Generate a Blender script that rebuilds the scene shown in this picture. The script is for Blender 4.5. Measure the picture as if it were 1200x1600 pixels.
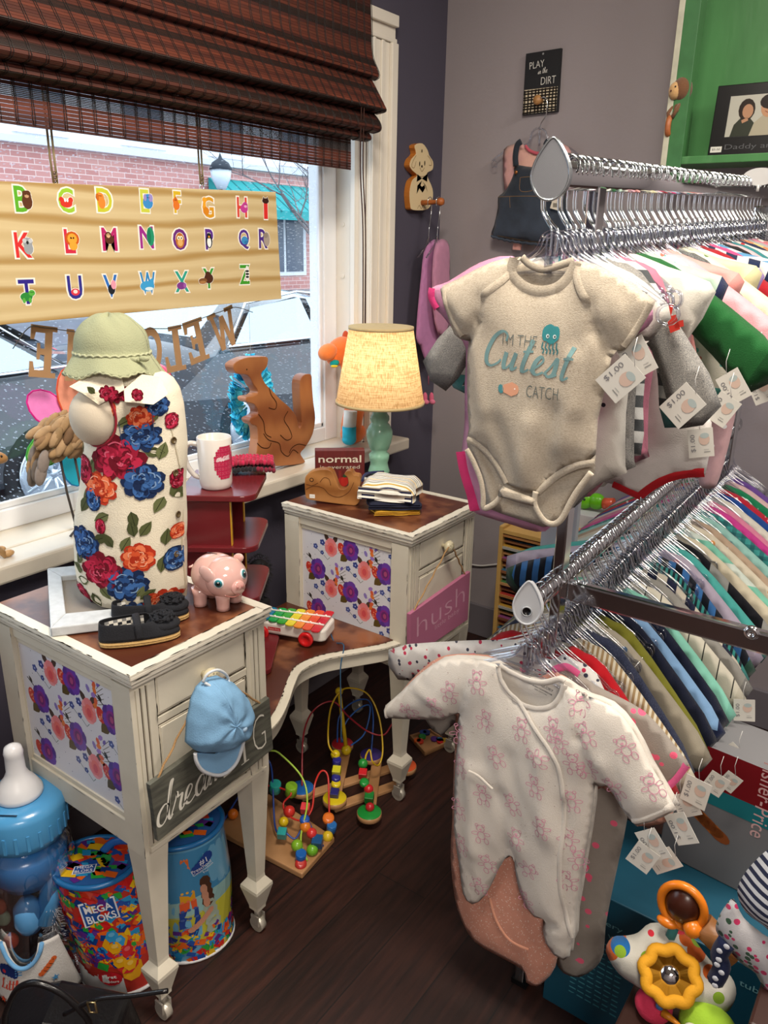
import bpy, bmesh, math, random
import numpy as np
from mathutils import Vector as V, Matrix, noise, geometry
for o in list(bpy.data.objects): bpy.data.objects.remove(o)
SC = bpy.context.scene; COL = SC.collection
PI = math.pi; R = math.radians
random.seed(7)
# ---------------------------------------------------------------- camera
F = 1235.0; CAM = V((1.51, -2.41, 1.395))
yaw, pit, rol = R(35.5), R(18.7), R(1.05)
_d = V((-math.sin(yaw)*math.cos(pit), math.cos(yaw)*math.cos(pit), -math.sin(pit)))
_r0 = V((math.cos(yaw), math.sin(yaw), 0)); _u0 = _r0.cross(_d)
_r = math.cos(rol)*_r0 + math.sin(rol)*_u0; _u = -math.sin(rol)*_r0 + math.cos(rol)*_u0
cd = bpy.data.cameras.new('camera'); co = bpy.data.objects.new('camera', cd); COL.objects.link(co)
M = Matrix((( _r.x, _u.x, -_d.x, CAM.x), (_r.y, _u.y, -_d.y, CAM.y), (_r.z, _u.z, -_d.z, CAM.z), (0, 0, 0, 1)))
co.matrix_world = M; cd.sensor_fit = 'VERTICAL'; cd.sensor_height = 36; cd.lens = F/1600*36; cd.clip_start = .02; cd.clip_end = 300
SC.camera = co
def at(px, py, x=None, y=None, z=None, pl=None):
    v = _d + _r*((px-600)/F) - _u*((py-800)/F)
    if x is not None: t = (x-CAM.x)/v.x
    elif y is not None: t = (y-CAM.y)/v.y
    elif z is not None: t = (z-CAM.z)/v.z
    else: t = (pl[0]-CAM).dot(pl[1])/v.dot(pl[1])
    return CAM + v*t
# ---------------------------------------------------------------- light and exposure
SC.view_settings.view_transform = 'Standard'; SC.view_settings.look = 'None'
SC.view_settings.gamma = 1; SC.view_settings.use_curve_mapping = False
SC.view_settings.exposure = 0.0
W = bpy.data.worlds.new('overcast_sky'); SC.world = W; W.use_nodes = True
W.node_tree.nodes['Background'].inputs[0].default_value = (.80, .90, 1.0, 1)
W.node_tree.nodes['Background'].inputs[1].default_value = 3.2
def area(name, loc, sx, sy, power, col=(1, .93, .84), rot=(0, 0, 0)):
    l = bpy.data.lights.new(name, 'AREA'); l.shape = 'RECTANGLE'; l.size = sx; l.size_y = sy; l.energy = power; l.color = col
    o = bpy.data.objects.new(name, l); COL.objects.link(o); o.location = loc; o.rotation_euler = rot
    o['kind'] = 'structure'; return o
area('ceiling_lamp', (1.15, -1.75, 2.62), .5, .5, 46, (1, .90, .77))
area('ceiling_lamp', (2.6, -3.6, 2.62), .9, .9, 58, (1, .92, .82))
area('ceiling_lamp', (2.3, -.9, 2.62), .6, .6, 42, (1, .92, .82))
# ---------------------------------------------------------------- helpers
def lin(c):
    if isinstance(c, str):
        c = c.lstrip('#'); c = [int(c[i:i+2], 16)/255 for i in (0, 2, 4)]
    return tuple((x/12.92 if x <= .04045 else ((x+.055)/1.055)**2.4) for x in c[:3]) + (1,)
def hexmix(a, b, t):
    a = a.lstrip('#'); b = b.lstrip('#')
    return '#'+''.join('%02x' % int(int(a[i:i+2], 16)*(1-t)+int(b[i:i+2], 16)*t) for i in (0, 2, 4))
_M = {}
def mat(key, col=None, rough=.6, metal=0, bump=0, bscale=200, vary=0, vscale=8, stretch=(1, 1, 1), spec=.5, coat=0, sheen=0,
        trans=0, emit=0, pattern=None, sss=0, alpha=1):
    """procedural material; col None = the mesh's own colour attribute"""
    k = (key, str(col), rough, metal, bump, bscale, vary, str(pattern))
    if k in _M: return _M[k]
    m = bpy.data.materials.new(key); _M[k] = m; m.use_nodes = True
    n = m.node_tree.nodes; L = m.node_tree.links; b = n['Principled BSDF']
    tc = n.new('ShaderNodeTexCoord'); mp = n.new('ShaderNodeMapping'); mp.inputs['Scale'].default_value = stretch
    L.new(tc.outputs['Object'], mp.inputs[0])
    if col is None:
        a = n.new('ShaderNodeAttribute'); a.attribute_name = 'Col'; src = a.outputs['Color']
    else:
        a = n.new('ShaderNodeRGB'); a.outputs[0].default_value = lin(col); src = a.outputs[0]
    def mixc(fac, A, B, mode='MIX'):
        x = n.new('ShaderNodeMix'); x.data_type = 'RGBA'; x.blend_type = mode
        if hasattr(fac, 'links'): L.new(fac, x.inputs['Factor'])
        else: x.inputs['Factor'].default_value = fac
        for s, i in ((A, 6), (B, 7)):
            if hasattr(s, 'links'): L.new(s, x.inputs[i])
            else: x.inputs[i].default_value = s
        return x.outputs[2]
    def ramp(inp, stops, const=False):
        x = n.new('ShaderNodeValToRGB'); e = x.color_ramp
        if const: e.interpolation = 'CONSTANT'
        while len(e.elements) < len(stops): e.elements.new(.5)
        for i, (p, c) in enumerate(stops):
            e.elements[i].position = p; e.elements[i].color = lin(c) if isinstance(c, str) else (c, c, c, 1)
        L.new(inp, x.inputs[0]); return x.outputs[0]
    def noi(scale, detail=3, vec=None):
        x = n.new('ShaderNodeTexNoise'); x.inputs['Scale'].default_value = scale; x.inputs['Detail'].default_value = detail
        L.new(vec or mp.outputs[0], x.inputs[0]); return x.outputs[0]
    def vor(scale, feat='F1', out='Distance', vec=None):
        x = n.new('ShaderNodeTexVoronoi'); x.inputs['Scale'].default_value = scale; x.feature = feat
        L.new(vec or mp.outputs[0], x.inputs[0]); return x.outputs[out]
    def math_(op, A, B=0.0):
        x = n.new('ShaderNodeMath'); x.operation = op
        for s, i in ((A, 0), (B, 1)):
            if hasattr(s, 'links'): L.new(s, x.inputs[i])
            else: x.inputs[i].default_value = s
        return x.outputs[0]
    if pattern:
        kind = pattern[0]
        sep = n.new('ShaderNodeSeparateXYZ'); L.new(tc.outputs['Object'], sep.inputs[0])
        if kind == 'stripe':      # axis, period, duty, colour
            ax, per, duty, c2 = pattern[1:5]
            fr = math_('FRACT', math_('MULTIPLY', sep.outputs[ax], 1.0/per))
            src = mixc(math_('LESS_THAN', fr, duty), src, lin(c2))
        elif kind == 'multi':     # axis, period, [(pos,colour)...]
            fr = math_('FRACT', math_('MULTIPLY', sep.outputs[pattern[1]], 1.0/pattern[2])); src = ramp(fr, pattern[3], True)
        elif kind == 'dots':      # scale, radius, colours
            vx = n.new('ShaderNodeMapping'); vx.inputs['Scale'].default_value = (1, 0, 1); L.new(tc.outputs['Object'], vx.inputs[0])
            src0 = src
            for q, c2 in enumerate(pattern[3]):
                v2 = n.new('ShaderNodeMapping'); v2.inputs['Location'].default_value = (q*.37, 0, q*.53); L.new(vx.outputs[0], v2.inputs[0])
                d = vor(pattern[1], vec=v2.outputs[0]); src0 = mixc(math_('LESS_THAN', d, pattern[2]), src0, lin(c2))
            src = src0
        elif kind == 'plaid':
            per, c2 = pattern[1:3]
            for ax in (0, 2):
                fr = math_('FRACT', math_('MULTIPLY', sep.outputs[ax], 1.0/per))
                src = mixc(math_('MULTIPLY', math_('LESS_THAN', fr, .45), .55), src, lin(c2))
        elif kind == 'wood':      # light, dark, ring scale
            c1, c2, sc = pattern[1:4]
            w = n.new('ShaderNodeTexWave'); w.inputs['Scale'].default_value = sc; w.inputs['Distortion'].default_value = 5; w.inputs['Detail'].default_value = 3
            w.inputs['Detail Scale'].default_value = 1.2; w.bands_direction = pattern[4] if len(pattern) > 4 else 'Z'
            L.new(mp.outputs[0], w.inputs[0]); src = mixc(ramp(w.outputs[0], [(.0, 1.0), (.22, .12), (.6, 0.0), (1.0, .35)]) if len(pattern) > 5 else w.outputs[0], lin(c1), lin(c2))
        elif kind == 'blotch':    # colour2, scale, low, high
            f = ramp(noi(pattern[2], 6), [(pattern[3], 0.0), (pattern[4], 1.0)]); src = mixc(f, src, lin(pattern[1]))
        elif kind == 'heather':
            f = noi(900, 2); src = mixc(ramp(f, [(.35, 0.0), (.65, 1.0)]), src, lin(pattern[1]))
    if vary:
        f = ramp(noi(vscale, 5), [(.3, 1-vary), (.7, 1.0+0*vary)])
        src = mixc(1.0, src, f, 'MULTIPLY')
    L.new(src, b.inputs['Base Color'])
    b.inputs['Roughness'].default_value = rough; b.inputs['Metallic'].default_value = metal
    b.inputs['Specular IOR Level'].default_value = spec; b.inputs['Coat Weight'].default_value = coat
    b.inputs['Sheen Weight'].default_value = sheen; b.inputs['Transmission Weight'].default_value = trans
    b.inputs['Subsurface Weight'].default_value = sss
    if emit: L.new(src, b.inputs['Emission Color']); b.inputs['Emission Strength'].default_value = emit
    if bump:
        x = n.new('ShaderNodeBump'); x.inputs['Strength'].default_value = bump; x.inputs['Distance'].default_value = .002
        L.new(noi(bscale, 4), x.inputs['Height']); L.new(x.outputs[0], b.inputs['Normal'])
    return m
FAB = lambda: mat('fabric', None, .92, bump=.35, bscale=700, vary=.10, vscale=60, sheen=.1, spec=.15)
PLA = lambda: mat('glossy_paint', None, .28, spec=.5)
MATT = lambda: mat('matt_paint', None, .7, spec=.3, vary=.06, vscale=30)
PRINT = lambda: mat('ink', None, .8, spec=.15)
WOODV = lambda: mat('toy_wood', None, .45, bump=.15, bscale=60, vary=.14, vscale=30, stretch=(1, 1, 6))
CHROME = lambda: mat('chrome', '#d9dde0', .09, 1)
def clear_plastic():
    if 'clear' in _M: return _M['clear']
    m = bpy.data.materials.new('clear_plastic'); _M['clear'] = m; m.use_nodes = True; n = m.node_tree.nodes; L = m.node_tree.links; n.clear()
    o = n.new('ShaderNodeOutputMaterial'); t = n.new('ShaderNodeBsdfTransparent'); g = n.new('ShaderNodeBsdfGlossy'); x = n.new('ShaderNodeMixShader')
    g.inputs['Roughness'].default_value = .08; g.inputs['Color'].default_value = (1, 1, 1, 1); t.inputs[0].default_value = (.86, .88, .93, 1)
    lw = n.new('ShaderNodeLayerWeight'); lw.inputs[0].default_value = .45; L.new(lw.outputs['Facing'], x.inputs[0])
    L.new(t.outputs[0], x.inputs[1]); L.new(g.outputs[0], x.inputs[2]); L.new(x.outputs[0], o.inputs[0]); return m
def window_glass(name='window_glass', tint=(.93, .96, .98, 1), drops=False):
    if name in _M: return _M[name]
    m = bpy.data.materials.new(name); _M[name] = m; m.use_nodes = True; n = m.node_tree.nodes; L = m.node_tree.links; n.clear()
    o = n.new('ShaderNodeOutputMaterial'); t = n.new('ShaderNodeBsdfTransparent'); g = n.new('ShaderNodeBsdfGlossy'); x = n.new('ShaderNodeMixShader')
    g.inputs['Roughness'].default_value = .02; t.inputs[0].default_value = tint
    lw = n.new('ShaderNodeLayerWeight'); lw.inputs[0].default_value = .5; pw_ = n.new('ShaderNodeMath'); pw_.operation = 'POWER'; pw_.inputs[1].default_value = 4; L.new(lw.outputs['Facing'], pw_.inputs[0])
    ml = n.new('ShaderNodeMath'); ml.operation = 'MULTIPLY_ADD'; ml.inputs[1].default_value = .6; ml.inputs[2].default_value = .025; L.new(pw_.outputs[0], ml.inputs[0]); L.new(ml.outputs[0], x.inputs[0]); L.new(t.outputs[0], x.inputs[1]); L.new(g.outputs[0], x.inputs[2]); out = x.outputs[0]
    if drops:
        tc = n.new('ShaderNodeTexCoord'); mp = n.new('ShaderNodeMapping'); mp.inputs['Scale'].default_value = (0, 1, 1); L.new(tc.outputs['Object'], mp.inputs[0])
        v = n.new('ShaderNodeTexVoronoi'); v.inputs['Scale'].default_value = 130; L.new(mp.outputs[0], v.inputs[0])
        lt = n.new('ShaderNodeMath'); lt.operation = 'LESS_THAN'; lt.inputs[1].default_value = .17; L.new(v.outputs[0], lt.inputs[0])
        df = n.new('ShaderNodeBsdfTranslucent'); df.inputs[0].default_value = (.75, .82, .9, 1)
        mu = n.new('ShaderNodeMath'); mu.operation = 'MULTIPLY'; mu.inputs[1].default_value = .38; L.new(lt.outputs[0], mu.inputs[0])
        y = n.new('ShaderNodeMixShader'); L.new(mu.outputs[0], y.inputs[0]); L.new(out, y.inputs[1]); L.new(df.outputs[0], y.inputs[2]); out = y.outputs[0]
    L.new(out, o.inputs[0]); return m
def basis(n, up=V((0, 0, 1))):
    n = V(n).normalized(); u = up.cross(n)
    if u.length < 1e-4: u = V((1, 0, 0))
    u.normalize(); return u, n.cross(u), n
class MB:
    """collects shapes with a colour per face; build() links them as one mesh object"""
    def __init__(s): s.v = []; s.f = []; s.c = []; s.m = []; s.sm = []
    def add(s, vs, fs, c='#cccccc', m=0, smooth=False):
        o = len(s.v); s.v += [tuple(p) for p in vs]
        for f in fs: s.f.append([i+o for i in f]); s.c.append(c); s.m.append(m); s.sm.append(smooth)
        return s
    def box(s, c, d, col='#cccccc', rot=None, m=0, taper=1):
        x, y, z = [a/2 for a in d]; vs = []
        for sz in (-1, 1):
            k = taper if sz < 0 else 1
            for sx, sy in ((-1, -1), (1, -1), (1, 1), (-1, 1)): vs.append(V((sx*x*k, sy*y*k, sz*z)))
        if rot is not None: vs = [rot @ p for p in vs]
        vs = [p+V(c) for p in vs]
        return s.add(vs, [(3, 2, 1, 0), (4, 5, 6, 7), (0, 1, 5, 4), (1, 2, 6, 5), (2, 3, 7, 6), (3, 0, 4, 7)], col, m)
    def b2(s, a, b, col='#cccccc', m=0):
        return s.box([(p+q)/2 for p, q in zip(a, b)], [abs(q-p) for p, q in zip(a, b)], col, m=m)
    def lathe(s, prof, c=(0, 0, 0), ax=(0, 0, 1), col='#cccccc', n=24, m=0, sx=1, sy=1, smooth=True, cols=None):
        u, w, a = basis(ax, V((0, 0, 1)) if abs(V(ax).normalized().z) < .99 else V((0, 1, 0))); c = V(c); vs = []; fs = []
        for (r, h) in prof:
            for i in range(n):
                t = 2*PI*i/n; vs.append(c + u*(r*math.cos(t)*sx) + w*(r*math.sin(t)*sy) + a*h)
        for j in range(len(prof)-1):
            row = [(j*n+i, j*n+(i+1) % n, (j+1)*n+(i+1) % n, (j+1)*n+i) for i in range(n)]
            if cols: s.add([], [], col); o = 0
            fs.append(row)
        base = len(s.v); s.v += [tuple(p) for p in vs]
        for j, row in enumerate(fs):
            for f in row: s.f.append([i+base for i in f]); s.c.append(cols[j] if cols else col); s.m.append(m); s.sm.append(smooth)
        for j, fl in ((0, True), (len(prof)-1, False)):
            if prof[j][0] > 1e-5:
                f = [base+j*n+i for i in range(n)]
                s.f.append(f[::-1] if fl else f); s.c.append(cols[min(j, len(cols)-1)] if cols else col); s.m.append(m); s.sm.append(False)
        return s
    def cyl(s, a, b, r, col='#cccccc', n=16, r2=None, m=0):
        a = V(a); b = V(b); L = (b-a).length
        return s.lathe([(r, 0), (r2 if r2 is not None else r, L)], a, b-a, col, n, m)
    def ball(s, c, r, col='#cccccc', n=16, k=10, m=0, rot=None):
        if not hasattr(r, '__len__'): r = (r, r, r)
        vs = []; fs = []
        for j in range(k+1):
            p = PI*j/k
            for i in range(n):
                t = 2*PI*i/n; q = V((r[0]*math.sin(p)*math.cos(t), r[1]*math.sin(p)*math.sin(t), r[2]*math.cos(p)))
                if rot is not None: q = rot @ q
                vs.append(q+V(c))
        for j in range(k):
            for i in range(n): fs.append((j*n+i, (j+1)*n+i, (j+1)*n+(i+1) % n, j*n+(i+1) % n))
        return s.add(vs, fs, col, m, True)
    def tube(s, path, r, col='#cccccc', n=8, m=0, closed=False, rs=None, flat=1, nrm=None):
        P = [V(p) for p in path]; N = len(P); vs = []; fs = []; pu = None
        for i in range(N):
            if closed: t = P[(i+1) % N]-P[i-1]
            else: t = P[min(i+1, N-1)]-P[max(i-1, 0)]
            if t.length < 1e-9: t = V((0, 0, 1))
            t.normalize()
            if nrm is not None: u = V(nrm) - t*V(nrm).dot(t); u.normalize()
            elif pu is None: u = basis(t)[0]
            else:
                u = pu - t*pu.dot(t); u.normalize()
            pu = u; w = t.cross(u); rr = rs[i] if rs else r
            for k in range(n):
                a = 2*PI*k/n; vs.append(P[i]+u*(rr*flat*math.cos(a))+w*(rr*math.sin(a)))
        for i in range(N if closed else N-1):
            j = (i+1) % N
            for k in range(n): fs.append((i*n+k, i*n+(k+1) % n, j*n+(k+1) % n, j*n+k))
        s.add(vs, fs, col, m, True)
        if not closed:
            b = len(s.v)-len(vs)
            for f in ([b+k for k in range(n)][::-1], [b+(N-1)*n+k for k in range(n)]): s.f.append(f); s.c.append(col); s.m.append(m); s.sm.append(False)
        return s
    def prism(s, pts, off, col='#cccccc', m=0, side=None):
        """pts: 3D outline; off: vector of the thickness"""
        pts = [V(p) for p in pts]; off = V(off); n = len(pts)
        nn = V((0, 0, 0))
        for i in range(n): nn += pts[i].cross(pts[(i+1) % n])
        if nn.dot(off) < 0: pts = pts[::-1]
        base = len(s.v); s.v += [tuple(p) for p in pts]+[tuple(p+off) for p in pts]
        s.f += [[base+i for i in range(n)][::-1], [base+n+i for i in range(n)]]; s.c += [col, col]; s.m += [m, m]; s.sm += [False, False]
        for i in range(n):
            j = (i+1) % n; s.f.append([base+i, base+j, base+n+j, base+n+i]); s.c.append(side or col); s.m.append(m); s.sm.append(False)
        return s
    def grid(s, fn, nu, nv, col='#cccccc', m=0, smooth=True, cu=False, thick=0):
        vs = [fn(i/nu, j/nv) for j in range(nv+1) for i in range(nu+1)]; w = nu+1
        fs = [(j*w+i, j*w+i+1, (j+1)*w+i+1, (j+1)*w+i) for j in range(nv) for i in range(nu)]
        return s.add(vs, fs, col, m, smooth)
    def build(s, name, mats, parent=None, bevel=0, loc=None, subsurf=0, solid=0, seg=2, autos=False, weld=False):
        me = bpy.data.meshes.new(name); me.from_pydata(s.v, [], s.f)
        if not isinstance(mats, (list, tuple)): mats = [mats]
        for m in mats: me.materials.append(m)
        at_ = me.color_attributes.new('Col', 'FLOAT_COLOR', 'CORNER'); cache = {}
        buf = []
        for f, c in zip(s.f, s.c):
            if c not in cache: cache[c] = lin(c)
            buf += list(cache[c])*len(f)
        at_.data.foreach_set('color', buf)
        me.polygons.foreach_set('material_index', s.m); me.polygons.foreach_set('use_smooth', s.sm); me.validate(); me.update()
        o = bpy.data.objects.new(name, me); COL.objects.link(o)
        if parent is not None: o.parent = parent
        if loc is not None: o.location = loc
        if weld: w = o.modifiers.new('w', 'WELD'); w.merge_threshold = 1e-5
        if bevel:
            b = o.modifiers.new('bevel', 'BEVEL'); b.width = bevel; b.segments = seg; b.limit_method = 'ANGLE'; b.angle_limit = R(40)
        if solid: b = o.modifiers.new('solid', 'SOLIDIFY'); b.thickness = solid
        if subsurf: b = o.modifiers.new('sub', 'SUBSURF'); b.levels = subsurf; b.render_levels = subsurf
        return o
def tag(o, label=None, cat=None, group=None, kind=None):
    if label: o['label'] = label
    if cat: o['category'] = cat
    if group: o['group'] = group
    if kind: o['kind'] = kind
    return o
def thing(name, label, cat, loc=(0, 0, 0), rz=0, group=None):
    o = bpy.data.objects.new(name, None); COL.objects.link(o); o.location = loc; o.rotation_euler = (0, 0, rz); o.empty_display_size = .05
    return tag(o, label, cat, group)
def struct(name, mb, m, **k): return tag(mb.build(name, m, **k), kind='structure')
def dup(root, loc, rz=None, label=None, group=None):
    r = root.copy(); COL.objects.link(r); r.location = loc
    if rz is not None: r.rotation_euler = (0, 0, rz)
    if label: r['label'] = label
    if group: r['group'] = group
    for ch in list(root.children):
        c = ch.copy(); COL.objects.link(c); c.parent = r
        for g in list(ch.children):
            d = g.copy(); COL.objects.link(d); d.parent = c
    return r
def catmull(P, n=8, closed=False):
    P = [V(p) for p in P]; out = []; N = len(P)
    for i in range(N if closed else N-1):
        if closed: a, b, c, d = P[i-1], P[i], P[(i+1) % N], P[(i+2) % N]
        else: a, b, c, d = P[max(i-1, 0)], P[i], P[i+1], P[min(i+2, N-1)]
        for k in range(n):
            t = k/n; out.append(.5*((2*b)+(c-a)*t+(2*a-5*b+4*c-d)*t*t+(3*b-a-3*c+d)*t**3))
    if not closed: out.append(P[-1])
    return out
# ---- flat printing on any surface: fn(u, v) -> (point, normal)
def plane_map(o, u, v):
    o, u, v = V(o), V(u).normalized(), V(v).normalized(); n = u.cross(v)
    return lambda a, b: (o+u*a+v*b, n)
_tx = {}
def text_mesh(txt, bold=0):
    if (txt, bold) in _tx: return _tx[(txt, bold)]
    c = bpy.data.curves.new('t', 'FONT'); c.body = txt; c.size = 1; c.align_x = 'CENTER'; c.align_y = 'CENTER'; c.resolution_u = 3; c.offset = bold
    o = bpy.data.objects.new('t', c); COL.objects.link(o); dg = bpy.context.evaluated_depsgraph_get()
    me = bpy.data.meshes.new_from_object(o.evaluated_get(dg)); vs = [(p.co.x, p.co.y) for p in me.vertices]; fs = [list(p.vertices) for p in me.polygons]
    bpy.data.objects.remove(o); bpy.data.curves.remove(c); bpy.data.meshes.remove(me)
    xs = [p[0] for p in vs]; ys = [p[1] for p in vs]
    cx = (max(xs)+min(xs))/2; cyy = (max(ys)+min(ys))/2
    vs = [(x-cx, y-cyy) for x, y in vs]; _tx[(txt, bold)] = (vs, fs, max(xs)-min(xs), max(ys)-min(ys)); return _tx[(txt, bold)]
class Ink:
    def __init__(s, fn, base=.0006, step=.00006, mb=None): s.fn = fn; s.mb = mb or MB(); s.base = base; s.step = step; s.k = 0
    def P(s, u, v, l):
        p, n = s.fn(u, v); return V(p)+V(n)*(s.base+s.step*l)
    def poly(s, pts, c, l=0):
        vs = [s.P(u, v, l) for u, v in pts]; a = sum(pts[i][0]*pts[(i+1) % len(pts)][1]-pts[(i+1) % len(pts)][0]*pts[i][1] for i in range(len(pts)))
        idx = list(range(len(pts)))
        s.mb.add(vs, [idx if a > 0 else idx[::-1]], c)
    def ell(s, u, v, ru, rv=None, c='#000000', l=0, rot=0, n=12):
        rv = ru if rv is None else rv; cr, sr = math.cos(rot), math.sin(rot)
        s.poly([(u+ru*math.cos(t)*cr-rv*math.sin(t)*sr, v+ru*math.cos(t)*sr+rv*math.sin(t)*cr) for t in [2*PI*i/n for i in range(n)]], c, l)
    def leaf(s, u, v, L, w, rot, c, l=0, vein=None):
        cr, sr = math.cos(rot), math.sin(rot); pts = []
        for t in (0, .25, .5, .75): pts.append((t*L, w*math.sin(PI*t**.8)))
        for t in (1, .75, .5, .25): pts.append((t*L, -w*math.sin(PI*t**.8)))
        s.poly([(u+a*cr-b*sr, v+a*sr+b*cr) for a, b in pts], c, l)
        if vein: s.stroke([(u, v), (u+L*.85*cr, v+L*.85*sr)], w*.12, vein, l+1)
    def stroke(s, path, w, c, l=0, ws=None):
        P = [V((a, b, 0)) for a, b in path]; n = len(P); vs = []
        for i in range(n):
            t = P[min(i+1, n-1)]-P[max(i-1, 0)]
            if t.length < 1e-9: t = V((1, 0, 0))
            t.normalize(); q = V((-t.y, t.x, 0))*((ws[i] if ws else w)/2)
            vs += [s.P((P[i]+q).x, (P[i]+q).y, l), s.P((P[i]-q).x, (P[i]-q).y, l)]
        s.mb.add(vs, [(2*i+1, 2*i+3, 2*i+2, 2*i) for i in range(n-1)], c)
    def curve(s, path, w, c, l=0, n=6, closed=False, ws=None):
        pts = [(p.x, p.y) for p in catmull([(a, b, 0) for a, b in path], n, closed)]
        if closed: pts.append(pts[0])
        s.stroke(pts, w, c, l)
    def text(s, txt, u, v, h, c, l=0, w=None, rot=0, shear=0, bold=0, mirror=False):
        vs, fs, tw, th = text_mesh(txt, bold); k = h/th; kx = (w/tw) if w else k
        if mirror: kx = -kx
        cr, sr = math.cos(rot), math.sin(rot); out = []
        for x, y in vs:
            x = x*kx+y*k*shear; y *= k; out.append(s.P(u+x*cr-y*sr, v+x*sr+y*cr, l))
        s.mb.add(out, [f[::-1] for f in fs] if mirror else fs, c)
    def script(s, txt, u, v, h, c, wd=.06, l=0, rot=0, heavy=1.0, sp=0):
        """joined handwriting drawn as a brush line; h = x-height"""
        x = 0; allp = []
        for ch in txt:
            g = GLY.get(ch)
            if g is None: x += .5; continue
            adv, strokes = g
            for st in strokes: allp.append([(x+a+b*.22, b) for a, b in st])
            x += adv+sp
        W = x; cr, sr = math.cos(rot), math.sin(rot)
        for st in allp:
            q = [(p.x, p.y) for p in catmull([(a, b, 0) for a, b in st], 5)]; ws = []
            for i in range(len(q)):
                a = q[max(i-1, 0)]; b = q[min(i+1, len(q)-1)]; dy = b[1]-a[1]; L = math.hypot(b[0]-a[0], dy)+1e-9
                ws.append(h*wd*(1+heavy*max(0, -dy/L)))
            s.stroke([(u+((a-W/2)*cr-b*sr)*h, v+((a-W/2)*sr+b*cr)*h) for a, b in q], 0, c, l, ws)
    def build(s, name, m, parent=None): return s.mb.build(name, m, parent)
GLY = {
 'd': (.95, [[(.72, .85), (.45, 1), (.12, .7), (.1, .2), (.35, 0), (.62, .25), (.78, 1.0)], [(.7, .6), (.85, 1.6), (.95, 2.0), (.8, 1.9), (.7, 1.0), (.72, .3), (.85, 0), (1.0, .15)]]),
 'r': (.75, [[(-.05, .1), (.2, .8), (.25, 1.15), (.35, .85), (.6, .85), (.5, .3), (.6, 0), (.8, .15)]]),
 'e': (.7, [[(-.05, .15), (.3, .45), (.5, .8), (.32, 1), (.12, .7), (.12, .2), (.4, 0), (.72, .2)]]),
 'a': (.9, [[(.65, .8), (.4, 1), (.1, .65), (.12, .15), (.35, 0), (.6, .4), (.68, .95)], [(.68, .95), (.62, .3), (.72, 0), (.92, .15)]]),
 'm': (1.35, [[(-.05, .15), (.15, .9), (.15, 0)], [(.15, .1), (.3, .75), (.5, .95), (.55, .6), (.5, 0)], [(.52, .1), (.68, .75), (.9, .95), (.98, .6), (.95, .2), (1.1, 0), (1.3, .15)]]),
 'C': (1.1, [[(1.0, 1.5), (.95, 1.85), (.6, 2.0), (.2, 1.6), (.05, .8), (.2, .2), (.55, 0), (.9, .2), (1.05, .45)]]),
 'u': (.9, [[(0, .9), (.05, .3), (.2, 0), (.45, .25), (.6, .95)], [(.6, .95), (.57, .3), (.68, 0), (.9, .2)]]),
 't': (.6, [[(.25, 1.8), (.18, .4), (.3, 0), (.6, .2)], [(-.05, 1.1), (.5, 1.2)]]),
 's': (.65, [[(-.05, .1), (.2, .6), (.35, 1.05), (.45, .6), (.45, .15), (.2, 0), (.05, .15)], [(.2, .02), (.45, .05), (.65, .2)]]),
 'i': (.45, [[(-.05, .1), (.15, .9), (.12, .2), (.25, 0), (.45, .15)], [(.2, 1.3), (.22, 1.38)]]),
 'n': (.9, [[(-.05, .15), (.12, .9), (.12, 0)], [(.12, .1), (.3, .8), (.5, .95), (.56, .5), (.6, 0), (.85, .15)]]),
 'h': (.9, [[(-.05, .1), (.3, 1.3), (.35, 1.9), (.2, 1.9), (.12, 1), (.12, 0)], [(.12, .1), (.32, .85), (.5, .9), (.55, .4), (.62, 0), (.85, .15)]]),
 'l': (.5, [[(-.05, .1), (.3, 1.2), (.35, 1.9), (.2, 1.9), (.12, 1), (.15, .2), (.3, 0), (.5, .15)]]),
 'b': (.8, [[(-.05, .1), (.3, 1.2), (.35, 1.9), (.2, 1.9), (.1, 1), (.12, .1), (.4, 0), (.55, .4), (.4, .8), (.2, .6)]]),
 'y': (.85, [[(0, .9), (.05, .4), (.25, .1), (.55, .9)], [(.55, .95), (.5, -.2), (.3, -.8), (.1, -.6), (.4, -.1), (.8, .15)]]),
 'L': (.9, [[(.5, 1.7), (.45, 1.95), (.25, 1.8), (.3, .8), (.1, .05), (.05, .15), (.3, .1), (.8, .05)]]),
 'o': (.8, [[(.4, 1), (.1, .7), (.12, .15), (.35, 0), (.58, .4), (.45, .95), (.8, .85)]]),
}
def tr(pts, **k): return [at(p[0], p[1], **k) for p in pts]
# ================================================================ the setting
HW = 2.66
WL = mat('slate_wall', '#4e4a58', .85, bump=.2, bscale=120, vary=.05, vscale=3, spec=.25)
WB = mat('lilac_wall', '#978f92', .85, bump=.2, bscale=120, vary=.03, vscale=3, spec=.25)
TRIM = mat('white_trim', '#e6dfd2', .4, vary=.05, vscale=10, spec=.4)
VINYL = mat('window_vinyl', '#e9ebee', .35)
y0, y1 = -2.75, -.415; z0, z1 = .79, 1.94          # window opening
b = MB(); b.b2((-.2, -4.3, 0), (0, y0, HW)); b.b2((-.2, y1, 0), (0, 0, HW)); b.b2((-.2, y0, 0), (0, y1, z0-.04)); b.b2((-.2, y0, z1), (0, y1, HW)); struct('wall_left', b, WL)
b = MB(); b.b2((-.2, 0, 0), (4, .12, HW)); struct('wall_back', b, WB)
b = MB(); b.b2((3.6, -4.3, 0), (3.75, 0, HW)); struct('wall_right', b, WB)
b = MB(); b.b2((-.2, -4.42, 0), (3.75, -4.3, HW)); struct('wall_front', b, WB)
b = MB(); b.b2((-.2, -4.42, HW), (3.75, .12, HW+.1)); struct('ceiling', b, mat('white_ceiling', '#dcd8d0', .9))
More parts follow.
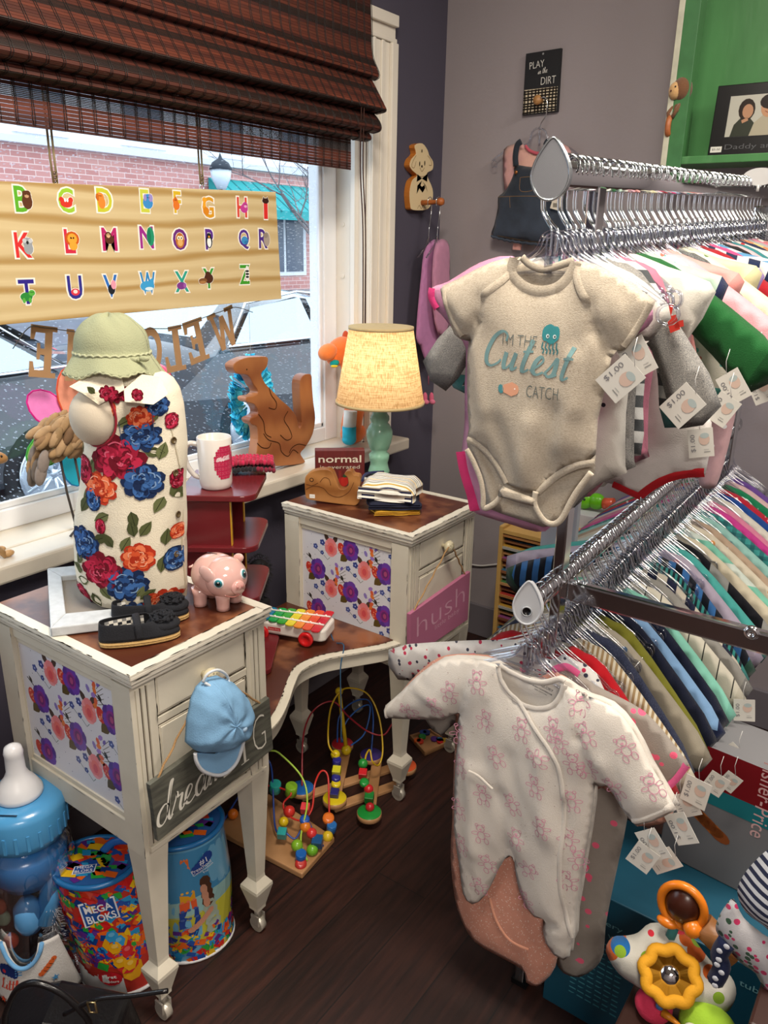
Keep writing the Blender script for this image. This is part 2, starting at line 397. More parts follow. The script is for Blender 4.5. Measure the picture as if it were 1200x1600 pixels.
# floor of dark planks running diagonally away from the window
fm = bpy.data.materials.new('dark_wood_planks'); fm.use_nodes = True; n = fm.node_tree.nodes; L = fm.node_tree.links; bs = n['Principled BSDF']
tc = n.new('ShaderNodeTexCoord'); mp = n.new('ShaderNodeMapping'); mp.inputs['Rotation'].default_value = (0, 0, R(90)); L.new(tc.outputs['Object'], mp.inputs[0])
br = n.new('ShaderNodeTexBrick'); L.new(mp.outputs[0], br.inputs[0]); br.inputs['Scale'].default_value = 1; br.inputs['Brick Width'].default_value = 1.2; br.inputs['Row Height'].default_value = .13
br.inputs['Mortar Size'].default_value = .0015; br.inputs['Color1'].default_value = lin('#341b14'); br.inputs['Color2'].default_value = lin('#26130e'); br.inputs['Mortar'].default_value = lin('#120a08')
m2 = n.new('ShaderNodeMapping'); m2.inputs['Scale'].default_value = (30, 2.2, 1); L.new(tc.outputs['Object'], m2.inputs[0]); no = n.new('ShaderNodeTexNoise'); no.inputs['Scale'].default_value = 2.5; no.inputs['Detail'].default_value = 8; L.new(m2.outputs[0], no.inputs[0])
rp = n.new('ShaderNodeValToRGB'); rp.color_ramp.elements[0].position = .3; rp.color_ramp.elements[0].color = (.35, .35, .35, 1); rp.color_ramp.elements[1].position = .7; rp.color_ramp.elements[1].color = (1.3, 1.2, 1.15, 1); L.new(no.outputs[0], rp.inputs[0])
mx = n.new('ShaderNodeMix'); mx.data_type = 'RGBA'; mx.blend_type = 'MULTIPLY'; mx.inputs[0].default_value = 1; L.new(br.outputs[0], mx.inputs[6]); L.new(rp.outputs[0], mx.inputs[7]); L.new(mx.outputs[2], bs.inputs['Base Color'])
bs.inputs['Roughness'].default_value = .5
bp = n.new('ShaderNodeBump'); bp.inputs['Strength'].default_value = .25; bp.inputs['Distance'].default_value = .002; L.new(no.outputs[0], bp.inputs['Height']); L.new(bp.outputs[0], bs.inputs['Normal'])
b = MB(); b.b2((-.2, -4.42, -.08), (3.75, .12, 0)); struct('floor', b, fm)
b = MB(); b.b2((0, -4.3, 0), (.014, 0, .11)); b.b2((0, -4.3, .11), (.009, 0, .125)); struct('baseboard_left', b, mat('baseboard_paint', '#6f6a70', .5), bevel=.003)
b = MB(); b.b2((.014, -.014, 0), (3.6, 0, .125)); struct('baseboard_back', b, mat('baseboard_paint', '#6f6a70', .5), bevel=.003)
# casing, jamb, sill
b = MB()
def casing(ya, yb, za, zb):
    b.b2((0, ya, za), (.018, yb, zb))
    if zb-za > .5:
        b.b2((.018, yb-.03, za), (.03, yb, zb)); b.b2((.018, ya+.04, za), (.023, ya+.055, zb)); b.b2((.018, ya, za), (.024, ya+.012, zb))
    else:
        b.b2((.018, ya, zb-.03), (.03, yb, zb)); b.b2((.018, ya, za+.04), (.023, yb, za+.055)); b.b2((.018, ya, za), (.024, yb, za+.012))
casing(y1, -.303, z0-.002, 1.9395); casing(y0-.1, -.303, z1, 2.01)
struct('trim_1', b, TRIM, bevel=.003)
b = MB(); b.b2((-.19, y1-.012, z0), (-.0005, y1-.0005, z1)); b.b2((-.19, y0, z1-.012), (-.0005, y1-.012, z1-.0005))
b.b2((-.035, y1-.028, z0), (-.02, y1-.012, z1-.012))
for zz in (1.66, 1.45, 1.3, 1.12, .98): b.cyl((-.075, y1-.0125, zz), (-.075, y1-.0155, zz), .006, '#b9b4a8')
struct('trim_2', b, mat('jamb_paint', '#e9e5dc', .4))
b = MB(); b.b2((-.19, y0-.1, z0-.04), (0, y1, z0)); b.b2((-.001, y0-.1, z0-.04), (.085, -.272, z0-.002)); struct('trim_3', b, mat('sill_paint', '#d8cfbf', .4, bump=.1, bscale=30, vary=.12, vscale=12), bevel=.006)
f = MB(); fy = -.487
f.b2((-.16, fy, z0+.0), (-.10, y1-.0125, z1-.012)); f.b2((-.16, y0, z0), (-.10, fy, z0+.045)); f.b2((-.16, y0, z1-.06), (-.10, fy, z1-.012)); f.b2((-.16, y0, z0), (-.10, y0+.06, z1-.02))
f.b2((-.118, fy-.012, z0+.045), (-.108, fy, z1-.06)); f.b2((-.118, y0, z0+.045), (-.108, fy, z0+.06))
w1 = struct('window_1', f, VINYL, bevel=.003)
f = MB(); f.b2((-.131, y0+.05, z0+.04), (-.127, fy+.004, z1-.055)); g = f.build('pane', window_glass('rainy_glass', drops=True), w1)
# ================================================================ bamboo roman shade
sh = thing('bamboo_shade', 'reddish brown woven bamboo roman shade gathered in folds above window', 'window shade', (.06, -1.6, 1.6))
def shade_slats(prof, seed, gap=.0006, w=.0062, ye=-.462):
    rnd = random.Random(seed); mb = MB(); pts = catmull([(x, 0, z) for x, z in prof], 14); L_ = [0]
    for i in range(1, len(pts)): L_.append(L_[-1]+(pts[i]-pts[i-1]).length)
    def sp(s):
        for i in range(1, len(pts)):
            if L_[i] >= s: return pts[i-1].lerp(pts[i], (s-L_[i-1])/(L_[i]-L_[i-1]+1e-9))
        return pts[-1]
    s = 0; k = 0; ys = (-2.72, ye)
    while s < L_[-1]-.002:
        dark = (k % 13) > 6
        ww = .0022 if dark else w; a = sp(s); c = sp(min(s+ww, L_[-1])); t = (c-a).normalized(); nn = V((t.z, 0, -t.x))*.0012
        nseg = 8; ya = ys[0]
        col0 = rnd.choice(['#2a1a15', '#331d16', '#241510']) if dark else rnd.choice(['#5c2a1c', '#6a3120', '#522419', '#733725', '#4a2018'])
        for q in range(nseg):
            yb = ys[1] if q == nseg-1 else ys[0]+(ys[1]-ys[0])*(q+1)/nseg+rnd.uniform(-.05, .05)
            cc = hexmix(col0, '#2a120c', rnd.random()*.35)
            mb.add([V((a.x, ya, a.z))-nn, V((a.x, yb, a.z))-nn, V((c.x, yb, c.z))-nn, V((c.x, ya, c.z))-nn, V((a.x, ya, a.z))+nn, V((a.x, yb, a.z))+nn, V((c.x, yb, c.z))+nn, V((c.x, ya, c.z))+nn],
                   [(0, 1, 2, 3), (7, 6, 5, 4), (0, 4, 5, 1), (3, 2, 6, 7)], cc); ya = yb
        s += ww+gap; k += 1
    y = ys[0]+.01
    while y < ys[1]:
        for dy in (0, .0045):
            for side in (1, -1):
                p2 = []
                for i in range(0, len(pts), 3):
                    t = (pts[min(i+1, len(pts)-1)]-pts[max(i-1, 0)]).normalized(); p2.append(V((pts[i].x, y+dy+rnd.uniform(-.0007, .0007), pts[i].z))+V((t.z, 0, -t.x))*.0019*side)
                mb.tube(p2, .0008, '#160d0a', n=4)
        y += .033
    return mb
SH = mat('bamboo', None, .55, bump=.3, bscale=90, stretch=(1, .15, 1), vary=.25, vscale=120)
for k, (pf_, g_, ye_) in enumerate((([(.045, 2.04), (.05, 1.95), (.055, 1.88), (.078, 1.83), (.058, 1.82)], .0006, -.466), ([(.05, 1.835), (.075, 1.80), (.105, 1.755), (.112, 1.738), (.08, 1.733)], .0006, -.475), ([(.065, 1.745), (.095, 1.72), (.108, 1.70), (.104, 1.688), (.08, 1.684)], .0006, -.490), ([(.055, 1.70), (.075, 1.685), (.086, 1.668), (.065, 1.662)], .0006, -.505), ([(.042, 1.70), (.045, 1.65), (.045, 1.588)], .0007, -.545))):
    shade_slats(pf_, k+1, g_, ye=ye_).build('bottom_panel' if k == 4 else 'fold', SH, sh, loc=(-.06, 1.6, -1.6))
b = MB(); cdp = [at(565, 150, x=.11), at(563, 260, x=.10), at(567, 360, x=.10), at(567, 515, x=.1)]
b.tube(catmull(cdp, 6), .0018, '#3a2018', 6); b.tube([p+V((0, .012, 0)) for p in catmull([cdp[0], cdp[1], cdp[2], cdp[3]], 6)], .0018, '#3a2018', 6)
b.build('pull_cord', MATT(), sh, loc=(-.06, 1.6, -1.6))
# ================================================================ the street outside
SG = -.45
b = MB(); b.b2((-40, -40, SG-.2), (-.25, 45, SG)); struct('trim_4', b, mat('wet_asphalt', '#8b8f9c', .35, vary=.3, vscale=1.5)) if False else None
road = MB(); road.b2((-16, -40, SG-.2), (-2.6, 60, SG)); tag(road.build('road', mat('wet_asphalt', '#767a86', .3, vary=.3, vscale=1.5)), kind='structure')
road = MB(); road.b2((-2.6, -40, SG-.2), (-.2, 60, SG+.12)); tag(road.build('sidewalk', mat('concrete', '#a5a6aa', .6, vary=.15, vscale=3)), kind='structure')
road = MB(); road.b2((-22, -40, SG-.2), (-16, 60, SG+.12)); tag(road.build('sidewalk', mat('concrete', '#a5a6aa', .6, vary=.15, vscale=3)), kind='structure')
bl = thing('street_building', 'two storey red brick building with white windowed upper floor across the street', 'building', (-20, 10, SG+.12))
bm_ = bpy.data.materials.new('red_brick'); bm_.use_nodes = True; n = bm_.node_tree.nodes; L = bm_.node_tree.links
tc = n.new('ShaderNodeTexCoord'); mp = n.new('ShaderNodeMapping'); mp.inputs['Rotation'].default_value = (0, R(90), R(90)); L.new(tc.outputs['Object'], mp.inputs[0]); br = n.new('ShaderNodeTexBrick'); L.new(mp.outputs[0], br.inputs[0]); br.inputs['Scale'].default_value = 1; br.inputs['Brick Width'].default_value = .45; br.inputs['Row Height'].default_value = .15
br.inputs['Mortar Size'].default_value = .012; br.inputs['Color1'].default_value = lin('#c58a82'); br.inputs['Color2'].default_value = lin('#b4746e'); br.inputs['Mortar'].default_value = lin('#d8b9b2'); L.new(br.outputs[0], n['Principled BSDF'].inputs['Base Color'])
BX = -20; yb0, yb1 = -12, 40
g_ = MB(); g_.b2((-26, yb0, SG+.12), (BX, yb1, 3.78)); g_.build('ground_floor', bm_, bl, loc=(20, -10, -SG-.12))
ug = MB(); ug.b2((-26, yb0, 3.78), (BX+.1, yb1, 8.5), '#e6e8ee'); ug.b2((BX+.1, yb0, 3.78), (BX+.3, yb1, 3.95), '#cfd2da'); ug.build('upper_wall', MATT(), bl, loc=(20, -10, -SG-.12))
for k in range(14):
    y = -10+k*3.4
    wm = MB(); wm.b2((BX+.1, y, 4.05), (BX+.2, y+1.7, 7.3), '#f0f1f4'); wf = wm.build('window', MATT(), bl, loc=(20, -10, -SG-.12))
    pm = MB(); pm.b2((BX+.2, y+.12, 4.2), (BX+.22, y+1.58, 5.6), '#8090a4'); pm.b2((BX+.2, y+.12, 5.75), (BX+.22, y+1.58, 7.15), '#8b9bb0'); pm.build('pane', mat('far_pane', None, .15), wf)
for k, y in enumerate((1.5, 9.2, 17.5, 27)):
    wm = MB(); wm.b2((BX-.02, y, .2), (BX+.08, y+4.6, 2.5), '#dfe2e6'); wf = wm.build('shop_window', MATT(), bl, loc=(20, -10, -SG-.12))
    pm = MB()
    for q in range(4): pm.b2((BX+.09, y+.15+q*1.1, .35), (BX+.11, y+1.1+q*1.1, 2.4), '#4a5566')
    pm.build('pane', mat('far_pane', None, .15), wf)
for k, y in enumerate((17.2,)):
    am = MB(); am.add([(BX+.1, y, 3.4), (BX+.1, y+6, 3.4), (BX+1.5, y+6, 2.45), (BX+1.5, y, 2.45), (BX+1.5, y+6, 2.15), (BX+1.5, y, 2.15), (BX+.1, y, 2.15), (BX+.1, y+6, 2.15)], [(3, 2, 1, 0), (5, 4, 2, 3), (6, 5, 3, 0), (4, 7, 1, 2)], '#2f9a9a')
    for q in range(13): am.box((BX+.85, y+q*.5, 2.9), (1.75, .06, .02), '#1f7c80', Matrix.Rotation(R(34), 3, 'Y'))
    am.build('awning', MATT(), bl, loc=(20, -10, -SG-.12))
# bare street tree and lamp
tt = thing('bare_tree', 'bare leafless street tree beyond the parked cars', 'tree', (-11, 12.4, SG))
tm = MB(); rt = random.Random(5)
def branch(p, d, L_, r, lev):
    q = [p]; dd = d.copy()
    for i in range(5):
        dd = (dd+V((rt.uniform(-.18, .18), rt.uniform(-.18, .18), rt.uniform(-.1, .12)))).normalized(); q.append(q[-1]+dd*L_/5)
    tm.tube(q, r, '#6b6567', 6, rs=[r*(1-.11*i) for i in range(6)])
    if lev < 5:
        for k in range(3):
            i = rt.choice((2, 3, 4, 5)); a = V((rt.uniform(-1, 1), rt.uniform(-1, 1), rt.uniform(-.2, .8))).normalized()
            branch(q[i], (dd*.7+a*.8).normalized(), L_*.68, r*.5, lev+1)
branch(V((0, 0, 0)), V((0, 0, 1)), 2.6, .085, 0)
tm.build('bare_tree_branches', MATT(), tt)
sl = thing('street_lamp', 'old style lantern street lamp across the road', 'street lamp', (-10, at(345, 270, x=-10).y, SG))
lm = MB(); ly = at(345, 270, x=-10); zt = ly.z-SG
lm.lathe([(.12, 0), (.1, .4), (.05, .5), (.045, zt-.35), (.09, zt-.3), (.03, zt-.28)], (0, 0, 0), col='#3a4048', n=12); lm.build('lamp_post', MATT(), sl)
lm = MB(); lm.lathe([(.08, zt-.28), (.17, zt-.1), (.19, zt+.05)], (0, 0, 0), col='#cfd8e0', n=8); lm.build('lantern', PLA(), sl)
lm = MB(); lm.lathe([(.21, zt+.05), (.15, zt+.17), (.04, zt+.24), (.0, zt+.34)], (0, 0, 0), col='#343a42', n=8); lm.build('lamp_cap', MATT(), sl)
# parked cars
def car(label, loc, body, flip=1):
    c = thing('parked_car', label, 'car', loc)
    paint = mat('car_paint', body, .12, .35, coat=1); L0 = 4.5
    side = [(-2.25, .32), (-2.28, .62), (-2.2, .86), (-1.55, .98), (-.75, 1.03), (-.2, 1.36), (.5, 1.45), (1.25, 1.36), (1.75, 1.05), (2.2, 1.0), (2.28, .7), (2.25, .34)]
    hood = [(a*flip, z) for a, z in side]; mb = MB(); rows = []
    N = 9
    for j in range(N):
        t = -1+2*j/(N-1); row = []
        for (a, z) in hood:
            w = .88 if z < 1.0 else .88-.28*(z-1.0)/.45
            e = abs(t)**5
            row.append(V((t*w, a*(1-.02*t*t), z-(.05*t*t if z > .9 else 0)-e*.03)))
        rows.append(row)
    vs = [p for r_ in rows for p in r_]; n_ = len(hood)
    fs = [(j*n_+i, j*n_+i+1, (j+1)*n_+i+1, (j+1)*n_+i) for j in range(N-1) for i in range(n_-1)]
    mb.add(vs, fs, smooth=True); mb.add(rows[0], [list(range(n_))]); mb.add(rows[-1], [list(range(n_))[::-1]])
    mb.build('body', paint, c, bevel=0)
    gm = MB()
    for sx in (1, -1):
        X = lambda z: sx*(.885-.28*(z-1.0)/.45+.004)
        for quad in ([(-.62, 1.04), (-.2, 1.31), (.4, 1.37), (.4, 1.03)], [(.48, 1.03), (.48, 1.37), (1.15, 1.31), (1.5, 1.05)]):
            gm.add([V((X(z), a*flip, z)) for a, z in quad], [(0, 1, 2, 3)])
    gm.build('side_window', mat('car_glass', '#aebfcb', .05, .6), c)
    gm = MB()
    for sx in (1, -1): gm.tube([V((sx*(.9-.28*(z-1.0)/.45), a*flip, z)) for a, z in ((-.7, 1.03), (-.2, 1.35), (.5, 1.42), (1.2, 1.35), (1.6, 1.04), (-.7, 1.02))], .012, n=6)
    gm.build('window_trim', CHROME(), c)
    wm2 = MB(); wm2.add([V((-.62, -.72*flip, 1.06)), V((.62, -.72*flip, 1.06)), V((.5, -.24*flip, 1.37)), V((-.5, -.24*flip, 1.37))], [(0, 1, 2, 3)])
    wm2.add([V((-.62, 1.72*flip, 1.1)), V((.62, 1.72*flip, 1.1)), V((.5, 1.28*flip, 1.38)), V((-.5, 1.28*flip, 1.38))], [(0, 1, 2, 3)])
    wm2.build('windscreen', mat('car_glass', '#aebfcb', .05, .6), c)
    for sx in (1, -1):
        for a in (-1.42, 1.4):
            wb = MB(); wb.lathe([(.30, -.1), (.335, -.08), (.34, .08), (.31, .1), (.24, .1), (.23, .02)], (sx*.8, a*flip, .34), (sx, 0, 0), '#18181b', 28)
            w_ = wb.build('wheel', mat('tyre', None, .8), c)
            rb = MB()
            for k in range(5):
                t = 2*PI*k/5
                for dt in (-.13, .13):
                    u2 = V((0, math.cos(t+dt), math.sin(t+dt))); v2 = V((0, math.cos(t+dt*1.6), math.sin(t+dt*1.6))); o_ = V((sx*.905, a*flip, .34)); rb.tube([o_+u2*.03, o_+v2*.22], .016, '#c9d2da', 6)
            rb.lathe([(.22, 0), (.24, .0), (.245, .02), (.22, .025)], (sx*.89, a*flip, .34), (sx, 0, 0), '#c9d2da', 28); rb.ball((sx*.905, a*flip, .34), (.02, .04, .04), '#c9d2da')
            rb.build('rim', mat('alloy', None, .25, .8), w_)
    tl = MB()
    for sx in (1, -1): tl.ball((sx*.7, 2.2*flip, .86), (.16, .08, .09), '#d5173a'); tl.ball((sx*.7, -2.2*flip, .72), (.15, .09, .08), '#5d1420')
    tl.build('lamps', mat('lamp_red', None, .1, emit=.5), c)
    return c
wr = at(388, 640, x=-1.95+-.0)
car('dark sedan parked outside on the right behind the wooden kangaroo', (-4.2, 3.74, SG), '#2b2f36', -1)
car('dark sedan with red tail lamp parked outside on the left behind wooden bird', (-4.2, -.93, SG), '#30343a')
# ================================================================ painted vanity desk
CREAM = mat('distressed_cream_paint', None, .5, bump=.25, bscale=40, vary=.10, vscale=14, spec=.35)
STAIN = mat('worn_stained_wood', '#54291b', .3, bump=.1, bscale=30, pattern=('blotch', '#97603f', 9, .48, .62), vary=.3, vscale=5, spec=.5)
PAPER = mat('floral_paper', None, .35, spec=.4)
van = thing('vanity_desk', 'distressed cream painted vanity desk with floral paper side panels and wood top', 'desk', (.37, -1.21, 0))
VO = V((-.37, 1.21, 0))
def vb(mb, name, m, parent=van, **k):
    if parent is van: k['loc'] = VO
    return mb.build(name, m, parent, **k)
rd = random.Random(11); CC = '#d6cfbd'; WORN_AND_GAPS = '#3a2c22'
def scratch(mb, a, b, nrm, n, off=.0006, w=.0011):
    a, b, nrm = V(a), V(b), V(nrm); t = (b-a).normalized(); s_ = nrm.cross(t)
    for _ in range(int(n*.62)):
        p = a.lerp(b, rd.random()); L_ = rd.uniform(.004, .035); ww = rd.uniform(.25, 1.15)*w; q = p+t*L_
        if (q-a).length > (b-a).length: q = b
        o = s_*rd.uniform(-.0015, .0015)+nrm*off
        pts = [p+o, p.lerp(q, .3)+s_*ww+o, p.lerp(q, .75)+s_*ww*.6+o, q+o, p.lerp(q, .5)-s_*ww*.4+o]
        mb.add(pts, [(0, 1, 2, 3, 4)], WORN_AND_GAPS); mb.add(pts, [(4, 3, 2, 1, 0)], WORN_AND_GAPS)
X0, X1 = .175, .565
def floral(pr, u0, u1, v0, v1, seed):
    """purple, pink and red blossoms in a repeat of .105 x .09 m"""
    pr.poly([(u0, v0), (u1, v0), (u1, v1), (u0, v1)], '#d9d9e0', 0)
    PU, PV = .083, .088; rr = random.Random(seed)
    def inside(u, v, r=.010): return u0+r < u < u1-r and v0+r < v < v1-r
    for i in range(-1, int((u1-u0)/PU)+2):
        for j in range(-3, int((v1-v0)/PV)+4):
            U = u0+i*PU+.045; Vv = v0+j*PV+.02-.028*i
            u, v = U, Vv
            if inside(u, v, .014):      # purple flower
                pr.leaf(u-.008, v-.012, .024, .009, 3.9, '#5a4a22', 1); pr.stroke([(u-.008, v+.012), (u-.030, v+.026)], .002, '#33302a', 1); pr.leaf(u-.018, v+.02, .012, .003, 2.2, '#33302a', 1)
                for k in range(6): t = k*PI/3+.3; pr.ell(u+.011*math.cos(t), v+.014*math.sin(t), .0095, .011, ('#54358c', '#6a3fa6')[k % 2], 2+k % 2, t, 9)
                pr.ell(u, v, .011, .0135, '#8a2f86', 5, n=10); pr.ell(u, v, .0075, .0095, '#6a2c6e', 6, n=9); pr.ell(u+.001, v, .004, .0055, '#a84a78', 7, n=8)
            u, v = U+.034, Vv+.054
            if inside(u, v, .014):      # pink flower with dark leaves
                pr.leaf(u-.006, v+.012, .019, .0055, 2.2, '#4c3a30', 1); pr.leaf(u+.006, v+.012, .019, .0055, 1.0, '#4c3a30', 1)
                for k in range(6): t = k*PI/3+.5; pr.ell(u+.008*math.cos(t), v+.0115*math.sin(t), .0085, .0105, ('#ec9b9b', '#e58386')[k % 2], 2+k % 2, t, 9)
                pr.ell(u, v-.002, .0095, .0125, '#e8746c', 5, n=11); pr.ell(u, v-.003, .0055, .0075, '#d9545a', 6, n=9)
            u, v = U+.060, Vv+.058
            if inside(u, v):            # red oval
                pr.ell(u, v, .0088, .0125, '#c8392e', 2, .3, 11)
                for k in range(8): pr.ell(u+rr.uniform(-.005, .005), v+rr.uniform(-.008, .008), .0016, .0016, '#f0a080', 3, 0, 5)
            for (du, dv, c, r_) in ((.082, .064, '#33458f', .0062), (.012, .060, '#3c4a94', .005), (-.006, .048, '#4a5a9e', .0045), (.094, .010, '#33458f', .0035)):
                u, v = U+du, Vv+dv
                if inside(u, v):
                    for k in range(5): t = k*PI*.4; pr.ell(u+r_*.8*math.cos(t), v+r_*.8*math.sin(t), r_*.62, r_*.62, c, 2, 0, 6)
                    pr.ell(u, v, r_*.35, r_*.35, '#b9c6ea', 3, 0, 5); pr.stroke([(u+.004, v-.004), (u+.014, v-.012), (u+.02, v-.006)], .0011, '#3f5f56', 1)
            u, v = U+.050, Vv-.002
            if inside(u, v, .022):      # orange sprig
                for k in range(6): pr.ell(u+rr.uniform(-.004, .004), v-.018+k*.008, .006, .0042, ('#e07a34', '#d9603a', '#9a78c8')[k % 3], 2+k % 2, rr.random()*3, 6)
                for k in range(5): pr.stroke([(u+.006, v-.014+k*.006), (u+.021, v-.008+k*.008)], .0009, '#4f4a3a', 1)
                pr.ell(u-.013, v+.004, .004, .0065, '#8a7ac0', 2, .4, 7); pr.ell(u+.011, v+.018, .005, .003, '#6f5fb0', 2, .9, 7)
            for k in range(12):
                u, v = U+rr.uniform(-.04, .06), Vv+rr.uniform(-.05, .05)
                if inside(u, v, .004): pr.ell(u, v, .0008, .0008, '#3d4468', 1, 0, 5)
def pedestal(ya, yb, seed, fl):
    b = MB(); zb = .40
    b.b2((X0+.02, ya+.012, zb+.045), (X1-.012, yb-.012, .725), CC)                  # carcass
    b.b2((X0+.01, ya+.004, zb), (X1-.006, ya+.02, zb+.05), CC); b.b2((X0+.01, yb-.02, zb), (X1-.006, yb-.004, zb+.05), CC)
    b.b2((X1-.02, ya+.01, zb), (X1-.003, yb-.01, zb+.028), CC); b.b2((X1-.012, ya+.01, zb+.008), (X1+.003, yb-.01, zb+.018), CC)
    b.b2((X0+.01, ya+.004, .712), (X1-.006, ya+.02, .735), CC)
    b.b2((X0+.05, ya+.008, zb+.05), (X1-.05, ya+.0125, zb+.06), CC); b.b2((X0+.05, ya+.008, .70), (X1-.05, ya+.0125, .712), CC)
    for z in (.644, .530): b.b2((X1-.014, ya+.045, z-.007), (X1-.004, yb-.045, z+.007), CC); b.b2((X1-.013, ya+.045, z-.0105), (X1-.0115, yb-.045, z-.007), WORN_AND_GAPS)  # thin dark line set in the gap under each rail
    c = vb(b, 'pedestal', CREAM, bevel=.002)
    s = MB(); scratch(s, (X1+.003, ya+.02, zb+.013), (X1+.003, yb-.02, zb+.013), (1, 0, 0), 10); scratch(s, (X0+.03, ya+.004, zb+.048), (X1-.02, ya+.004, zb+.048), (0, -1, 0), 14); scratch(s, (X0+.03, ya+.004, zb+.003), (X1-.02, ya+.004, zb+.003), (0, -1, 0), 10)
    s.build('worn_patch', CREAM, c)
    SF = 1.28; pr = Ink(lambda a, c: (V((a*SF, ya+.0115, c*SF)), V((0, -1, 0))), .0004); floral(pr, (X0+.045)/SF, (X1-.045)/SF, (zb+.06)/SF, .702/SF, seed)
    vb(pr.mb, 'floral_panel', PAPER)
    for z0_, z1_ in ((.655, .728), (.541, .635), (.432, .519)):
        d = MB(); xf = X1-.004; yy0, yy1 = ya+.05, yb-.05
        d.b2((xf-.012, yy0, z0_), (xf, yy1, z1_), '#d2cab6'); d.b2((xf-.001, yy0+.004, z0_+.004), (xf+.0012, yy1-.004, z1_-.004), '#dbd4c2')
        o = vb(d, 'drawer', CREAM, bevel=.0012)
        s = MB()
        for a_, b_ in (((yy0, z0_), (yy1, z0_)), ((yy1, z0_), (yy1, z1_)), ((yy0, z1_), (yy1, z1_)), ((yy0, z0_), (yy0, z1_))):
            scratch(s, (xf, a_[0], a_[1]), (xf, b_[0], b_[1]), (1, 0, 0), 16, .0008, .0014); s.b2((xf-.002, min(a_[0], b_[0])-.0012, min(a_[1], b_[1])-.0012), (xf-.0006, max(a_[0], b_[0])+.0012, max(a_[1], b_[1])+.0012), '#6a5a48')
        s.build('worn_edge', CREAM, o)
        if z0_ > .6:
            k = MB(); k.lathe([(.006, 0), (.005, .008), (.014, .014), (.017, .02), (.013, .027), (.004, .030), (0, .030)], (xf, (ya+yb)/2, .688), (1, 0, 0), '#cfc6a8', 20)
            for q in range(8): t = q*PI/4; k.ball((xf+.027, (ya+yb)/2+.009*math.cos(t), .688+.009*math.sin(t)), .0024, '#a3987a', 6, 4)
            kb = k.build('knob', mat('cream_ceramic', None, .3), o)
    # top: stained board inside a cream moulding
    t = MB(); e = .013
    for dz, ex in ((.7355, .006), (.7445, .0105), (.7535, .013)):
        t.b2((X0-ex*.3, ya-ex+.006, dz-.0045), (X1+ex, yb+ex-.006, dz+.0045), '#dcd6c6')
    tp = vb(t, 'desk_top', CREAM, bevel=.0025)
    xa, xb, y_a, y_b = X0-.004, X1+e, ya-e+.006, yb+e-.006
    fr = MB()
    for a_, b_ in (((xa, y_a), (xb, y_a+.02)), ((xa, y_b-.02), (xb, y_b)), ((xb-.022, y_a+.02), (xb, y_b-.02))): fr.b2((a_[0], a_[1], .7575), (b_[0], b_[1], .7605), '#dcd6c6')
    scratch(fr, (xa, y_a, .7605), (xb, y_a, .7605), (0, 0, 1), 40, w=.0016); scratch(fr, (xb, y_a, .7605), (xb, y_b, .7605), (0, 0, 1), 30, w=.0016); scratch(fr, (xa, y_b-.018, .7605), (xb, y_b-.018, .7605), (0, 0, 1), 14)
    scratch(fr, (xb-.0205, y_a+.02, .7605), (xb-.0205, y_b-.02, .7605), (0, 0, 1), 22, w=.002); scratch(fr, (xa, y_a, .752), (xb, y_a, .752), (0, -1, 0), 24); scratch(fr, (xb, y_a, .75), (xb, y_b, .75), (1, 0, 0), 24)
    fr.build('edge_moulding', CREAM, tp)
    w = MB(); w.b2((xa, y_a+.02, .7575), (xb-.022, y_b-.02, .7595), '#6b3420'); w.build('stained_board', STAIN, tp)
    for yy in (ya+.024, yb-.024):
        for xx, front in ((X1-.026, True), (X0+.024, False)):
            l = MB(); P_ = [(.73, .024), (.40, .024), (.36, .0215), (.15, .0125), (.142, .013), (.125, .0235), (.118, .024), (.068, .0125), (.06, .012)]
            for (za, ra), (zb_, rb) in zip(P_[:-1], P_[1:]):
                l.add([(xx-ra, yy-ra, za), (xx+ra, yy-ra, za), (xx+ra, yy+ra, za), (xx-ra, yy+ra, za), (xx-rb, yy-rb, zb_), (xx+rb, yy-rb, zb_), (xx+rb, yy+rb, zb_), (xx-rb, yy+rb, zb_)],
                      [(4, 5, 1, 0), (5, 6, 2, 1), (6, 7, 3, 2), (7, 4, 0, 3)], CC)
            for dy in (-.011, .0, .011): l.b2((xx+.0238, yy+dy-.0035, .42), (xx+.026, yy+dy+.0035, .722), CC)
            for dy in (-.0055, .0055): l.b2((xx+.0236, yy+dy-.001, .42), (xx+.0244, yy+dy+.001, .722), WORN_AND_GAPS)  # dark lines along the gaps between the raised reeds
            scratch(l, (xx+.024, yy-.024, .73), (xx+.024, yy-.024, .40), (0, -1, 0), 16); scratch(l, (xx+.026, yy+.022, .71), (xx+.026, yy+.022, .42), (1, 0, 0), 10); scratch(l, (xx-.024, yy-.024, .73), (xx-.024, yy-.024, .40), (0, -1, 0), 8)
            lo = vb(l, 'leg', CREAM)
            w_ = MB(); w_.cyl((xx, yy, .062), (xx, yy, .040), .008, '#bdb8ae', 12); w_.b2((xx-.010, yy-.011, .018), (xx+.010, yy-.0075, .044), '#b7b1a6'); w_.b2((xx-.010, yy+.0075, .018), (xx+.010, yy+.011, .044), '#b7b1a6')
            w_.cyl((xx, yy-.0075, .0175), (xx, yy+.0075, .0175), .0172, '#cfc9ba', 20); w_.build('caster', mat('caster_metal', None, .35, .5), lo)
pedestal(-1.76, -1.46, 3, 0); pedestal(-.982, -.672, 5, 0)
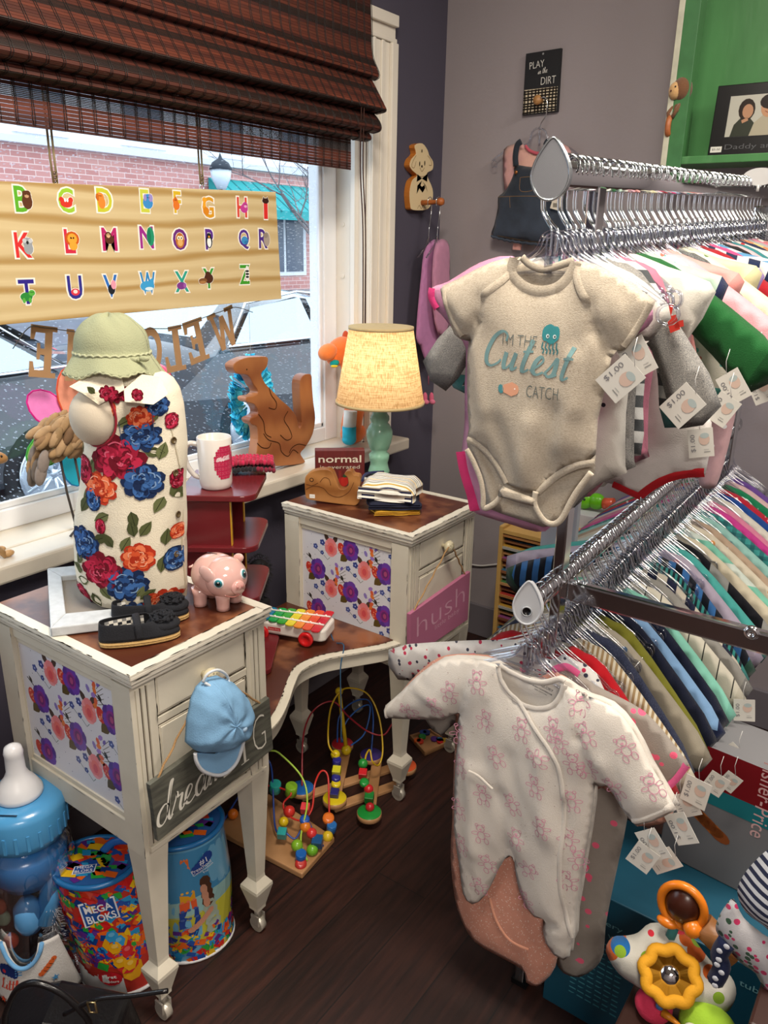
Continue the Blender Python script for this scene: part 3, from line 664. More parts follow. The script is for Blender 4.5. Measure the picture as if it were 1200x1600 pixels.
# low curved shelf between the pedestals
zk = .478; fc = catmull([(.545, -1.462, 0), (.53, -1.40, 0), (.50, -1.34, 0), (.46, -1.275, 0), (.435, -1.22, 0), (.445, -1.15, 0), (.49, -1.075, 0), (.525, -1.02, 0), (.54, -.98, 0)], 5)
def shelf_ring(dx, z): return [V((p.x+dx, p.y, z)) for p in fc]+[V((X0, -.98, z)), V((X0, -1.462, z))]
b = MB(); b.prism(shelf_ring(0, zk-.02), (0, 0, .012), CC); b.prism(shelf_ring(.008, zk-.009), (0, 0, .007), CC); b.prism(shelf_ring(-.002, zk-.045), (0, 0, .026), CC)
sh_ = vb(b, 'kneehole_shelf', CREAM, bevel=.0015)
b = MB(); b.prism(shelf_ring(-.014, zk-.002), (0, 0, .0022), '#6b3420'); b.build('stained_board', STAIN, sh_)
s = MB()
for i in range(len(fc)-1): scratch(s, fc[i]+V((.008, 0, zk-.006)), fc[i+1]+V((.008, 0, zk-.006)), (1, 0, .2), 2); scratch(s, fc[i]+V((-.012, 0, zk-.001)), fc[i+1]+V((-.012, 0, zk-.001)), (0, 0, 1), 2, w=.002)
s.build('worn_edge', CREAM, sh_)
# outlet under the shelf
t = thing('wall_outlet', 'dark wall outlet with black plug under the vanity shelf', 'outlet', (0, at(580, 1035, x=0).y, at(580, 1035, x=0).z))
b = MB(); b.b2((0, -.035, -.057), (.006, .035, .057), '#3c3a40'); b.build('cover_plate', PLA(), t, bevel=.002)
b = MB(); b.b2((.006, -.013, -.02), (.035, .013, .012), '#0e0e10'); b.build('plug', PLA(), t, bevel=.003)
# ================================================================ things hanging in the window
def plane_ink(o, u, v, **k): return Ink(plane_map(o, u, v), **k)
LW = mat('pale_pine', '#cbb27c', .5, pattern=('wood', '#d6c294', '#b08f55', 2.2, 'Z', 1), stretch=(1, .35, 2.2), bump=.05, bscale=40)
bd = thing('alphabet_board', 'pale pine board with alphabet animal stickers hanging in window', 'sign', (.01, -1.2, 1.37))
BO = V((-.01, 1.2, -1.37))
c1, c2, c3, c4 = at(0, 283, x=.02), at(431, 300, x=.02), at(440, 467, x=.02), at(0, 508, x=.02)
def ext(a, b, y): t = (y-a.y)/(b.y-a.y); return V((.02, y, a.z+(b.z-a.z)*t))
t1 = ext(c1, c2, -1.71); t4 = ext(c4, c3, -1.71)
b = MB(); b.prism([t1, c2, c3, t4], (-.018, 0, 0), '#dcc48e'); b.build('plank', LW, bd, loc=BO, bevel=.001)
ink0 = plane_map((.02, 0, 0), (0, 1, 0), (0, 0, 1))
STK = [ # letter, px, py, letter colour, [ellipses: du, dv, ru, rv, colour]
 ('B', 33, 311, '#5fae2e', [(.5, -.15, .33, .45, '#5d3622'), (.5, .32, .28, .26, '#5d3622'), (.3, .52, .1, .1, '#5d3622'), (.7, .52, .1, .1, '#5d3622'), (.5, .25, .14, .1, '#c49a74')]),
 ('C', 103, 313, '#9ccb3b', [(0, -.25, .42, .24, '#d63a2c'), (-.45, .05, .16, .16, '#d63a2c'), (.45, .05, .16, .16, '#d63a2c'), (-.1, 0, .07, .1, '#ffffff'), (.12, 0, .07, .1, '#ffffff')]),
 ('D', 163, 313, '#c8c93a', [(-.3, -.2, .28, .38, '#e78a36'), (-.45, .3, .3, .24, '#e78a36'), (-.7, .22, .1, .22, '#c8671f')]),
 ('E', 226, 314, '#c9cf4a', [(.35, -.15, .42, .38, '#3f8fd0'), (.4, .25, .3, .28, '#3f8fd0'), (.7, .3, .18, .25, '#9a8fce'), (.05, .3, .12, .22, '#9a8fce')]),
 ('F', 277, 316, '#d8b52f', [(-.15, -.3, .3, .3, '#e0762a'), (-.25, .12, .24, .2, '#e0762a'), (-.2, .35, .07, .12, '#c8671f')]),
 ('G', 325, 324, '#d79a28', [(-.45, .1, .12, .55, '#eda52c'), (-.45, .7, .22, .18, '#eda52c'), (-.3, -.35, .3, .28, '#d9861f')]),
 ('H', 378, 324, '#d84a3c', [(.3, -.1, .4, .32, '#c23f95'), (.45, .22, .28, .24, '#c23f95'), (.5, .12, .16, .1, '#e7a6d3')]),
 ('I', 415, 327, '#d8322e', [(0, .85, .38, .2, '#3b211a'), (-.3, 1.05, .06, .16, '#3b211a'), (.3, 1.05, .06, .16, '#3b211a')]),
 ('K', 36, 383, '#d63434', [(.45, -.25, .3, .36, '#9aa0a6'), (.4, .25, .3, .26, '#9aa0a6'), (.15, .35, .13, .13, '#c3c7cb'), (.68, .35, .13, .13, '#c3c7cb'), (.4, .2, .08, .1, '#25282b')]),
 ('L', 109, 377, '#cf2f4a', [(.25, .2, .5, .45, '#c85a1c'), (.25, .2, .34, .32, '#efa63a'), (.3, -.4, .3, .25, '#efa63a'), (.12, .28, .05, .06, '#33201a'), (.38, .28, .05, .06, '#33201a')]),
 ('M', 171, 374, '#b82a6c', [(0, 0, .34, .3, '#5a3322'), (-.1, .35, .24, .22, '#5a3322'), (-.1, .32, .15, .14, '#e1b58a')]),
 ('N', 229, 371, '#9a2c8c', [(.45, .1, .32, .62, '#25936c'), (.3, .1, .16, .5, '#1c7a59')]),
 ('O', 281, 374, '#6c2c7c', [(0, -.1, .4, .52, '#b9702e'), (-.15, .12, .15, .15, '#fff3d8'), (.17, .12, .15, .15, '#fff3d8'), (-.15, .12, .06, .06, '#222222'), (.17, .12, .06, .06, '#222222'), (0, -.3, .24, .25, '#e2b06a')]),
 ('P', 327, 374, '#5d3090', [(-.05, -.2, .32, .48, '#20242b'), (-.05, -.28, .2, .35, '#f4f4f4'), (-.05, .35, .22, .2, '#20242b'), (-.05, .25, .08, .07, '#efa63a')]),
 ('Q', 381, 374, '#542f8c', [(.1, -.1, .36, .3, '#3f8fc8'), (.3, -.3, .2, .12, '#2f76ac')]),
 ('R', 411, 373, '#4c2c86', [(.55, -.05, .36, .55, '#a69a8d'), (.4, .35, .26, .2, '#8f8478')]),
 ('T', 42, 456, '#33288a', [(-.1, -.4, .4, .26, '#2f8a3c'), (.42, -.1, .22, .18, '#58ad45'), (-.35, -.7, .1, .16, '#58ad45'), (.2, -.7, .1, .16, '#58ad45')]),
 ('U', 117, 449, '#33308c', [(0, -.4, .32, .22, '#d63a4c'), (0, -.36, .16, .12, '#f2d8d4')]),
 ('V', 173, 447, '#2f6fc0', [(.05, -.3, .28, .32, '#20242b'), (.3, .12, .2, .3, '#e59bb0')]),
 ('W', 231, 442, '#2f86c4', [(-.1, -.3, .6, .35, '#3f9fd6'), (.45, 0, .18, .3, '#3f9fd6'), (.1, -.55, .35, .12, '#d6ecf7')]),
 ('X', 284, 440, '#2fa08c', [(-.1, -.4, .42, .26, '#7c3a8c'), (.35, -.4, .14, .2, '#9a58ac')]),
 ('Y', 326, 435, '#3f9a3a', [(0, 0, .45, .36, '#4c2a1e'), (-.1, .4, .26, .22, '#4c2a1e'), (-.8, -.2, .42, .18, '#7c5230'), (-.85, -.38, .35, .12, '#a87848')]),
 ('Z', 382, 429, '#3f9a2c', [(.4, .1, .22, .6, '#e9e9e9'), (.4, .35, .2, .08, '#222222'), (.4, .05, .2, .08, '#222222'), (.4, -.25, .18, .08, '#222222')])]
for ch, px, py, col, els in STK:
    p = at(px, py, x=.02); pr = Ink(ink0, .0004); h = .046; s_ = h*.5
    vs, fs, tw, th = text_mesh(ch, 0); w = max(.5, min(1.05, tw/th))*h*(.85 if ch != 'I' else .6)
    pr.text(ch, p.y, p.z, h*1.13, '#f3efe6', 0, w*1.22, bold=.055)
    for du, dv, ru, rv, c in els: pr.ell(p.y+du*s_, p.z+dv*s_, ru*s_*1.4+.0012, rv*s_*1.4+.0012, '#f3efe6', 1, 0, 12)
    pr.text(ch, p.y, p.z, h, col, 2, w, bold=.015)
    for q, (du, dv, ru, rv, c) in enumerate(els): pr.ell(p.y+du*s_, p.z+dv*s_, ru*s_*1.4, rv*s_*1.4, c, 3+q, 0, 12)
    if len(els) > 1 and ch in 'BDEFHLMT': 
        e = els[1]; pr.ell(p.y+(e[0]-.07)*s_, p.z+(e[1]+.06)*s_, .0011, .0011, '#15110f', 12, 0, 6); pr.ell(p.y+(e[0]+.1)*s_, p.z+(e[1]+.06)*s_, .0011, .0011, '#15110f', 12, 0, 6)
    o = pr.build('alphabet_sticker', PRINT(), bd); o.location = BO
for px in (88, 316):
    p = at(px, 298, x=.012); b = MB()
    hk = MB(); hk.tube([p+V((0, .006*math.sin(t), .008+.006*math.cos(t))) for t in [k*PI/5 for k in range(11)]], .0014, '#7a7f86', 6); hk.cyl(p+V((0, 0, -.01)), p+V((0, 0, .004)), .0016, '#7a7f86', 6); hk.build('eye_hook', CHROME(), bd, loc=BO)
    b.tube([p+V((0, -.004, .014)), p+V((0, -.006, .06)), p+V((0, -.007, .3))], .0022, '#8d7a58', 6); b.tube([p+V((0, .004, .014)), p+V((0, .003, .06)), p+V((0, .002, .3))], .0022, '#9c8a66', 6)
    b.tube([p+V((.003*math.cos(t), .004*math.sin(t), .012+t*.0012)) for t in [k*.7 for k in range(30)]], .0014, '#7f6c4c', 5)
    b.build('rope', mat('jute', None, .95, bump=.6, bscale=800), bd, loc=BO)
# cardboard letter banner
bn = thing('letter_banner', 'brown cardboard WELCOME letter banner strung across window, seen from behind', 'banner', (-.03, -1.2, 1.2))
NO = V((.03, 1.2, -1.2)); KR = mat('cardboard', '#a5805a', .85, bump=.1, bscale=300)
SER = {'E': [[(0, 0), (1, 0), (1, .3), (.88, .3), (.82, .14), (.45, .14), (.45, .44), (.62, .44), (.64, .34), (.74, .34), (.74, .66), (.64, .66), (.62, .56), (.45, .56), (.45, .86), (.82, .86), (.88, .72), (1, .72), (1, 1), (0, 1), (0, .9), (.18, .9), (.18, .1), (0, .1)]],
 'L': [[(0, 0), (1, 0), (1, .36), (.88, .36), (.8, .14), (.5, .14), (.5, .9), (.68, .9), (.68, 1), (0, 1), (0, .9), (.2, .9), (.2, .1), (0, .1)]],
 'W': [[(.02, 1), (.02, .9), (.1, .9), (.24, 0), (.38, 0), (.5, .55), (.62, 0), (.76, 0), (.9, .9), (.98, .9), (.98, 1), (.68, 1), (.68, .9), (.78, .9), (.69, .3), (.57, .85), (.43, .85), (.31, .3), (.22, .9), (.34, .9), (.34, 1)]],
 'M': [[(0, 0), (.28, 0), (.28, .1), (.2, .1), (.2, .7), (.42, 0), (.58, 0), (.8, .7), (.8, .1), (.72, .1), (.72, 0), (1, 0), (1, .1), (.95, .1), (.95, .9), (1, .9), (1, 1), (.75, 1), (.5, .25), (.25, 1), (0, 1), (0, .9), (.06, .9), (.06, .1), (0, .1)]]}
def ringc(r0, r1): 
    o = [(.5+.5*r0*math.cos(t), .5+.5*r0*math.sin(t)) for t in [2*PI*k/24 for k in range(25)]]
    return o+[(.5+.5*r1*math.cos(t), .5+.5*r1*math.sin(t)) for t in [2*PI*k/24 for k in range(24, -1, -1)]]
SER['O'] = [ringc(1, .62)]
SER['C'] = [[(.5+.5*math.cos(t), .5+.5*math.sin(t)) for t in [R(45)+R(270)*k/18 for k in range(19)]]+[(.5+.3*math.cos(t), .5+.32*math.sin(t)) for t in [R(315)-R(270)*k/18 for k in range(19)]]]
anchors = []
for ch, (px, py), (qx, qy), wpx in (('E', (70, 509), (66, 590), 40), ('M', (127, 516), (124, 596), 42), ('O', (180, 515), (180, 590), 40), ('C', (235, 511), (237, 585), 34), ('L', (268, 510), (277, 580), 30), ('E', (300, 500), (314, 565), 30), ('W', (343, 485), (358, 543), 42)):
    a = at(px, py, x=-.03); d = at(qx, qy, x=-.03); e = at(px+wpx, py, x=-.03); h = (a-d).length; w = abs(e.y-a.y); up = (a-d).normalized(); rt_ = V((0, up.z, -up.y)); ctr = (a+d)/2
    b = MB()
    for ring in SER[ch]:
        b.prism([ctr-rt_*((u_-.5)*w)+up*((v_-.5)*h) for u_, v_ in ring], (-.0022, 0, 0), '#a5805a')
    b.build('letter', KR, bn, loc=NO); anchors.append(a-up*.004)
st = [at(20, 545, x=-.03), at(45, 512, x=-.028)]+anchors+[at(368, 480, x=-.028), at(395, 488, x=-.028)]
b = MB(); b.tube(catmull(st, 5), .0011, '#5d564e', 5); b.build('string', MATT(), bn, loc=NO)
# flower spinner in front of the pane
sp = thing('flower_spinner', 'fabric petal garden spinner in pink, orange and blue behind wooden bird', 'spinner', tuple(at(118, 668, x=-.07)))
so = -at(118, 668, x=-.07)
for k, (ang, c, e) in enumerate(((140, '#f08ad0', '#d81f8c'), (92, '#f6a58a', '#e05a3a'), (265, '#32c6e8', '#1f7fc0'), (325, '#f3d75c', '#d89a20'), (30, '#9a78d8', '#5a38a8'), (205, '#8ad06a', '#3a9a3a'))):
    a = R(ang); L_ = .135; b = MB(); loop = []
    for q in range(17):
        t = q/16*2*PI; u_ = L_*(.5-.5*math.cos(t)); w_ = .034*math.sin(t)*(.6+.5*math.sin(u_/L_*PI*.6)); loop.append(V((.004*math.sin(t), u_*math.cos(a)-w_*math.sin(a), u_*math.sin(a)+w_*math.cos(a))))
    b.prism(loop[:-1], (.0012, 0, 0), c); po = b.build('petal', FAB(), sp)
    b = MB(); b.tube(loop[:-1], .002, e, 6, closed=True); b.build('petal_wire', MATT(), po)
b = MB(); b.ball((.004, 0, 0), .011, '#e9c23c'); b.build('hub', PLA(), sp)
b = MB(); b.cyl((-.004, 0, 0), (-.004, 0, z0-sp.location.z), .0025, '#30333a'); b.build('stake', MATT(), sp)
# blue ruffled ball, added as stand-in for a blurred spinning pinwheel
pc = at(394, 622, x=-.07); pm_ = MB(); rr = random.Random(3)
for k in range(420):
    d = V((rr.gauss(0, .25), rr.gauss(0, 1), rr.gauss(0, 1))).normalized(); r0_ = V((d.x*.015, d.y*.045, d.z*.07)); r1_ = V((d.x*.028, d.y*.082, d.z*.118))*rr.uniform(.8, 1.05)
    s_ = d.cross(V((rr.random(), rr.random(), rr.random()))).normalized()*rr.uniform(.006, .012); q = d.cross(s_)*.6
    pm_.add([r0_-s_*.4, r1_-s_+q, r1_*1.03, r1_+s_+q, r0_+s_*.4], [(0, 1, 2, 3, 4)], rr.choice(['#35cdf2', '#58dcf8', '#22b4e4', '#6ee4fb']), smooth=False)
po = thing('blue_spinner_stand_in', 'bright blue ruffled tulle ball standing in for a blurred spinner behind the wooden kangaroo', 'decoration', tuple(pc))
pm_.build('ruffles', mat('tulle', None, .9, sss=0), po)
b = MB(); b.tube([(0, 0, .09), (0, 0, .5)], .0007, '#c9d8e0', 4); b.build('thread', MATT(), po)
# ================================================================ on the sill
SZ = z0-.002+.0006
# kangaroo puzzle
kx = .03
kp = [(367, 582), (384, 573), (404, 571), (419, 572), (417, 588), (409, 597), (415, 612), (425, 622), (438, 636), (452, 648), (463, 662), (468, 681), (472, 672), (470, 640), (469, 612), (473, 601), (480, 597), (487, 599), (488, 615), (490, 640), (493, 665), (489, 690), (478, 710), (470, 720), (474, 728), (474, 736), (424, 741), (402, 735), (404, 700), (402, 680), (394, 676), (391, 668), (402, 662), (404, 655), (398, 645), (386, 641), (386, 634), (398, 632), (404, 625), (396, 613), (388, 600), (372, 598), (366, 591)]
kp = catmull([p for p in tr(kp, x=kx)], 3, True); zmin = min(p.z for p in kp); kp = [V((kx, p.y, max(p.z-zmin, 0))) for p in kp]
kc = sum(kp, V())/len(kp); kp = [V((0, p.y-kc.y, p.z)) for p in kp]
kg = thing('kangaroo_puzzle', 'large wooden kangaroo puzzle figure standing on the window sill', 'toy', (kx, kc.y, SZ))
WK = mat('reddish_pine', '#b5713f', .38, pattern=('wood', '#a3683c', '#834a28', 3), stretch=(1, 2, 1), bump=.05, bscale=40)
b = MB(); b.prism(kp, (-.032, 0, 0), '#a3683c'); b.build('body', WK, kg, bevel=.002)
def kline(pts, w=.0016):
    q = [V((0, p.y-kc.y, p.z-zmin)) for p in catmull(tr(pts, x=kx), 5)]; return [(p.y, p.z) for p in q]
pr = plane_ink((0, 0, 0), (0, 1, 0), (0, 0, 1))
for l_ in ([(421, 619), (424, 630), (432, 642), (430, 652), (420, 650)], [(412, 690), (420, 700), (436, 705), (440, 718), (450, 725), (458, 715), (466, 720)], [(450, 655), (444, 668), (452, 682), (456, 695), (448, 700), (438, 692)], [(404, 660), (412, 672), (415, 690), (424, 696)], [(452, 720), (456, 712), (466, 706), (478, 708)], [(402, 705), (410, 712), (420, 712), (424, 704)]): pr.stroke(kline(l_), .0026, '#3c1f10')
e_ = at(386, 591, x=kx); pr.ell(e_.y-kc.y, e_.z-zmin, .0022, .0022, '#1d120c'); pr.build('cut_line', PRINT(), kg)
# wooden bird on wire legs
bp0 = at(92, 690, x=0.0); bb = thing('wooden_bird', 'driftwood shorebird with thin dark metal legs on the window sill', 'figurine', (.015, bp0.y, SZ)); rr = random.Random(9)
zc = bp0.z-SZ
b = MB()
for k in range(60):
    t = rr.uniform(0, 2*PI); s_ = rr.uniform(-1, 1); p = V((.034*math.sin(t)*math.sqrt(1-s_*s_*.7), s_*.055, .038*math.cos(t)*math.sqrt(1-s_*s_*.7)+zc+.012))
    b.ball(p, (.008, .024, .010), rr.choice(['#8a6a48', '#a5845c', '#75583c', '#947650', '#b0906a']), 10, 6, rot=Matrix.Rotation(rr.uniform(.3, 1.1), 3, 'X'))
for k in range(8): b.ball((rr.uniform(-.02, .02), -.055-k*.002, zc-.015-k*.006), (.006, .014, .026), rr.choice(['#8c8078', '#6f655c', '#a5845c']), 8, 6, rot=Matrix.Rotation(-.3, 3, 'X'))
for k in range(5): b.ball((.02-.008*k, .045, zc-.012), (.006, .009, .034), rr.choice(['#a5845c', '#8a6a48']), 8, 6)
b.build('body', mat('driftwood', None, .8, bump=.4, bscale=60, vary=.3, vscale=60), bb)
b = MB(); q = catmull([(0, .035, zc+.04), (0, .062, zc+.052), (0, .082, zc+.035), (0, .09, zc+.0), (0, .082, zc-.02)], 5); b.tube(q, .01, '#7b7672', 8, rs=[.011-.0005*i*.6 for i in range(len(q))]); b.build('neck', mat('driftwood', None, .8, bump=.4, bscale=60, vary=.3, vscale=60), bb)
for dy, fy_ in ((-.012, -.05), (.022, .0)):
    b = MB(); b.tube([(0, dy, zc-.02), (0.003, dy+.006, zc*.45), (.004, dy+.018, .006)], .0028, '#38302c', 6)
    for a in (-1.9, -1.2, -2.6): b.tube([(.004, dy+.018, .006), (.004+.03*math.cos(a*0.3), dy+.018+.035*math.sin(a), .003)], .0018, '#38302c', 5)
    b.build('leg', mat('dark_iron', None, .6), bb)
# giraffe figure at the left edge
gp = at(4, 712, x=.03); gt = thing('wooden_giraffe', 'small painted wooden giraffe head at left frame edge on the sill', 'figurine', (.03, gp.y-.02, SZ))
b = MB(); zg = gp.z-SZ; rotg = Matrix.Rotation(-.35, 3, 'X')
b.ball((0, .004, zg), (.012, .027, .013), '#b88a56', 14, 8, rot=rotg); b.tube(catmull([(0, -.01, zg), (0, -.04, zg-.06), (0, -.07, .09)], 4), .013, '#b88a56', 8); b.build('head_and_neck', WOODV(), gt)
b = MB(); b.ball((0, -.09, .085), (.022, .045, .026), '#b88a56'); b.build('body', WOODV(), gt)
b = MB(); b.ball((.010, .012, zg+.002), .0028, '#1a120c', 8, 6); b.build('eye', PLA(), gt)
for dy, sx in ((-.11, -.012), (-.11, .012), (-.06, -.012), (-.06, .012)):
    b = MB(); b.tube([(sx, dy, .07), (sx*1.3, dy+(.05 if dy > -.1 else -.02), .004)], .0065, '#c39a68', 8); b.ball((sx*1.3, dy+(.055 if dy > -.1 else -.015), .0075), (.008, .013, .0075), '#c39a68', 10, 6); b.build('leg', WOODV(), gt)
# orange plush giraffe
pp = at(528, 560, x=-.03); pt = thing('plush_giraffe', 'orange plush giraffe with blue and white leg behind the table lamp', 'plush toy', (-.02, at(545, 690, x=-.02).y, SZ))
PL = mat('corduroy_plush', None, .95, bump=.6, bscale=350, sheen=.3); py_ = pt.location.y
def pw(px, py): p = at(px, py, x=-.02); return V((0, p.y-py_, max(p.z-SZ, .003)))
b = MB(); q = catmull([pw(557, 560), pw(562, 590), pw(556, 630), pw(549, 665), pw(552, 685)], 5); b.tube(q, .03, '#e2712f', 14, rs=[.028+.008*i/len(q) for i in range(len(q))]); b.ball(pw(552, 682)+V((0, 0, .012)), (.036, .05, .034), '#e2712f'); b.build('body', PL, pt)
b = MB(); b.ball(pw(531, 549), (.036, .058, .04), '#e2712f', 20, 12, rot=Matrix.Rotation(.45, 3, 'X')); b.ball(pw(512, 550), (.026, .034, .024), '#e8803c', rot=Matrix.Rotation(.3, 3, 'X')); hd = b.build('head', PL, pt)
b = MB(); b.ball(pw(533, 541)+V((.032, 0, 0)), (.006, .013, .015), '#f4ede2'); b.ball(pw(533, 542)+V((.036, 0, 0)), (.005, .009, .011), '#5a2a20'); b.ball(pw(532, 539)+V((.041, 0, 0)), (.002, .003, .003), '#ffffff'); b.build('eye', PLA(), hd)
b = MB(); b.ball(pw(518, 566)+V((.012, 0, 0)), (.014, .016, .012), '#159a9c', rot=Matrix.Rotation(.6, 3, 'X')); b.ball(pw(516, 571)+V((.016, 0, 0)), (.010, .012, .005), '#e8d23c'); b.build('mouth', FAB(), hd)
b = MB(); b.ball(pw(540, 527), (.01, .012, .02), '#b8441c'); b.ball(pw(532, 570)+V((.02, 0, 0)), (.012, .02, .022), '#e8803c'); b.build('ear', PL, hd)
for px, cs in ((534, ('#ece7de', '#35b5d0')),):
    b = MB(); b.tube([pw(px+2, 640)+V((.03, 0, 0)), pw(px, 668)+V((.03, 0, 0))], .021, cs[0], 12); b.tube([pw(px, 664)+V((.03, 0, 0)), pw(px, 690)+V((.03, 0, .008))], .022, cs[1], 12); b.ball(pw(px, 690)+V((.03, 0, .012)), (.022, .024, .018), cs[1]); b.build('leg', FAB(), pt)
# ================================================================ on the vanity
RZ = yaw; A0 = _r0.copy(); N0 = V((A0.y, -A0.x, 0))          # A0 image right, N0 towards the room
TZ = .7608
def loc_at(t):       # world point -> local frame of thing t
    return lambda p: Matrix.Rotation(-t.rotation_euler.z, 3, 'Z') @ (V(p)-t.location)
# child dress form
tc0 = V((.40, -1.60, TZ))-N0*.035; tf = thing('dress_form', 'cream fabric child dress form wearing the floral romper on the vanity', 'mannequin', tuple(tc0), RZ)
PLt = (tc0, N0)
def lp(px, py):   # px -> (local x, z) in the torso's mid plane
    p = at(px, py, pl=PLt)-tc0; return p.dot(A0), p.z
rows = [(1180, 130, 290)]
prof = [(940, 142, 296), (915, 130, 294), (880, 122, 291), (840, 119, 290), (800, 121, 290), (760, 127, 289), (720, 131, 291), (690, 134, 291), (660, 131, 289), (630, 128, 286), (605, 132, 280), (590, 140, 270), (578, 158, 252)]
secs = []
for y_, xa, xb in prof:
    a, z = lp(xa, y_); c, _z = lp(xb, y_); secs.append((z, (a+c)/2, (c-a)/2))
secs[0] = (.012, secs[0][1], secs[0][2])
def sec(z):
    if z <= secs[0][0]: return secs[0][1:]
    for (z0_, c0, a0), (z1_, c1_, a1) in zip(secs[:-1], secs[1:]):
        if z <= z1_: t = (z-z0_)/(z1_-z0_); return c0+(c1_-c0)*t, a0+(a1-a0)*t
    return secs[-1][1:]
ZT = secs[-1][0]
def dsurf(phi, z, off=0):
    c, a = sec(z); fall = max(0, 1-z/.30)
    w = 1+.022*fall*math.sin(phi*9+2*math.sin(z*20))+.012*math.sin(phi*5+z*40)*(.3+fall)+.010*noise.noise(V((phi*2, z*22, 1)))
    if z < .04: w *= .90+2.5*z
    return V((c+(a*w+off)*math.sin(phi), -(a*.82*w+off)*math.cos(phi), z))
b = MB(); b.grid(lambda u, v: dsurf(u*2*PI, .012+(ZT-.012)*v, -.004), 40, 24, '#e9e0cf'); b.build('torso', mat('form_jersey', None, .9, bump=.2, bscale=500), tf)
b = MB(); nk = lp(205, 575); b.lathe([(.045, -.012), (.036, .02), (.034, .045), (.02, .055)], (nk[0]-.02, 0, ZT-.005), col='#e9e0cf'); b.build('neck', mat('form_jersey', None, .9, bump=.2, bscale=500), tf)
sx, sz = lp(166, 640); b = MB(); b.ball((sx, -.062, sz), (.039, .03, .047), '#d3c7b2', 28, 16); b.build('arm_stump', mat('form_jersey', None, .9, bump=.2, bscale=500), tf)
rp_ = thing('floral_romper', 'cream sleeveless child romper with red, blue and orange roses on dress form', 'clothing', tuple(tc0), RZ)
LIN = mat('cream_linen', None, .9, bump=.5, bscale=500, vary=.07, vscale=30, sheen=.1)
b = MB(); b.grid(lambda u, v: dsurf(u*2*PI, .012+(ZT-.012)*v), 140, 90, '#e8dfc8')
def hole(px, py):
    x, z = lp(px, py); return x, z
hx, hz = lp(166, 640)
keep_f = []; keep_c = []; keep_m = []; keep_s = []
for f, c, m_, s_ in zip(b.f, b.c, b.m, b.sm):
    p = sum((V(b.v[i]) for i in f), V())/len(f)
    if p.y < 0 and ((p.x-hx)/.0405)**2+((p.z-hz)/.049)**2 < 1: continue
    keep_f.append(f); keep_c.append(c); keep_m.append(m_); keep_s.append(s_)
b.f, b.c, b.m, b.sm = keep_f, keep_c, keep_m, keep_s
b.build('bodice_and_legs', LIN, rp_)
def dmap(x, z, lift=0):
    c, a = sec(z); ph = math.asin(max(-.985, min(.985, (x-c)/a))); p = dsurf(ph, z, lift); q = V((math.sin(ph), -math.cos(ph)*1.2, .05)).normalized(); return p, q
b = MB(); b.tube([dmap(hx+.0405*math.cos(t), hz+.049*math.sin(t), .001)[0] for t in [2*PI*k/30 for k in range(30)]], .0022, '#a02c3c', 6, closed=True); b.build('armhole_piping', FAB(), rp_)
pr = Ink(dmap, .0012, .00012); rr = random.Random(21)
def rose(px, py, r, pal, sq=1.0):
    x, z = lp(px, py); r *= 1.18
    dk, md, lt, hi = pal
    for k in range(9):
        t = k*2*PI/9+rr.random()*.4; pr.ell(x+r*.62*math.cos(t)*sq, z+r*.55*math.sin(t), r*.46*sq, r*.36, dk, 2, t, 9)
    for k in range(8):
        t = k*2*PI/8+rr.random()*.5; pr.ell(x+r*.55*math.cos(t)*sq, z+r*.5*math.sin(t), r*.38*sq, r*.27, (md, lt)[k % 2], 3+k % 2, t+.5, 9)
    for k in range(6):
        t = k*2*PI/6+rr.random(); pr.ell(x+r*.3*math.cos(t)*sq, z+r*.28*math.sin(t), r*.3*sq, r*.2, (dk, md, lt)[k % 3], 5+k % 2, t+.9, 8)
    for k in range(12):
        t = rr.random()*6.28; q = r*rr.uniform(.15, .8); pr.curve([(x+q*math.cos(t)*sq, z+q*.85*math.sin(t)), (x+(q+r*.08)*math.cos(t+.35)*sq, z+(q+r*.1)*.85*math.sin(t+.35)), (x+q*math.cos(t+.75)*sq, z+q*.85*math.sin(t+.75))], r*.06, (dk, hi)[k % 2], 8, 3)
    pr.ell(x, z, r*.13*sq, r*.12, dk, 9, 0, 7)
RED = ('#6d1424', '#a01f3a', '#c02c4c', '#d8607a'); BLU = ('#1c2c50', '#2c4f86', '#3f6aa8', '#7f9fc8'); ORG = ('#b5361f', '#dd5a34', '#ee8258', '#f6b090')
LFC = ['#565c38', '#666c46', '#484e30']
LV = [(165, 748, 3.9), (168, 700, 4.6), (155, 762, 4.2), (193, 782, 3.6), (225, 778, 4.9), (262, 705, 1.2), (268, 762, 4.2), (275, 750, 5.3), (212, 835, 1.0), (230, 815, 1.7), (238, 815, .9), (200, 830, 2.2), (190, 815, 3.5), (150, 845, 4.0), (150, 870, 3.2), (160, 885, 3.3), (178, 890, 5.4), (165, 902, 5.0), (232, 905, .9), (238, 910, .6), (268, 850, 4.5), (270, 835, 1.4), (150, 820, 2.8), (182, 603, 2.6), (180, 606, .6), (228, 640, 3.6), (242, 690, -.2), (140, 700, 2.2), (160, 715, .4), (253, 650, 1.5)]
for px, py, a in LV:
    x, z = lp(px, py); pr.leaf(x, z, .031, .009, a, rr.choice(LFC), 1, '#2f341f')
rose(205, 700, .033, RED, 1.15); rose(177, 745, .024, ORG, 1.1); rose(240, 735, .029, BLU, .95); rose(148, 722, .026, RED, .55); rose(166, 762, .022, BLU, .6); rose(152, 828, .027, BLU, .9)
rose(182, 865, .030, RED); rose(235, 847, .025, ORG, .9); rose(218, 885, .027, BLU, 1.15); rose(268, 920, .022, ORG, 1.1); rose(230, 930, .020, BLU, 1.1); rose(143, 912, .020, RED, .8); rose(141, 935, .012, BLU); rose(281, 860, .024, BLU, .55); rose(284, 820, .016, ORG, .5)
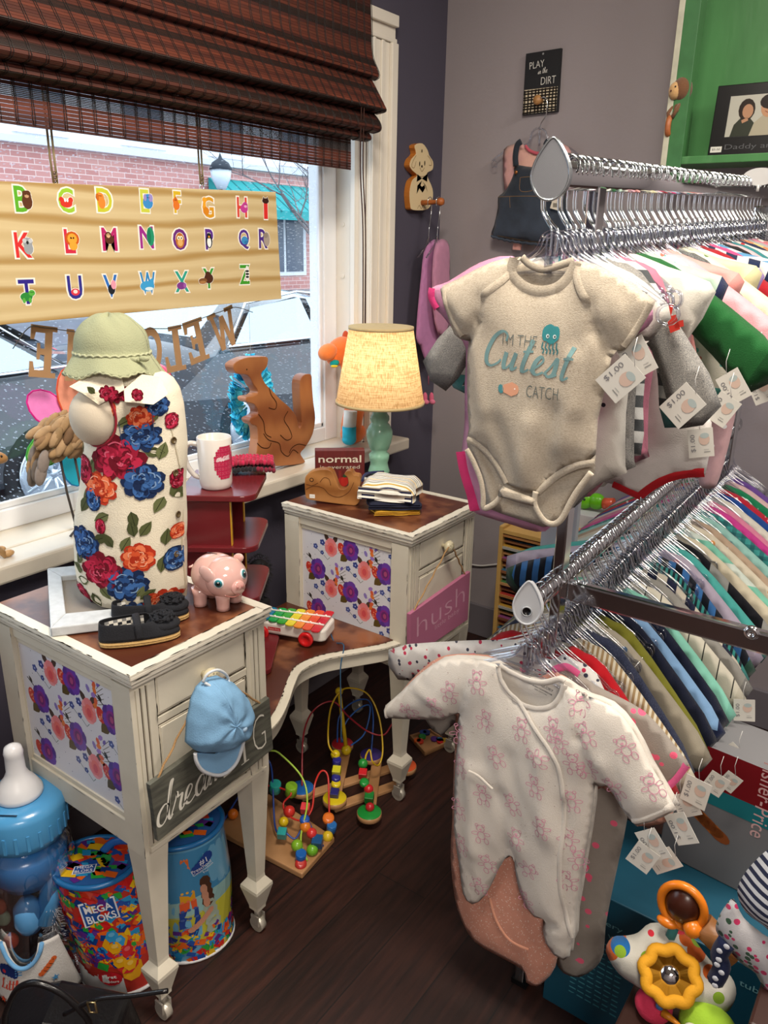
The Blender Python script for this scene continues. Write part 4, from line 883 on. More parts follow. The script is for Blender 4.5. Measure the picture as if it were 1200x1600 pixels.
rose(284, 740, .020, RED, .42); rose(180, 800, .015, RED, .5); rose(192, 626, .014, ORG, .7); rose(237, 640, .016, ORG, 1.1); rose(238, 668, .022, BLU, 1.2); rose(258, 625, .017, BLU, .8); rose(198, 604, .013, RED, 1.2); rose(215, 605, .010, RED); rose(276, 650, .016, RED, .4)
pr.curve([lp(262, 600), lp(280, 680), lp(289, 760), lp(288, 850), lp(293, 935)], .0012, '#c9bfa6', 0)
pr.stroke([lp(207, 645), lp(213, 683), lp(256, 672), lp(252, 632)], .0012, '#3a4a70', 10); pr.stroke([lp(212, 660), lp(257, 650)], .0014, '#1c2c50', 10)
pr.build('rose_print', PRINT(), rp_)
for px, py in ((279, 680), (281, 730), (284, 795), (283, 855)):
    x, z = lp(px, py); p, q = dmap(x, z, .001); b = MB(); b.lathe([(.0058, 0), (.0062, .0015), (.0045, .002), (.0045, .0012), (0, .0012)], p, q, '#5a4a30', 12); b.build('button', PLA(), rp_)
def patch(pts, lift, name, col='#e8dfc8', n=1):
    mb = MB(); P_ = [V((*(lambda q: (q[0], -l, q[1]))(lp(a, c_)),)) for a, c_, l in pts]; mb.prism(P_, (.0, -.0025, 0), col); return mb.build(name, LIN, rp_, bevel=.001)
patch([(135, 592, .075), (160, 577, .06), (205, 572, .055), (215, 598, .068), (182, 618, .085), (160, 600, .088)], 0, 'collar')
patch([(213, 598, .066), (233, 578, .045), (262, 582, .045), (278, 606, .06), (262, 617, .085), (220, 613, .085)], 0, 'collar')
pr = Ink(lambda x, z: (V((x, -.090, z)), V((0, -1, 0))), .001, .0001); rose(198, 600, .011, RED, 1.2); rose(240, 602, .010, RED, .8); pr.leaf(*lp(178, 600), .016, .006, 2.4, LFC[0], 1, '#2f341f'); pr.leaf(*lp(186, 606), .014, .005, .5, LFC[1], 1, '#2f341f'); pr.build('collar_print', PRINT(), rp_)
# sage sun hat
hc = lp(180, 560); ht = thing('sun_hat', 'sage green toddler sun hat with scalloped edge topping the dress form', 'hat', tuple(tc0+A0*hc[0]+V((0, 0, hc[1]))), RZ)
CT = mat('sage_cotton', '#a3a785', .9, bump=.5, bscale=400, vary=.08, vscale=25)
def hsurf(u, v):
    t = u*2*PI
    if v < .6: k = v/.6; r_ = math.sin(k*PI/2)**.8; return V((-.004+6e-2*r_*math.cos(t), .054*r_*math.sin(t), .010+.062*math.cos(k*PI/2)**.9+.003*math.sin(t*6)*k+.004*noise.noise(V((math.cos(t)*2, math.sin(t)*2, k*3)))))
    k = (v-.6)/.4; w = 1+.035*math.sin(t*5+1)*k; r_ = .060+.021*k
    return V((-.004+r_*w*math.cos(t), (r_-.004)*w*math.sin(t), .010-.034*k-.006*math.sin(t*2+.6)*k+.004*math.sin(t*7)*k+.004*(1-math.cos(t))*k))
b = MB(); b.grid(hsurf, 72, 26, '#a3a785'); b.build('crown_and_brim', CT, ht, solid=.0016)
b = MB(); q = [hsurf(k/90, .62)+V((.0015*math.cos(2*PI*k/90), .0015*math.sin(2*PI*k/90), .002+.0018*math.sin(k*2.1))) for k in range(90)]; b.tube(q, .0022, '#b3b694', 6, closed=True); b.tube([hsurf(u, 1.0)+V((0, 0, .0012*math.sin(u*260))) for u in [k/120 for k in range(120)]], .0018, '#b3b694', 6, closed=True); b.build('scalloped_trim', FAB(), ht)
bw = MB(); bx = V((.052, -.042, .004)); bw.ball(bx+V((-.009, 0, 0)), (.009, .004, .005), '#8f9370'); bw.ball(bx+V((.009, 0, .002)), (.009, .004, .005), '#8f9370'); bw.ball(bx, .0035, '#7d8160'); bw.build('bow', CT, ht)
for k, (dx, dz) in enumerate(((-.012, -.012), (-.003, -.016), (-.008, -.020))):
    f_ = MB(); [f_.ball(bx+V((dx+.0022*math.cos(t), -.004, dz+.0022*math.sin(t))), .0017, '#d43a44', 6, 4) for t in (0, 1.57, 3.14, 4.71)]; f_.build('embroidered_flower', FAB(), ht)
# whitewashed frame lying on the top
fr_ = thing('picture_frame', 'whitewashed wooden picture frame lying on the vanity behind dress form', 'picture frame', (.30, -1.69, TZ+.0005))
WW = mat('whitewashed_wood', None, .7, bump=.4, bscale=40, stretch=(1, 1, 1), vary=.18, vscale=60)
F4 = [at(74, 890, z=.775), at(79, 984, z=.775), at(212, 968, z=.775)]; F4.append(F4[0]+(F4[2]-F4[1])); c_ = sum(F4, V())/4
fw = .042
for i in range(4):
    a, c2 = F4[i], F4[(i+1) % 4]; ai = a+((c_-a).normalized()*fw*1.35); ci = c2+((c_-c2).normalized()*fw*1.35); b = MB()
    q = [V((p.x-.30, p.y+1.69, 0)) for p in (a, c2, ci, ai)]; b.prism(q, (0, 0, .017), '#c9cdd0'); b.build('frame_rail', WW, fr_, bevel=.002)
b = MB(); q = [V((p.x-.30, p.y+1.69, .001)) for p in [a+((c_-a).normalized()*fw*1.25) for a in F4]]; b.prism(q, (0, 0, .006), '#8a8278'); b.build('backing_board', mat('linen_board', None, .8, bump=.4, bscale=600), fr_)
# black espadrille shoes
def shoe(label, heel, toe):
    heel, toe = V(heel), V(toe); d = toe-heel; ang = math.atan2(d.y, d.x); L_ = .128; t = thing('espadrille_shoe', label, 'shoe', (heel.x, heel.y, TZ), ang, None)
    def wid(s): return .021+.007*math.sin(PI*s)**.7+.004*s if .02 < s < .98 else .015
    def outl(off, n=26):
        P_ = []
        for k in range(n):
            a = 2*PI*k/n; s = .5-.5*math.cos(a); w = (.0215+.006*s)*(abs(math.sin(a))**.62)*(1 if math.sin(a) >= 0 else 1); P_.append(V((s*L_, (w+off)*(1 if math.sin(a) >= 0 else -1), 0)))
        return P_
    b = MB(); b.prism([p+V((0, 0, .0008)) for p in outl(.002)], (0, 0, .009), '#a88858'); b.build('rope_sole', mat('jute', None, .95, bump=.8, bscale=600), t, bevel=.002)
    b = MB()
    for z in (.0028, .0062): b.tube([p+V((0, 0, z)) for p in outl(.0035)], .0020, '#b8965f', 6, closed=True)
    b.build('rope_welt', mat('jute', None, .95, bump=.8, bscale=600), t)
    UP = mat('navy_canvas', '#16181f', .9, bump=.4, bscale=500)
    def up(u, v):
        a = 2*PI*u; s = .5-.5*math.cos(a); w = (.0215+.006*s)*(abs(math.sin(a))**.62)*(1 if math.sin(a) >= 0 else -1)
        H_ = .030-.006*s if s < .62 else .026-.006*((s-.62)/.38); z = .009+H_*math.sin(v*PI/2); k = 1-.20*v-(.55*v*v if s > .62 else 0)*min(1, (s-.62)/.12 if s > .62 else 0)
        return V((L_*.5+(s*L_-L_*.5)*(1-.05*v-(.10*v if s > .62 else 0)), w*k, z))
    b = MB(); b.grid(up, 56, 8, '#16181f'); b.build('upper', UP, t, solid=.0018)
    b = MB(); b.ball((L_*.80, 0, .022), (.029, .023, .013), '#16181f', 20, 12); b.build('toe_cap', UP, t)
    b = MB(); b.prism([p*.92+V((.004, 0, .0098)) for p in outl(-.002)], (0, 0, .002), '#cfc4ac'); b.build('insole', FAB(), t)
    b = MB(); GN = []
    for k in range(9):
        for j in range(4):
            u0 = .30+.04*k
            for side in (1, -1):
                s0, s1 = .08+.055*k, .08+.055*(k+1); z0_, z1_ = .012+.0055*j, .012+.0055*(j+1); w_ = lambda s: (.0205+.005*s)*math.sin(math.acos(1-2*s))**.62*.86-.0022
                b.add([(s0*L_, side*w_(s0), z0_), (s1*L_, side*w_(s1), z0_), (s1*L_, side*w_(s1), z1_), (s0*L_, side*w_(s0), z1_)], [(0, 1, 2, 3) if side < 0 else (3, 2, 1, 0)], ('#e9e6de', '#23252c', '#8c8c8c')[(k+j) % 2 if j % 2 == 0 else 2*((k+1) % 2)])
    b.build('gingham_lining', FAB(), t)
    b = MB(); b.tube(catmull([(L_*.48, -.026, .012), (L_*.47, -.022, .034), (L_*.47, 0, .043), (L_*.48, .022, .034), (L_*.48, .026, .012)], 5), .0018, '#101218', 6, flat=3.5, nrm=(1, 0, 0)); b.build('elastic_strap', UP, t)
    b = MB(); rr = random.Random(4)
    for k in range(90):
        a = rr.uniform(0, 6.28); q = rr.random()**.5*.021; p = V((L_*.80+q*math.cos(a), q*.95*math.sin(a), .034+.007*math.sqrt(max(0, 1-(q/.022)**2)))); b.ball(p, (.0042, .0016, .003), rr.choice(['#0e1016', '#1c1e26', '#14161d']), 6, 4, rot=Matrix.Rotation(a+1.57, 3, 'Z') @ Matrix.Rotation(rr.uniform(-.6, .6), 3, 'X'))
    b.build('rosette', UP, t)
    return t
shoe('black canvas espadrille shoe with rosette, nearest the vanity front corner', at(156, 1004, z=.765), at(284, 984, z=.765))
shoe('black canvas espadrille shoe with rosette, tucked behind its mate against the romper hem', at(176, 972, z=.765), at(298, 956, z=.765))
# piggy bank
pc = at(340, 938, z=.765); pg = thing('piggy_bank', 'glossy pale pink ceramic piggy bank on the vanity corner', 'piggy bank', (pc.x, pc.y, TZ), RZ+R(-20))
PK = mat('pink_glaze', None, .12, coat=.6, spec=.6)
b = MB(); b.ball((0, 0, .056), (.047, .041, .041), '#e3b5ad', 40, 24); b.build('body', PK, pg)
b = MB(); b.ball((.024, -.008, .059), (.040, .039, .038), '#e3b5ad', 36, 20); b.lathe([(.013, 0), (.0135, .010), (.012, .014), (0, .0145)], (.052, -.020, .052), (.85, -.5, -.12), '#dfa9a1', 20); hd = b.build('head', PK, pg)
b = MB(); b.ball((.0645, -.034, .055), (.0022, .0022, .0032), '#b87a74'); b.ball((.0695, -.026, .055), (.0022, .0022, .0032), '#b87a74'); b.build('nostril', PK, hd)
for ex, ey, ez in ((.033, -.0450, .062), (.0610, -.006, .070)):
    n_ = (V((ex, ey, ez))-V((.026, -.008, .060))).normalized(); b = MB(); b.lathe([(.0095, -.003), (.0095, .0008), (0, .0012)], (ex, ey, ez), n_, '#e9eef2', 16); b.lathe([(.0072, .001), (0, .0017)], (ex, ey, ez), n_, '#2f8a96', 16); b.lathe([(.0042, .0018), (0, .0022)], (ex, ey, ez), n_, '#10181c', 12); b.ball(V((ex, ey, ez))+n_*.0022+V((0, 0, .0022)), .0012, '#ffffff', 6, 4); b.build('eye', PLA(), hd)
b = MB(); b.ball((.010, -.043, .074), (.020, .004, .013), '#e5bab2', 20, 12, rot=Matrix.Rotation(R(38), 3, 'Y')); b.build('ear', PK, pg)
b = MB(); b.ball((.030, .030, .082), (.012, .0045, .009), '#e5bab2', 16, 10, rot=Matrix.Rotation(R(-30), 3, 'Y')); b.build('ear', PK, pg)
b = MB(); b.tube(catmull([(.045, -.047, .042), (.054, -.041, .038), (.060, -.034, .037), (.063, -.020, .038)], 4), .0013, '#9a6058', 6); b.build('mouth', PK, pg)
for sx, sy in ((-.024, -.02), (-.024, .022), (.024, -.020), (.026, .02)): b = MB(); b.lathe([(.0125, 0), (.012, .006), (.013, .022), (.015, .035)], (sx, sy, 0), col='#e3b5ad', n=18); b.build('leg', PK, pg)
b = MB(); b.box((-.006, 0, .0965), (.020, .0026, .0018), '#3a2020'); b.build('coin_slot', PLA(), pg)
b = MB(); b.tube([(-.047+.004*math.cos(t)-.001*t, .005*math.sin(t), .06+.001*t) for t in [k*.5 for k in range(14)]], .0022, '#e3b5ad', 6); b.build('tail', PK, pg)
# maroon corner unit standing on the kneehole shelf
u0_ = V((.393, -1.303, 0)); ua = R(36); ru = thing('maroon_shelf_unit', 'small maroon painted shelf unit with yellow edges behind the vanity top', 'shelf', (u0_.x, u0_.y, .4793), ua)
MR = mat('maroon_paint', '#6a1f24', .22, spec=.5, vary=.05); YE = mat('yellow_edge', '#c99a1e', .4); zr = lambda z: z-.4793
def rounded(x0_, x1_, y0_, y1_, r_, z):
    P_ = [V((x0_, y0_, z))]
    P_ += [V((x1_-r_+r_*math.sin(a), y0_+r_-r_*math.cos(a), z)) for a in [PI/2*k/6 for k in range(7)]]; P_ += [V((x1_-r_+r_*math.cos(a), y1_-r_+r_*math.sin(a), z)) for a in [PI/2*k/6 for k in range(7)]]+[V((x0_, y1_, z))]
    return P_
for z, xl, xr in ((.8985, -.165, 0), (.785, -.145, .0), (.665, -.145, .0)):
    b = MB(); b.prism(rounded(xl, xr, .0, .20, .03, zr(z)-.013), (0, 0, .013)); b.build('shelf_board', MR, ru, bevel=.002)
b = MB(); b.prism(rounded(-.145, .02, .0, .18, .02, .0002), (0, 0, .012)); b.build('base_board', MR, ru, bevel=.002)
for y_ in (.012, .165):
    b = MB(); b.b2((-.145, y_, .012), (-.055, y_+.012, zr(.8985)-.0135)); p_ = b.build('side_panel', MR, ru)
    b = MB(); b.b2((-.055, y_, .012), (-.053, y_+.012, zr(.8985)-.0135)); b.build('yellow_edge', YE, p_)
b = MB(); b.b2((-.157, .012, .0), (-.145, .177, zr(.8985)-.0135)); b.build('back_panel', MR, ru)
# mug on its top
mp_ = at(338, 760, z=.8995); mz = .8995; mg = thing('coffee_mug', 'white mug with dark pink paw print script on the maroon shelf unit', 'mug', (mp_.x, mp_.y, mz), RZ)
r_m = .0345; hm = .108
b = MB(); b.lathe([(.0, 0), (.030, 0), (r_m-.002, .003), (r_m, .012), (r_m+.0015, hm), (r_m+.0005, hm+.0015), (r_m-.002, hm), (r_m-.003, .01), (0, .006)], col='#d9d2ca', n=48); b.build('cup', mat('white_glaze', None, .15, coat=.3), mg)
b = MB(); b.tube(catmull([(-.033, -.002, .092), (-.052, -.004, .094), (-.062, -.005, .076), (-.058, -.005, .048), (-.045, -.003, .026), (-.032, -.001, .020)], 6), .0055, '#d9d2ca', 10, flat=1.3); b.build('handle', mat('white_glaze', None, .15, coat=.3), mg)
pr = Ink(lambda u, v: (V(((r_m+.0003+.0156*max(0, v-.012))*math.sin(u/r_m), -(r_m+.0003+.0156*max(0, v-.012))*math.cos(u/r_m), v)), V((math.sin(u/r_m), -math.cos(u/r_m), 0))), .0003, .00003)

for k in range(14):
    for q in range(16):
        u_, v_ = .004+k*.0038, .022+q*.0050
        if ((u_-.030)/.024)**2+((v_-.060)/.037)**2 < 1 and not (abs(v_-.066) < .004 and .012 < u_ < .04): pr.ell(u_, v_, .0026, .0031, ('#b5224a', '#c43a5a')[(k*q) % 2], 0, 0, 6)
pr.script('mom', .026, .064, .009, '#e9c9cf', .14, 2, .1)
pr.build('paw_print', PLA(), mg)
# folded knitwear on the unit
kp_ = at(400, 738, z=.8995); kn = thing('crochet_booties', 'folded crimson and black crocheted slippers on the maroon shelf unit', 'slippers', (kp_.x-.005, kp_.y-.005, .8995), RZ+.15)
KN = mat('crochet', None, .95, bump=1.0, bscale=250, sheen=.2); rr = random.Random(6)
for nm, z, cols, ln in (('lower_layer', .006, ('#15141a', '#7c1430'), .046), ('upper_layer', .022, ('#a01438', '#c01c4a'), .043)):
    b = MB()
    for k in range(9):
        for j in range(12):
            x = -ln+j*ln*2/11; y = -.026+k*.0065; b.ball((x+rr.uniform(-.001, .001), y, z+.007*math.cos(x*22)+rr.uniform(0, .003)), (.0052, .0042, .0065), cols[(k+(j > 6)) % 2] if nm == 'lower_layer' else (cols[0] if (j+k) % 3 else cols[1]), 7, 5)
    b.build(nm, KN, kn)
# black shaggy slipper on the lower board
bf = at(402, 925, x=.30); fs_ = thing('shaggy_black_boots', 'black shaggy fur boots tucked on the maroon unit lower board', 'boots', (.318, -1.17, zr(.505)+.4793-.0135+.0005), 0)
fs_.location = at(400, 952, z=.4925); fs_.scale = (.8, .8, .75); rr = random.Random(8); b = MB()
for k in range(1500):
    d = V((rr.gauss(0, 1), rr.gauss(0, 1), rr.gauss(0, 1))).normalized(); c0 = V((0, 0, .09)) if k % 2 else V((.01, .01, .145)); r1 = V((d.x*.036, d.y*.036, d.z*.055)); p = c0+r1; q = p+d*.012+V((rr.uniform(-.006, .006), rr.uniform(-.006, .006), -.006)); s_ = d.cross(V((0, 0, 1))).normalized()*.0016 if abs(d.z) < .99 else V((.0016, 0, 0))
    b.add([p-s_, p+s_, q], [(0, 1, 2)], rr.choice(['#0b0b0d', '#131316', '#1c1c20']))
b.ball((0, 0, .09), (.037, .037, .054), '#08080a'); b.ball((.01, .01, .145), (.036, .036, .04), '#08080a'); b.build('fur', mat('black_fur', None, .7), fs_)
b = MB(); b.prism([V((x, y, 0)) for x, y in ((-.03, -.035), (.035, -.035), (.04, .03), (-.03, .03))], (0, 0, .045), '#0f0f12'); b.build('boot_sole', mat('black_suede', None, .9), fs_, bevel=.008)
# xylophone
xa = at(418, 965, z=.53); xb = at(512, 990, z=.53); xl = thing('toy_xylophone', 'white pull along toy xylophone with rainbow bars and red wheels', 'toy', (.335, -1.165, .4803), 0)
a1 = at(505, 1003, z=.50); a2 = at(420, 990, z=.50); dx_ = (a1-a2); xang = math.atan2(dx_.y, dx_.x); xc = at(456, 968, z=.52); xl.location = (xc.x, xc.y, .4803); xl.rotation_euler = (0, 0, xang)
XL, XW = .20, .085
b = MB(); P_ = [V((-XL/2, -XW/2*.8, 0)), V((XL/2-.01, -XW/2, 0)), V((XL/2, -XW/2+.01, 0)), V((XL/2, XW/2-.01, 0)), V((XL/2-.01, XW/2, 0)), V((-XL/2, XW/2*.8, 0))]; b.prism([p+V((0, 0, .012)) for p in P_], (0, 0, .030), '#e4dfd6'); b.build('body', mat('white_plastic', None, .3), xl, bevel=.005)
cols = ['#1f3f96', '#1d7a9e', '#1f9a4c', '#3aa03a', '#e0d02c', '#e88a2c', '#e0502c', '#c8202c']
for k, c in enumerate(cols):
    x = -XL/2+.016+k*.0235; w = .030+.0045*k*.9; b = MB(); b.prism([V((x-.0108, -w+.006, .0455))]+[V((x+.0108*math.cos(t), -w+.006-.006*math.sin(t), .0455)) for t in (PI*.8, PI*.5, PI*.2)]+[V((x+.0108, -w+.006, .0455)), V((x+.0108, w-.006, .0455))]+[V((x+.0108*math.cos(t), w-.006+.006*math.sin(t), .0455)) for t in (PI*.2, PI*.5, PI*.8)]+[V((x-.0108, w-.006, .0455))], (0, 0, .0028), c); o = b.build('tone_bar', mat('coloured_metal', None, .25, spec=.7), xl)
for sy in (-1, 1):
    b = MB(); b.tube([(-XL/2+.004, sy*.014, .0500), (XL/2-.008, sy*.023, .0500)], .0024, '#ece8df', 8); [b.ball((-XL/2+.016+k*.0235, sy*(.0148+.0011*k), .0515), .0030, '#f2eee6', 8, 6) for k in range(8)]; b.build('bar_rail', PLA(), xl)
for sx in (-.06, .055):
    for sy in (-1, 1):
        b = MB(); b.lathe([(0, 0), (.017, 0), (.0185, .002), (.0185, .009), (.017, .011), (.010, .0105), (.009, .009), (0, .009)], (sx, sy*(XW/2+.001) , .0187), (0, sy, 0), '#cf1f22', 24); b.build('wheel', PLA(), xl)
pr = plane_ink((0, -XW/2-.0003, .03), (1, 0, 0), (0, 0, 1)); pr.poly([(-.045, -.004), (-.012, -.004), (-.012, .005), (-.045, .005)], '#b8242c', 0); pr.text('Fisher-Price', -.0285, .0005, .0045, '#e9c9c4', 1, .028); pr.build('logo_plate', PRINT(), xl)
ew = V((xc.x, xc.y, .4803)); tip = at(514, 980, z=.50); p2 = at(531, 1020, x=.447); b = MB()
b.tube(catmull([tip, (tip+p2)/2+V((0, 0, -.006)), V((p2.x+.012, p2.y, .4875)), at(532, 1045, x=.475), at(533, 1110, x=.475), at(533, 1160, x=.475)], 5), .0014, '#2c5a7c', 6); o = b.build('pull_string', FAB(), xl); inv = Matrix.Translation(ew) @ Matrix.Rotation(xang, 4, 'Z'); o.data.transform(inv.inverted())
# table lamp
lc = at(592, 738, z=.7608); lm_ = thing('table_lamp', 'table lamp with turned mint green base and glowing cream linen shade', 'lamp', (lc.x, lc.y, TZ))
PLl = (V((lc.x, lc.y, 0)), N0); hz_ = lambda py: at(592, py, pl=PLl).z-TZ; ppm = 1235/((V((lc.x, lc.y, 1))-CAM).dot(_d)); rad = lambda w: w/2/ppm
pf = [(34, 742), (35, 735), (30, 728), (28, 722), (32, 716), (33, 709), (24, 705), (31, 700), (38, 690), (42, 680), (41, 672), (33, 664), (26, 660), (31, 655), (30, 650), (24, 646), (23, 640), (28, 636), (26, 632), (12, 631), (11, 620)]
b = MB(); pfl = [(rad(w), max(0.0, hz_(y_))) for w, y_ in pf]; z_ = -1; q = []
for r_, z in pfl: z = max(z, z_+.0008); q.append((r_, z)); z_ = z
q[0] = (q[0][0], 0); b.lathe(q, col='#8fc3a6', n=40); b.build('base', mat('mint_paint', None, .22, vary=.1, vscale=20, coat=.3), lm_)
zb_, zt_ = hz_(628), hz_(512); rb_, rt2 = rad(138), rad(98)
sm = bpy.data.materials.new('linen_shade'); sm.use_nodes = True; n = sm.node_tree.nodes; L = sm.node_tree.links; n.clear(); o_ = n.new('ShaderNodeOutputMaterial'); df = n.new('ShaderNodeBsdfDiffuse'); tl = n.new('ShaderNodeBsdfTranslucent'); mx = n.new('ShaderNodeMixShader'); mx.inputs[0].default_value = .5
tc = n.new('ShaderNodeTexCoord'); m1 = n.new('ShaderNodeMapping'); m1.inputs['Scale'].default_value = (22, 22, 700); m2 = n.new('ShaderNodeMapping'); m2.inputs['Scale'].default_value = (420, 420, 8); n1 = n.new('ShaderNodeTexNoise'); n2 = n.new('ShaderNodeTexNoise'); n1.inputs['Scale'].default_value = 1; n2.inputs['Scale'].default_value = 1
L.new(tc.outputs['Object'], m1.inputs[0]); L.new(tc.outputs['Object'], m2.inputs[0]); L.new(m1.outputs[0], n1.inputs[0]); L.new(m2.outputs[0], n2.inputs[0]); mm = n.new('ShaderNodeMath'); mm.operation = 'MULTIPLY'; L.new(n1.outputs[0], mm.inputs[0]); L.new(n2.outputs[0], mm.inputs[1])
cr = n.new('ShaderNodeValToRGB'); cr.color_ramp.elements[0].position = .15; cr.color_ramp.elements[0].color = lin('#a68b66'); cr.color_ramp.elements[1].position = .30; cr.color_ramp.elements[1].color = lin('#d6c4a2'); L.new(mm.outputs[0], cr.inputs[0])
for s_ in (df, tl): L.new(cr.outputs[0], s_.inputs['Color'])
L.new(df.outputs[0], mx.inputs[1]); L.new(tl.outputs[0], mx.inputs[2]); L.new(mx.outputs[0], o_.inputs[0])
b = MB(); b.grid(lambda u, v: V(((rb_+(rt2-rb_)*v)*math.cos(u*2*PI), (rb_+(rt2-rb_)*v)*math.sin(u*2*PI), zb_+(zt_-zb_)*v)), 64, 8, '#dcc59a'); shd = b.build('lamp_shade', sm, lm_)
b = MB()
for r_, z in ((rb_, zb_), (rt2, zt_)): b.lathe([(r_+.0008, z-.004), (r_+.0018, z-.004), (r_+.0018, z+.004), (r_+.0008, z+.004)], col='#c9b283', n=64)
b.build('shade_tape', FAB(), shd)
b = MB()
for k in range(3): t = k*2*PI/3; b.tube([(0, 0, zt_-.012), (rt2*math.cos(t), rt2*math.sin(t), zt_-.003)], .0012, '#b8a070', 6)
b.cyl((0, 0, zb_+.0), (0, 0, zt_-.05), .006, '#b8a070'); b.build('shade_frame', mat('brass', None, .3, 1), lm_)
b = MB(); b.ball((0, 0, zb_+.085), (.022, .022, .028), '#ffe2b0', 16, 10); bo = b.build('bulb', mat('lit_bulb', '#ffd9a0', .5, emit=4), lm_)
l = bpy.data.lights.new('bulb_light', 'POINT'); l.energy = 2.3; l.color = (1, .78, .52); l.shadow_soft_size = .028; lo = bpy.data.objects.new('bulb_light', l); COL.objects.link(lo); lo.parent = lm_; lo.location = (0, 0, zb_+.118)
# "normal is overrated" block
nb = thing('word_block', 'dark red wooden block reading normal is overrated beside the lamp', 'sign', tuple(at(532, 770, z=TZ))); nb.rotation_euler = (0, 0, RZ+.1); nb.location.z = TZ
PLn = (nb.location.copy(), Matrix.Rotation(RZ+.1, 3, 'Z') @ V((0, -1, 0))); lb = loc_at(nb); p1 = lb(at(492, 703, pl=PLn)); p2 = lb(at(570, 703, pl=PLn)); hb = p2.z; nb.location = nb.location+Matrix.Rotation(RZ+.1, 3, 'Z') @ V(((p1.x+p2.x)/2, 0, 0)); wb = p2.x-p1.x
BR = mat('dark_red_stain', None, .5, vary=.35, vscale=14, stretch=(5, 1, .7))
b = MB(); b.box((0, .014, hb/2), (wb, .028, hb), '#6b2220'); b.build('block', BR, nb, bevel=.002)
pr = plane_ink((0, -.0002, 0), (1, 0, 0), (0, 0, 1)); pr.text('normal', 0, hb-.024, .020, '#d8cdb8', 0, wb*.86, bold=.01); pr.text('is overrated', 0, hb-.046, .010, '#c9beaa', 0, wb*.80)
for k, x in enumerate((-.036, -.02, .0, .02, .036)): pr.poly([(x-.004, .008), (x+.004, .008), (x+.004, hb-.056), (x-.004, hb-.056)], '#7c2a26', 0)
pr.ell(.006, .030, .013, .014, '#a02420', 1, 0, 16); pr.ell(.012, .032, .010, .013, '#b42c24', 2, 0, 14); pr.leaf(.008, .044, .016, .005, .6, '#2c4a2c', 3); pr.ell(-.018, .026, .008, .008, '#a02420', 1); pr.curve([(.02, .02), (.03, .035), (.022, .048)], .003, '#2c4a3c', 3)
pr.build('lettering', PRINT(), nb)
# wooden whale puzzle
wp = [(477, 775), (476, 758), (478, 747), (488, 740), (503, 737), (517, 739), (523, 750), (529, 765), (537, 768), (544, 762), (543, 750), (538, 745), (541, 740), (549, 739), (553, 745), (561, 747), (563, 755), (561, 770), (562, 785), (556, 793), (545, 793), (500, 787), (480, 783)]
wc = at(520, 788, z=TZ); wa = RZ-.15; PLw = (wc, Matrix.Rotation(wa, 3, 'Z') @ V((0, -1, 0))); ws = thing('whale_puzzle', 'small wooden whale puzzle in front of the red word block', 'toy', (wc.x, wc.y, TZ), wa); lw_ = loc_at(ws)
q = [lw_(at(*p, pl=PLw)) for p in wp]; zm = min(p.z for p in q); q = [V((p.x, 0, p.z-zm)) for p in catmull(q, 3, True)]; q = [V((p.x, 0, max(p.z, 0))) for p in q]
b = MB(); b.prism(q, (0, .026, 0), '#b07a45'); b.build('body', mat('amber_pine', '#a8703c', .35, pattern=('wood', '#b07a45', '#8a5628', 5), stretch=(2, 1, 1)), ws, bevel=.0018)
pr = plane_ink((0, -.0001, 0), (1, 0, 0), (0, 0, 1)); f_ = lambda P_: [(p.x, p.z-zm) for p in [lw_(at(*s_, pl=PLw)) for s_ in P_]]
for l_ in ([(478, 768), (490, 763), (505, 766), (515, 776), (530, 780), (545, 772), (553, 757)], [(500, 757), (506, 750), (514, 752), (517, 762)], [(478, 760), (488, 762), (497, 758)]): pr.curve(f_(l_), .0012, '#55301a', 0)
(u_, v_), = f_([(487, 753)]); pr.ell(u_, v_, .0055, .0055, '#3c2413', 1); pr.ell(u_, v_, .0035, .0035, '#a8703c', 2)
(u_, v_), = f_([(488, 778)]); pr.poly([(u_-.007, v_-.006), (u_+.007, v_-.006), (u_+.007, v_+.004), (u_-.007, v_+.004)], '#e9e6de', 1); pr.text('$3.00', u_, v_-.001, .0025, '#444444', 2, .009); pr.build('cut_line', PRINT(), ws)
# folded clothes
fc_ = at(612, 792, z=TZ); rr = random.Random(2)
def folded(name, label, dx, z, sx, sy, h, m, cat='clothing', rz=0, dy=0, prnt=None):
    t = thing(name, label, cat, (fc_.x+dx, fc_.y+dy, TZ+z), RZ+rz, None)
    b = MB(); n_ = 26
    def top(u, v):
        x, y = (u-.5)*sx, (v-.5)*sy; e = min(1, min(u, 1-u)*7)*min(1, min(v, 1-v)*7); return V((x+.004*math.sin(v*9), y+.003*math.sin(u*8), h*(.45+.55*e**.5)+.004*noise.noise(V((u*4, v*5, z*90)))*e))
    b.grid(top, n_, n_, '#ffffff'); o_ = len(b.v); b.grid(lambda u, v: V((top(u, v).x, top(u, v).y, .0004)), n_, n_, '#ffffff')
    w = n_+1; edge = [j for j in range(w)]+[k*w+w-1 for k in range(1, w)]+[(w-1)*w+j for j in range(w-2, -1, -1)]+[k*w for k in range(w-2, 0, -1)]
    b.f += [[edge[i], edge[(i+1) % len(edge)], edge[(i+1) % len(edge)]+o_, edge[i]+o_] for i in range(len(edge))]; b.c += ['#ffffff']*len(edge); b.m += [0]*len(edge); b.sm += [True]*len(edge)
    b.f[n_*n_:2*n_*n_] = [f[::-1] for f in b.f[n_*n_:2*n_*n_]]
    b.build('folded_cloth', m, t)
    for k in range(2): e_ = MB(); e_.grid(lambda u, v: V(((u-.5)*sx*.97, -sy/2-.0015+.004*math.cos((v-.5)*PI), h*(.12+.34*k)+h*.3*v)), 20, 6, '#ffffff'); e_.build('fold_edge', m, t)
    return t
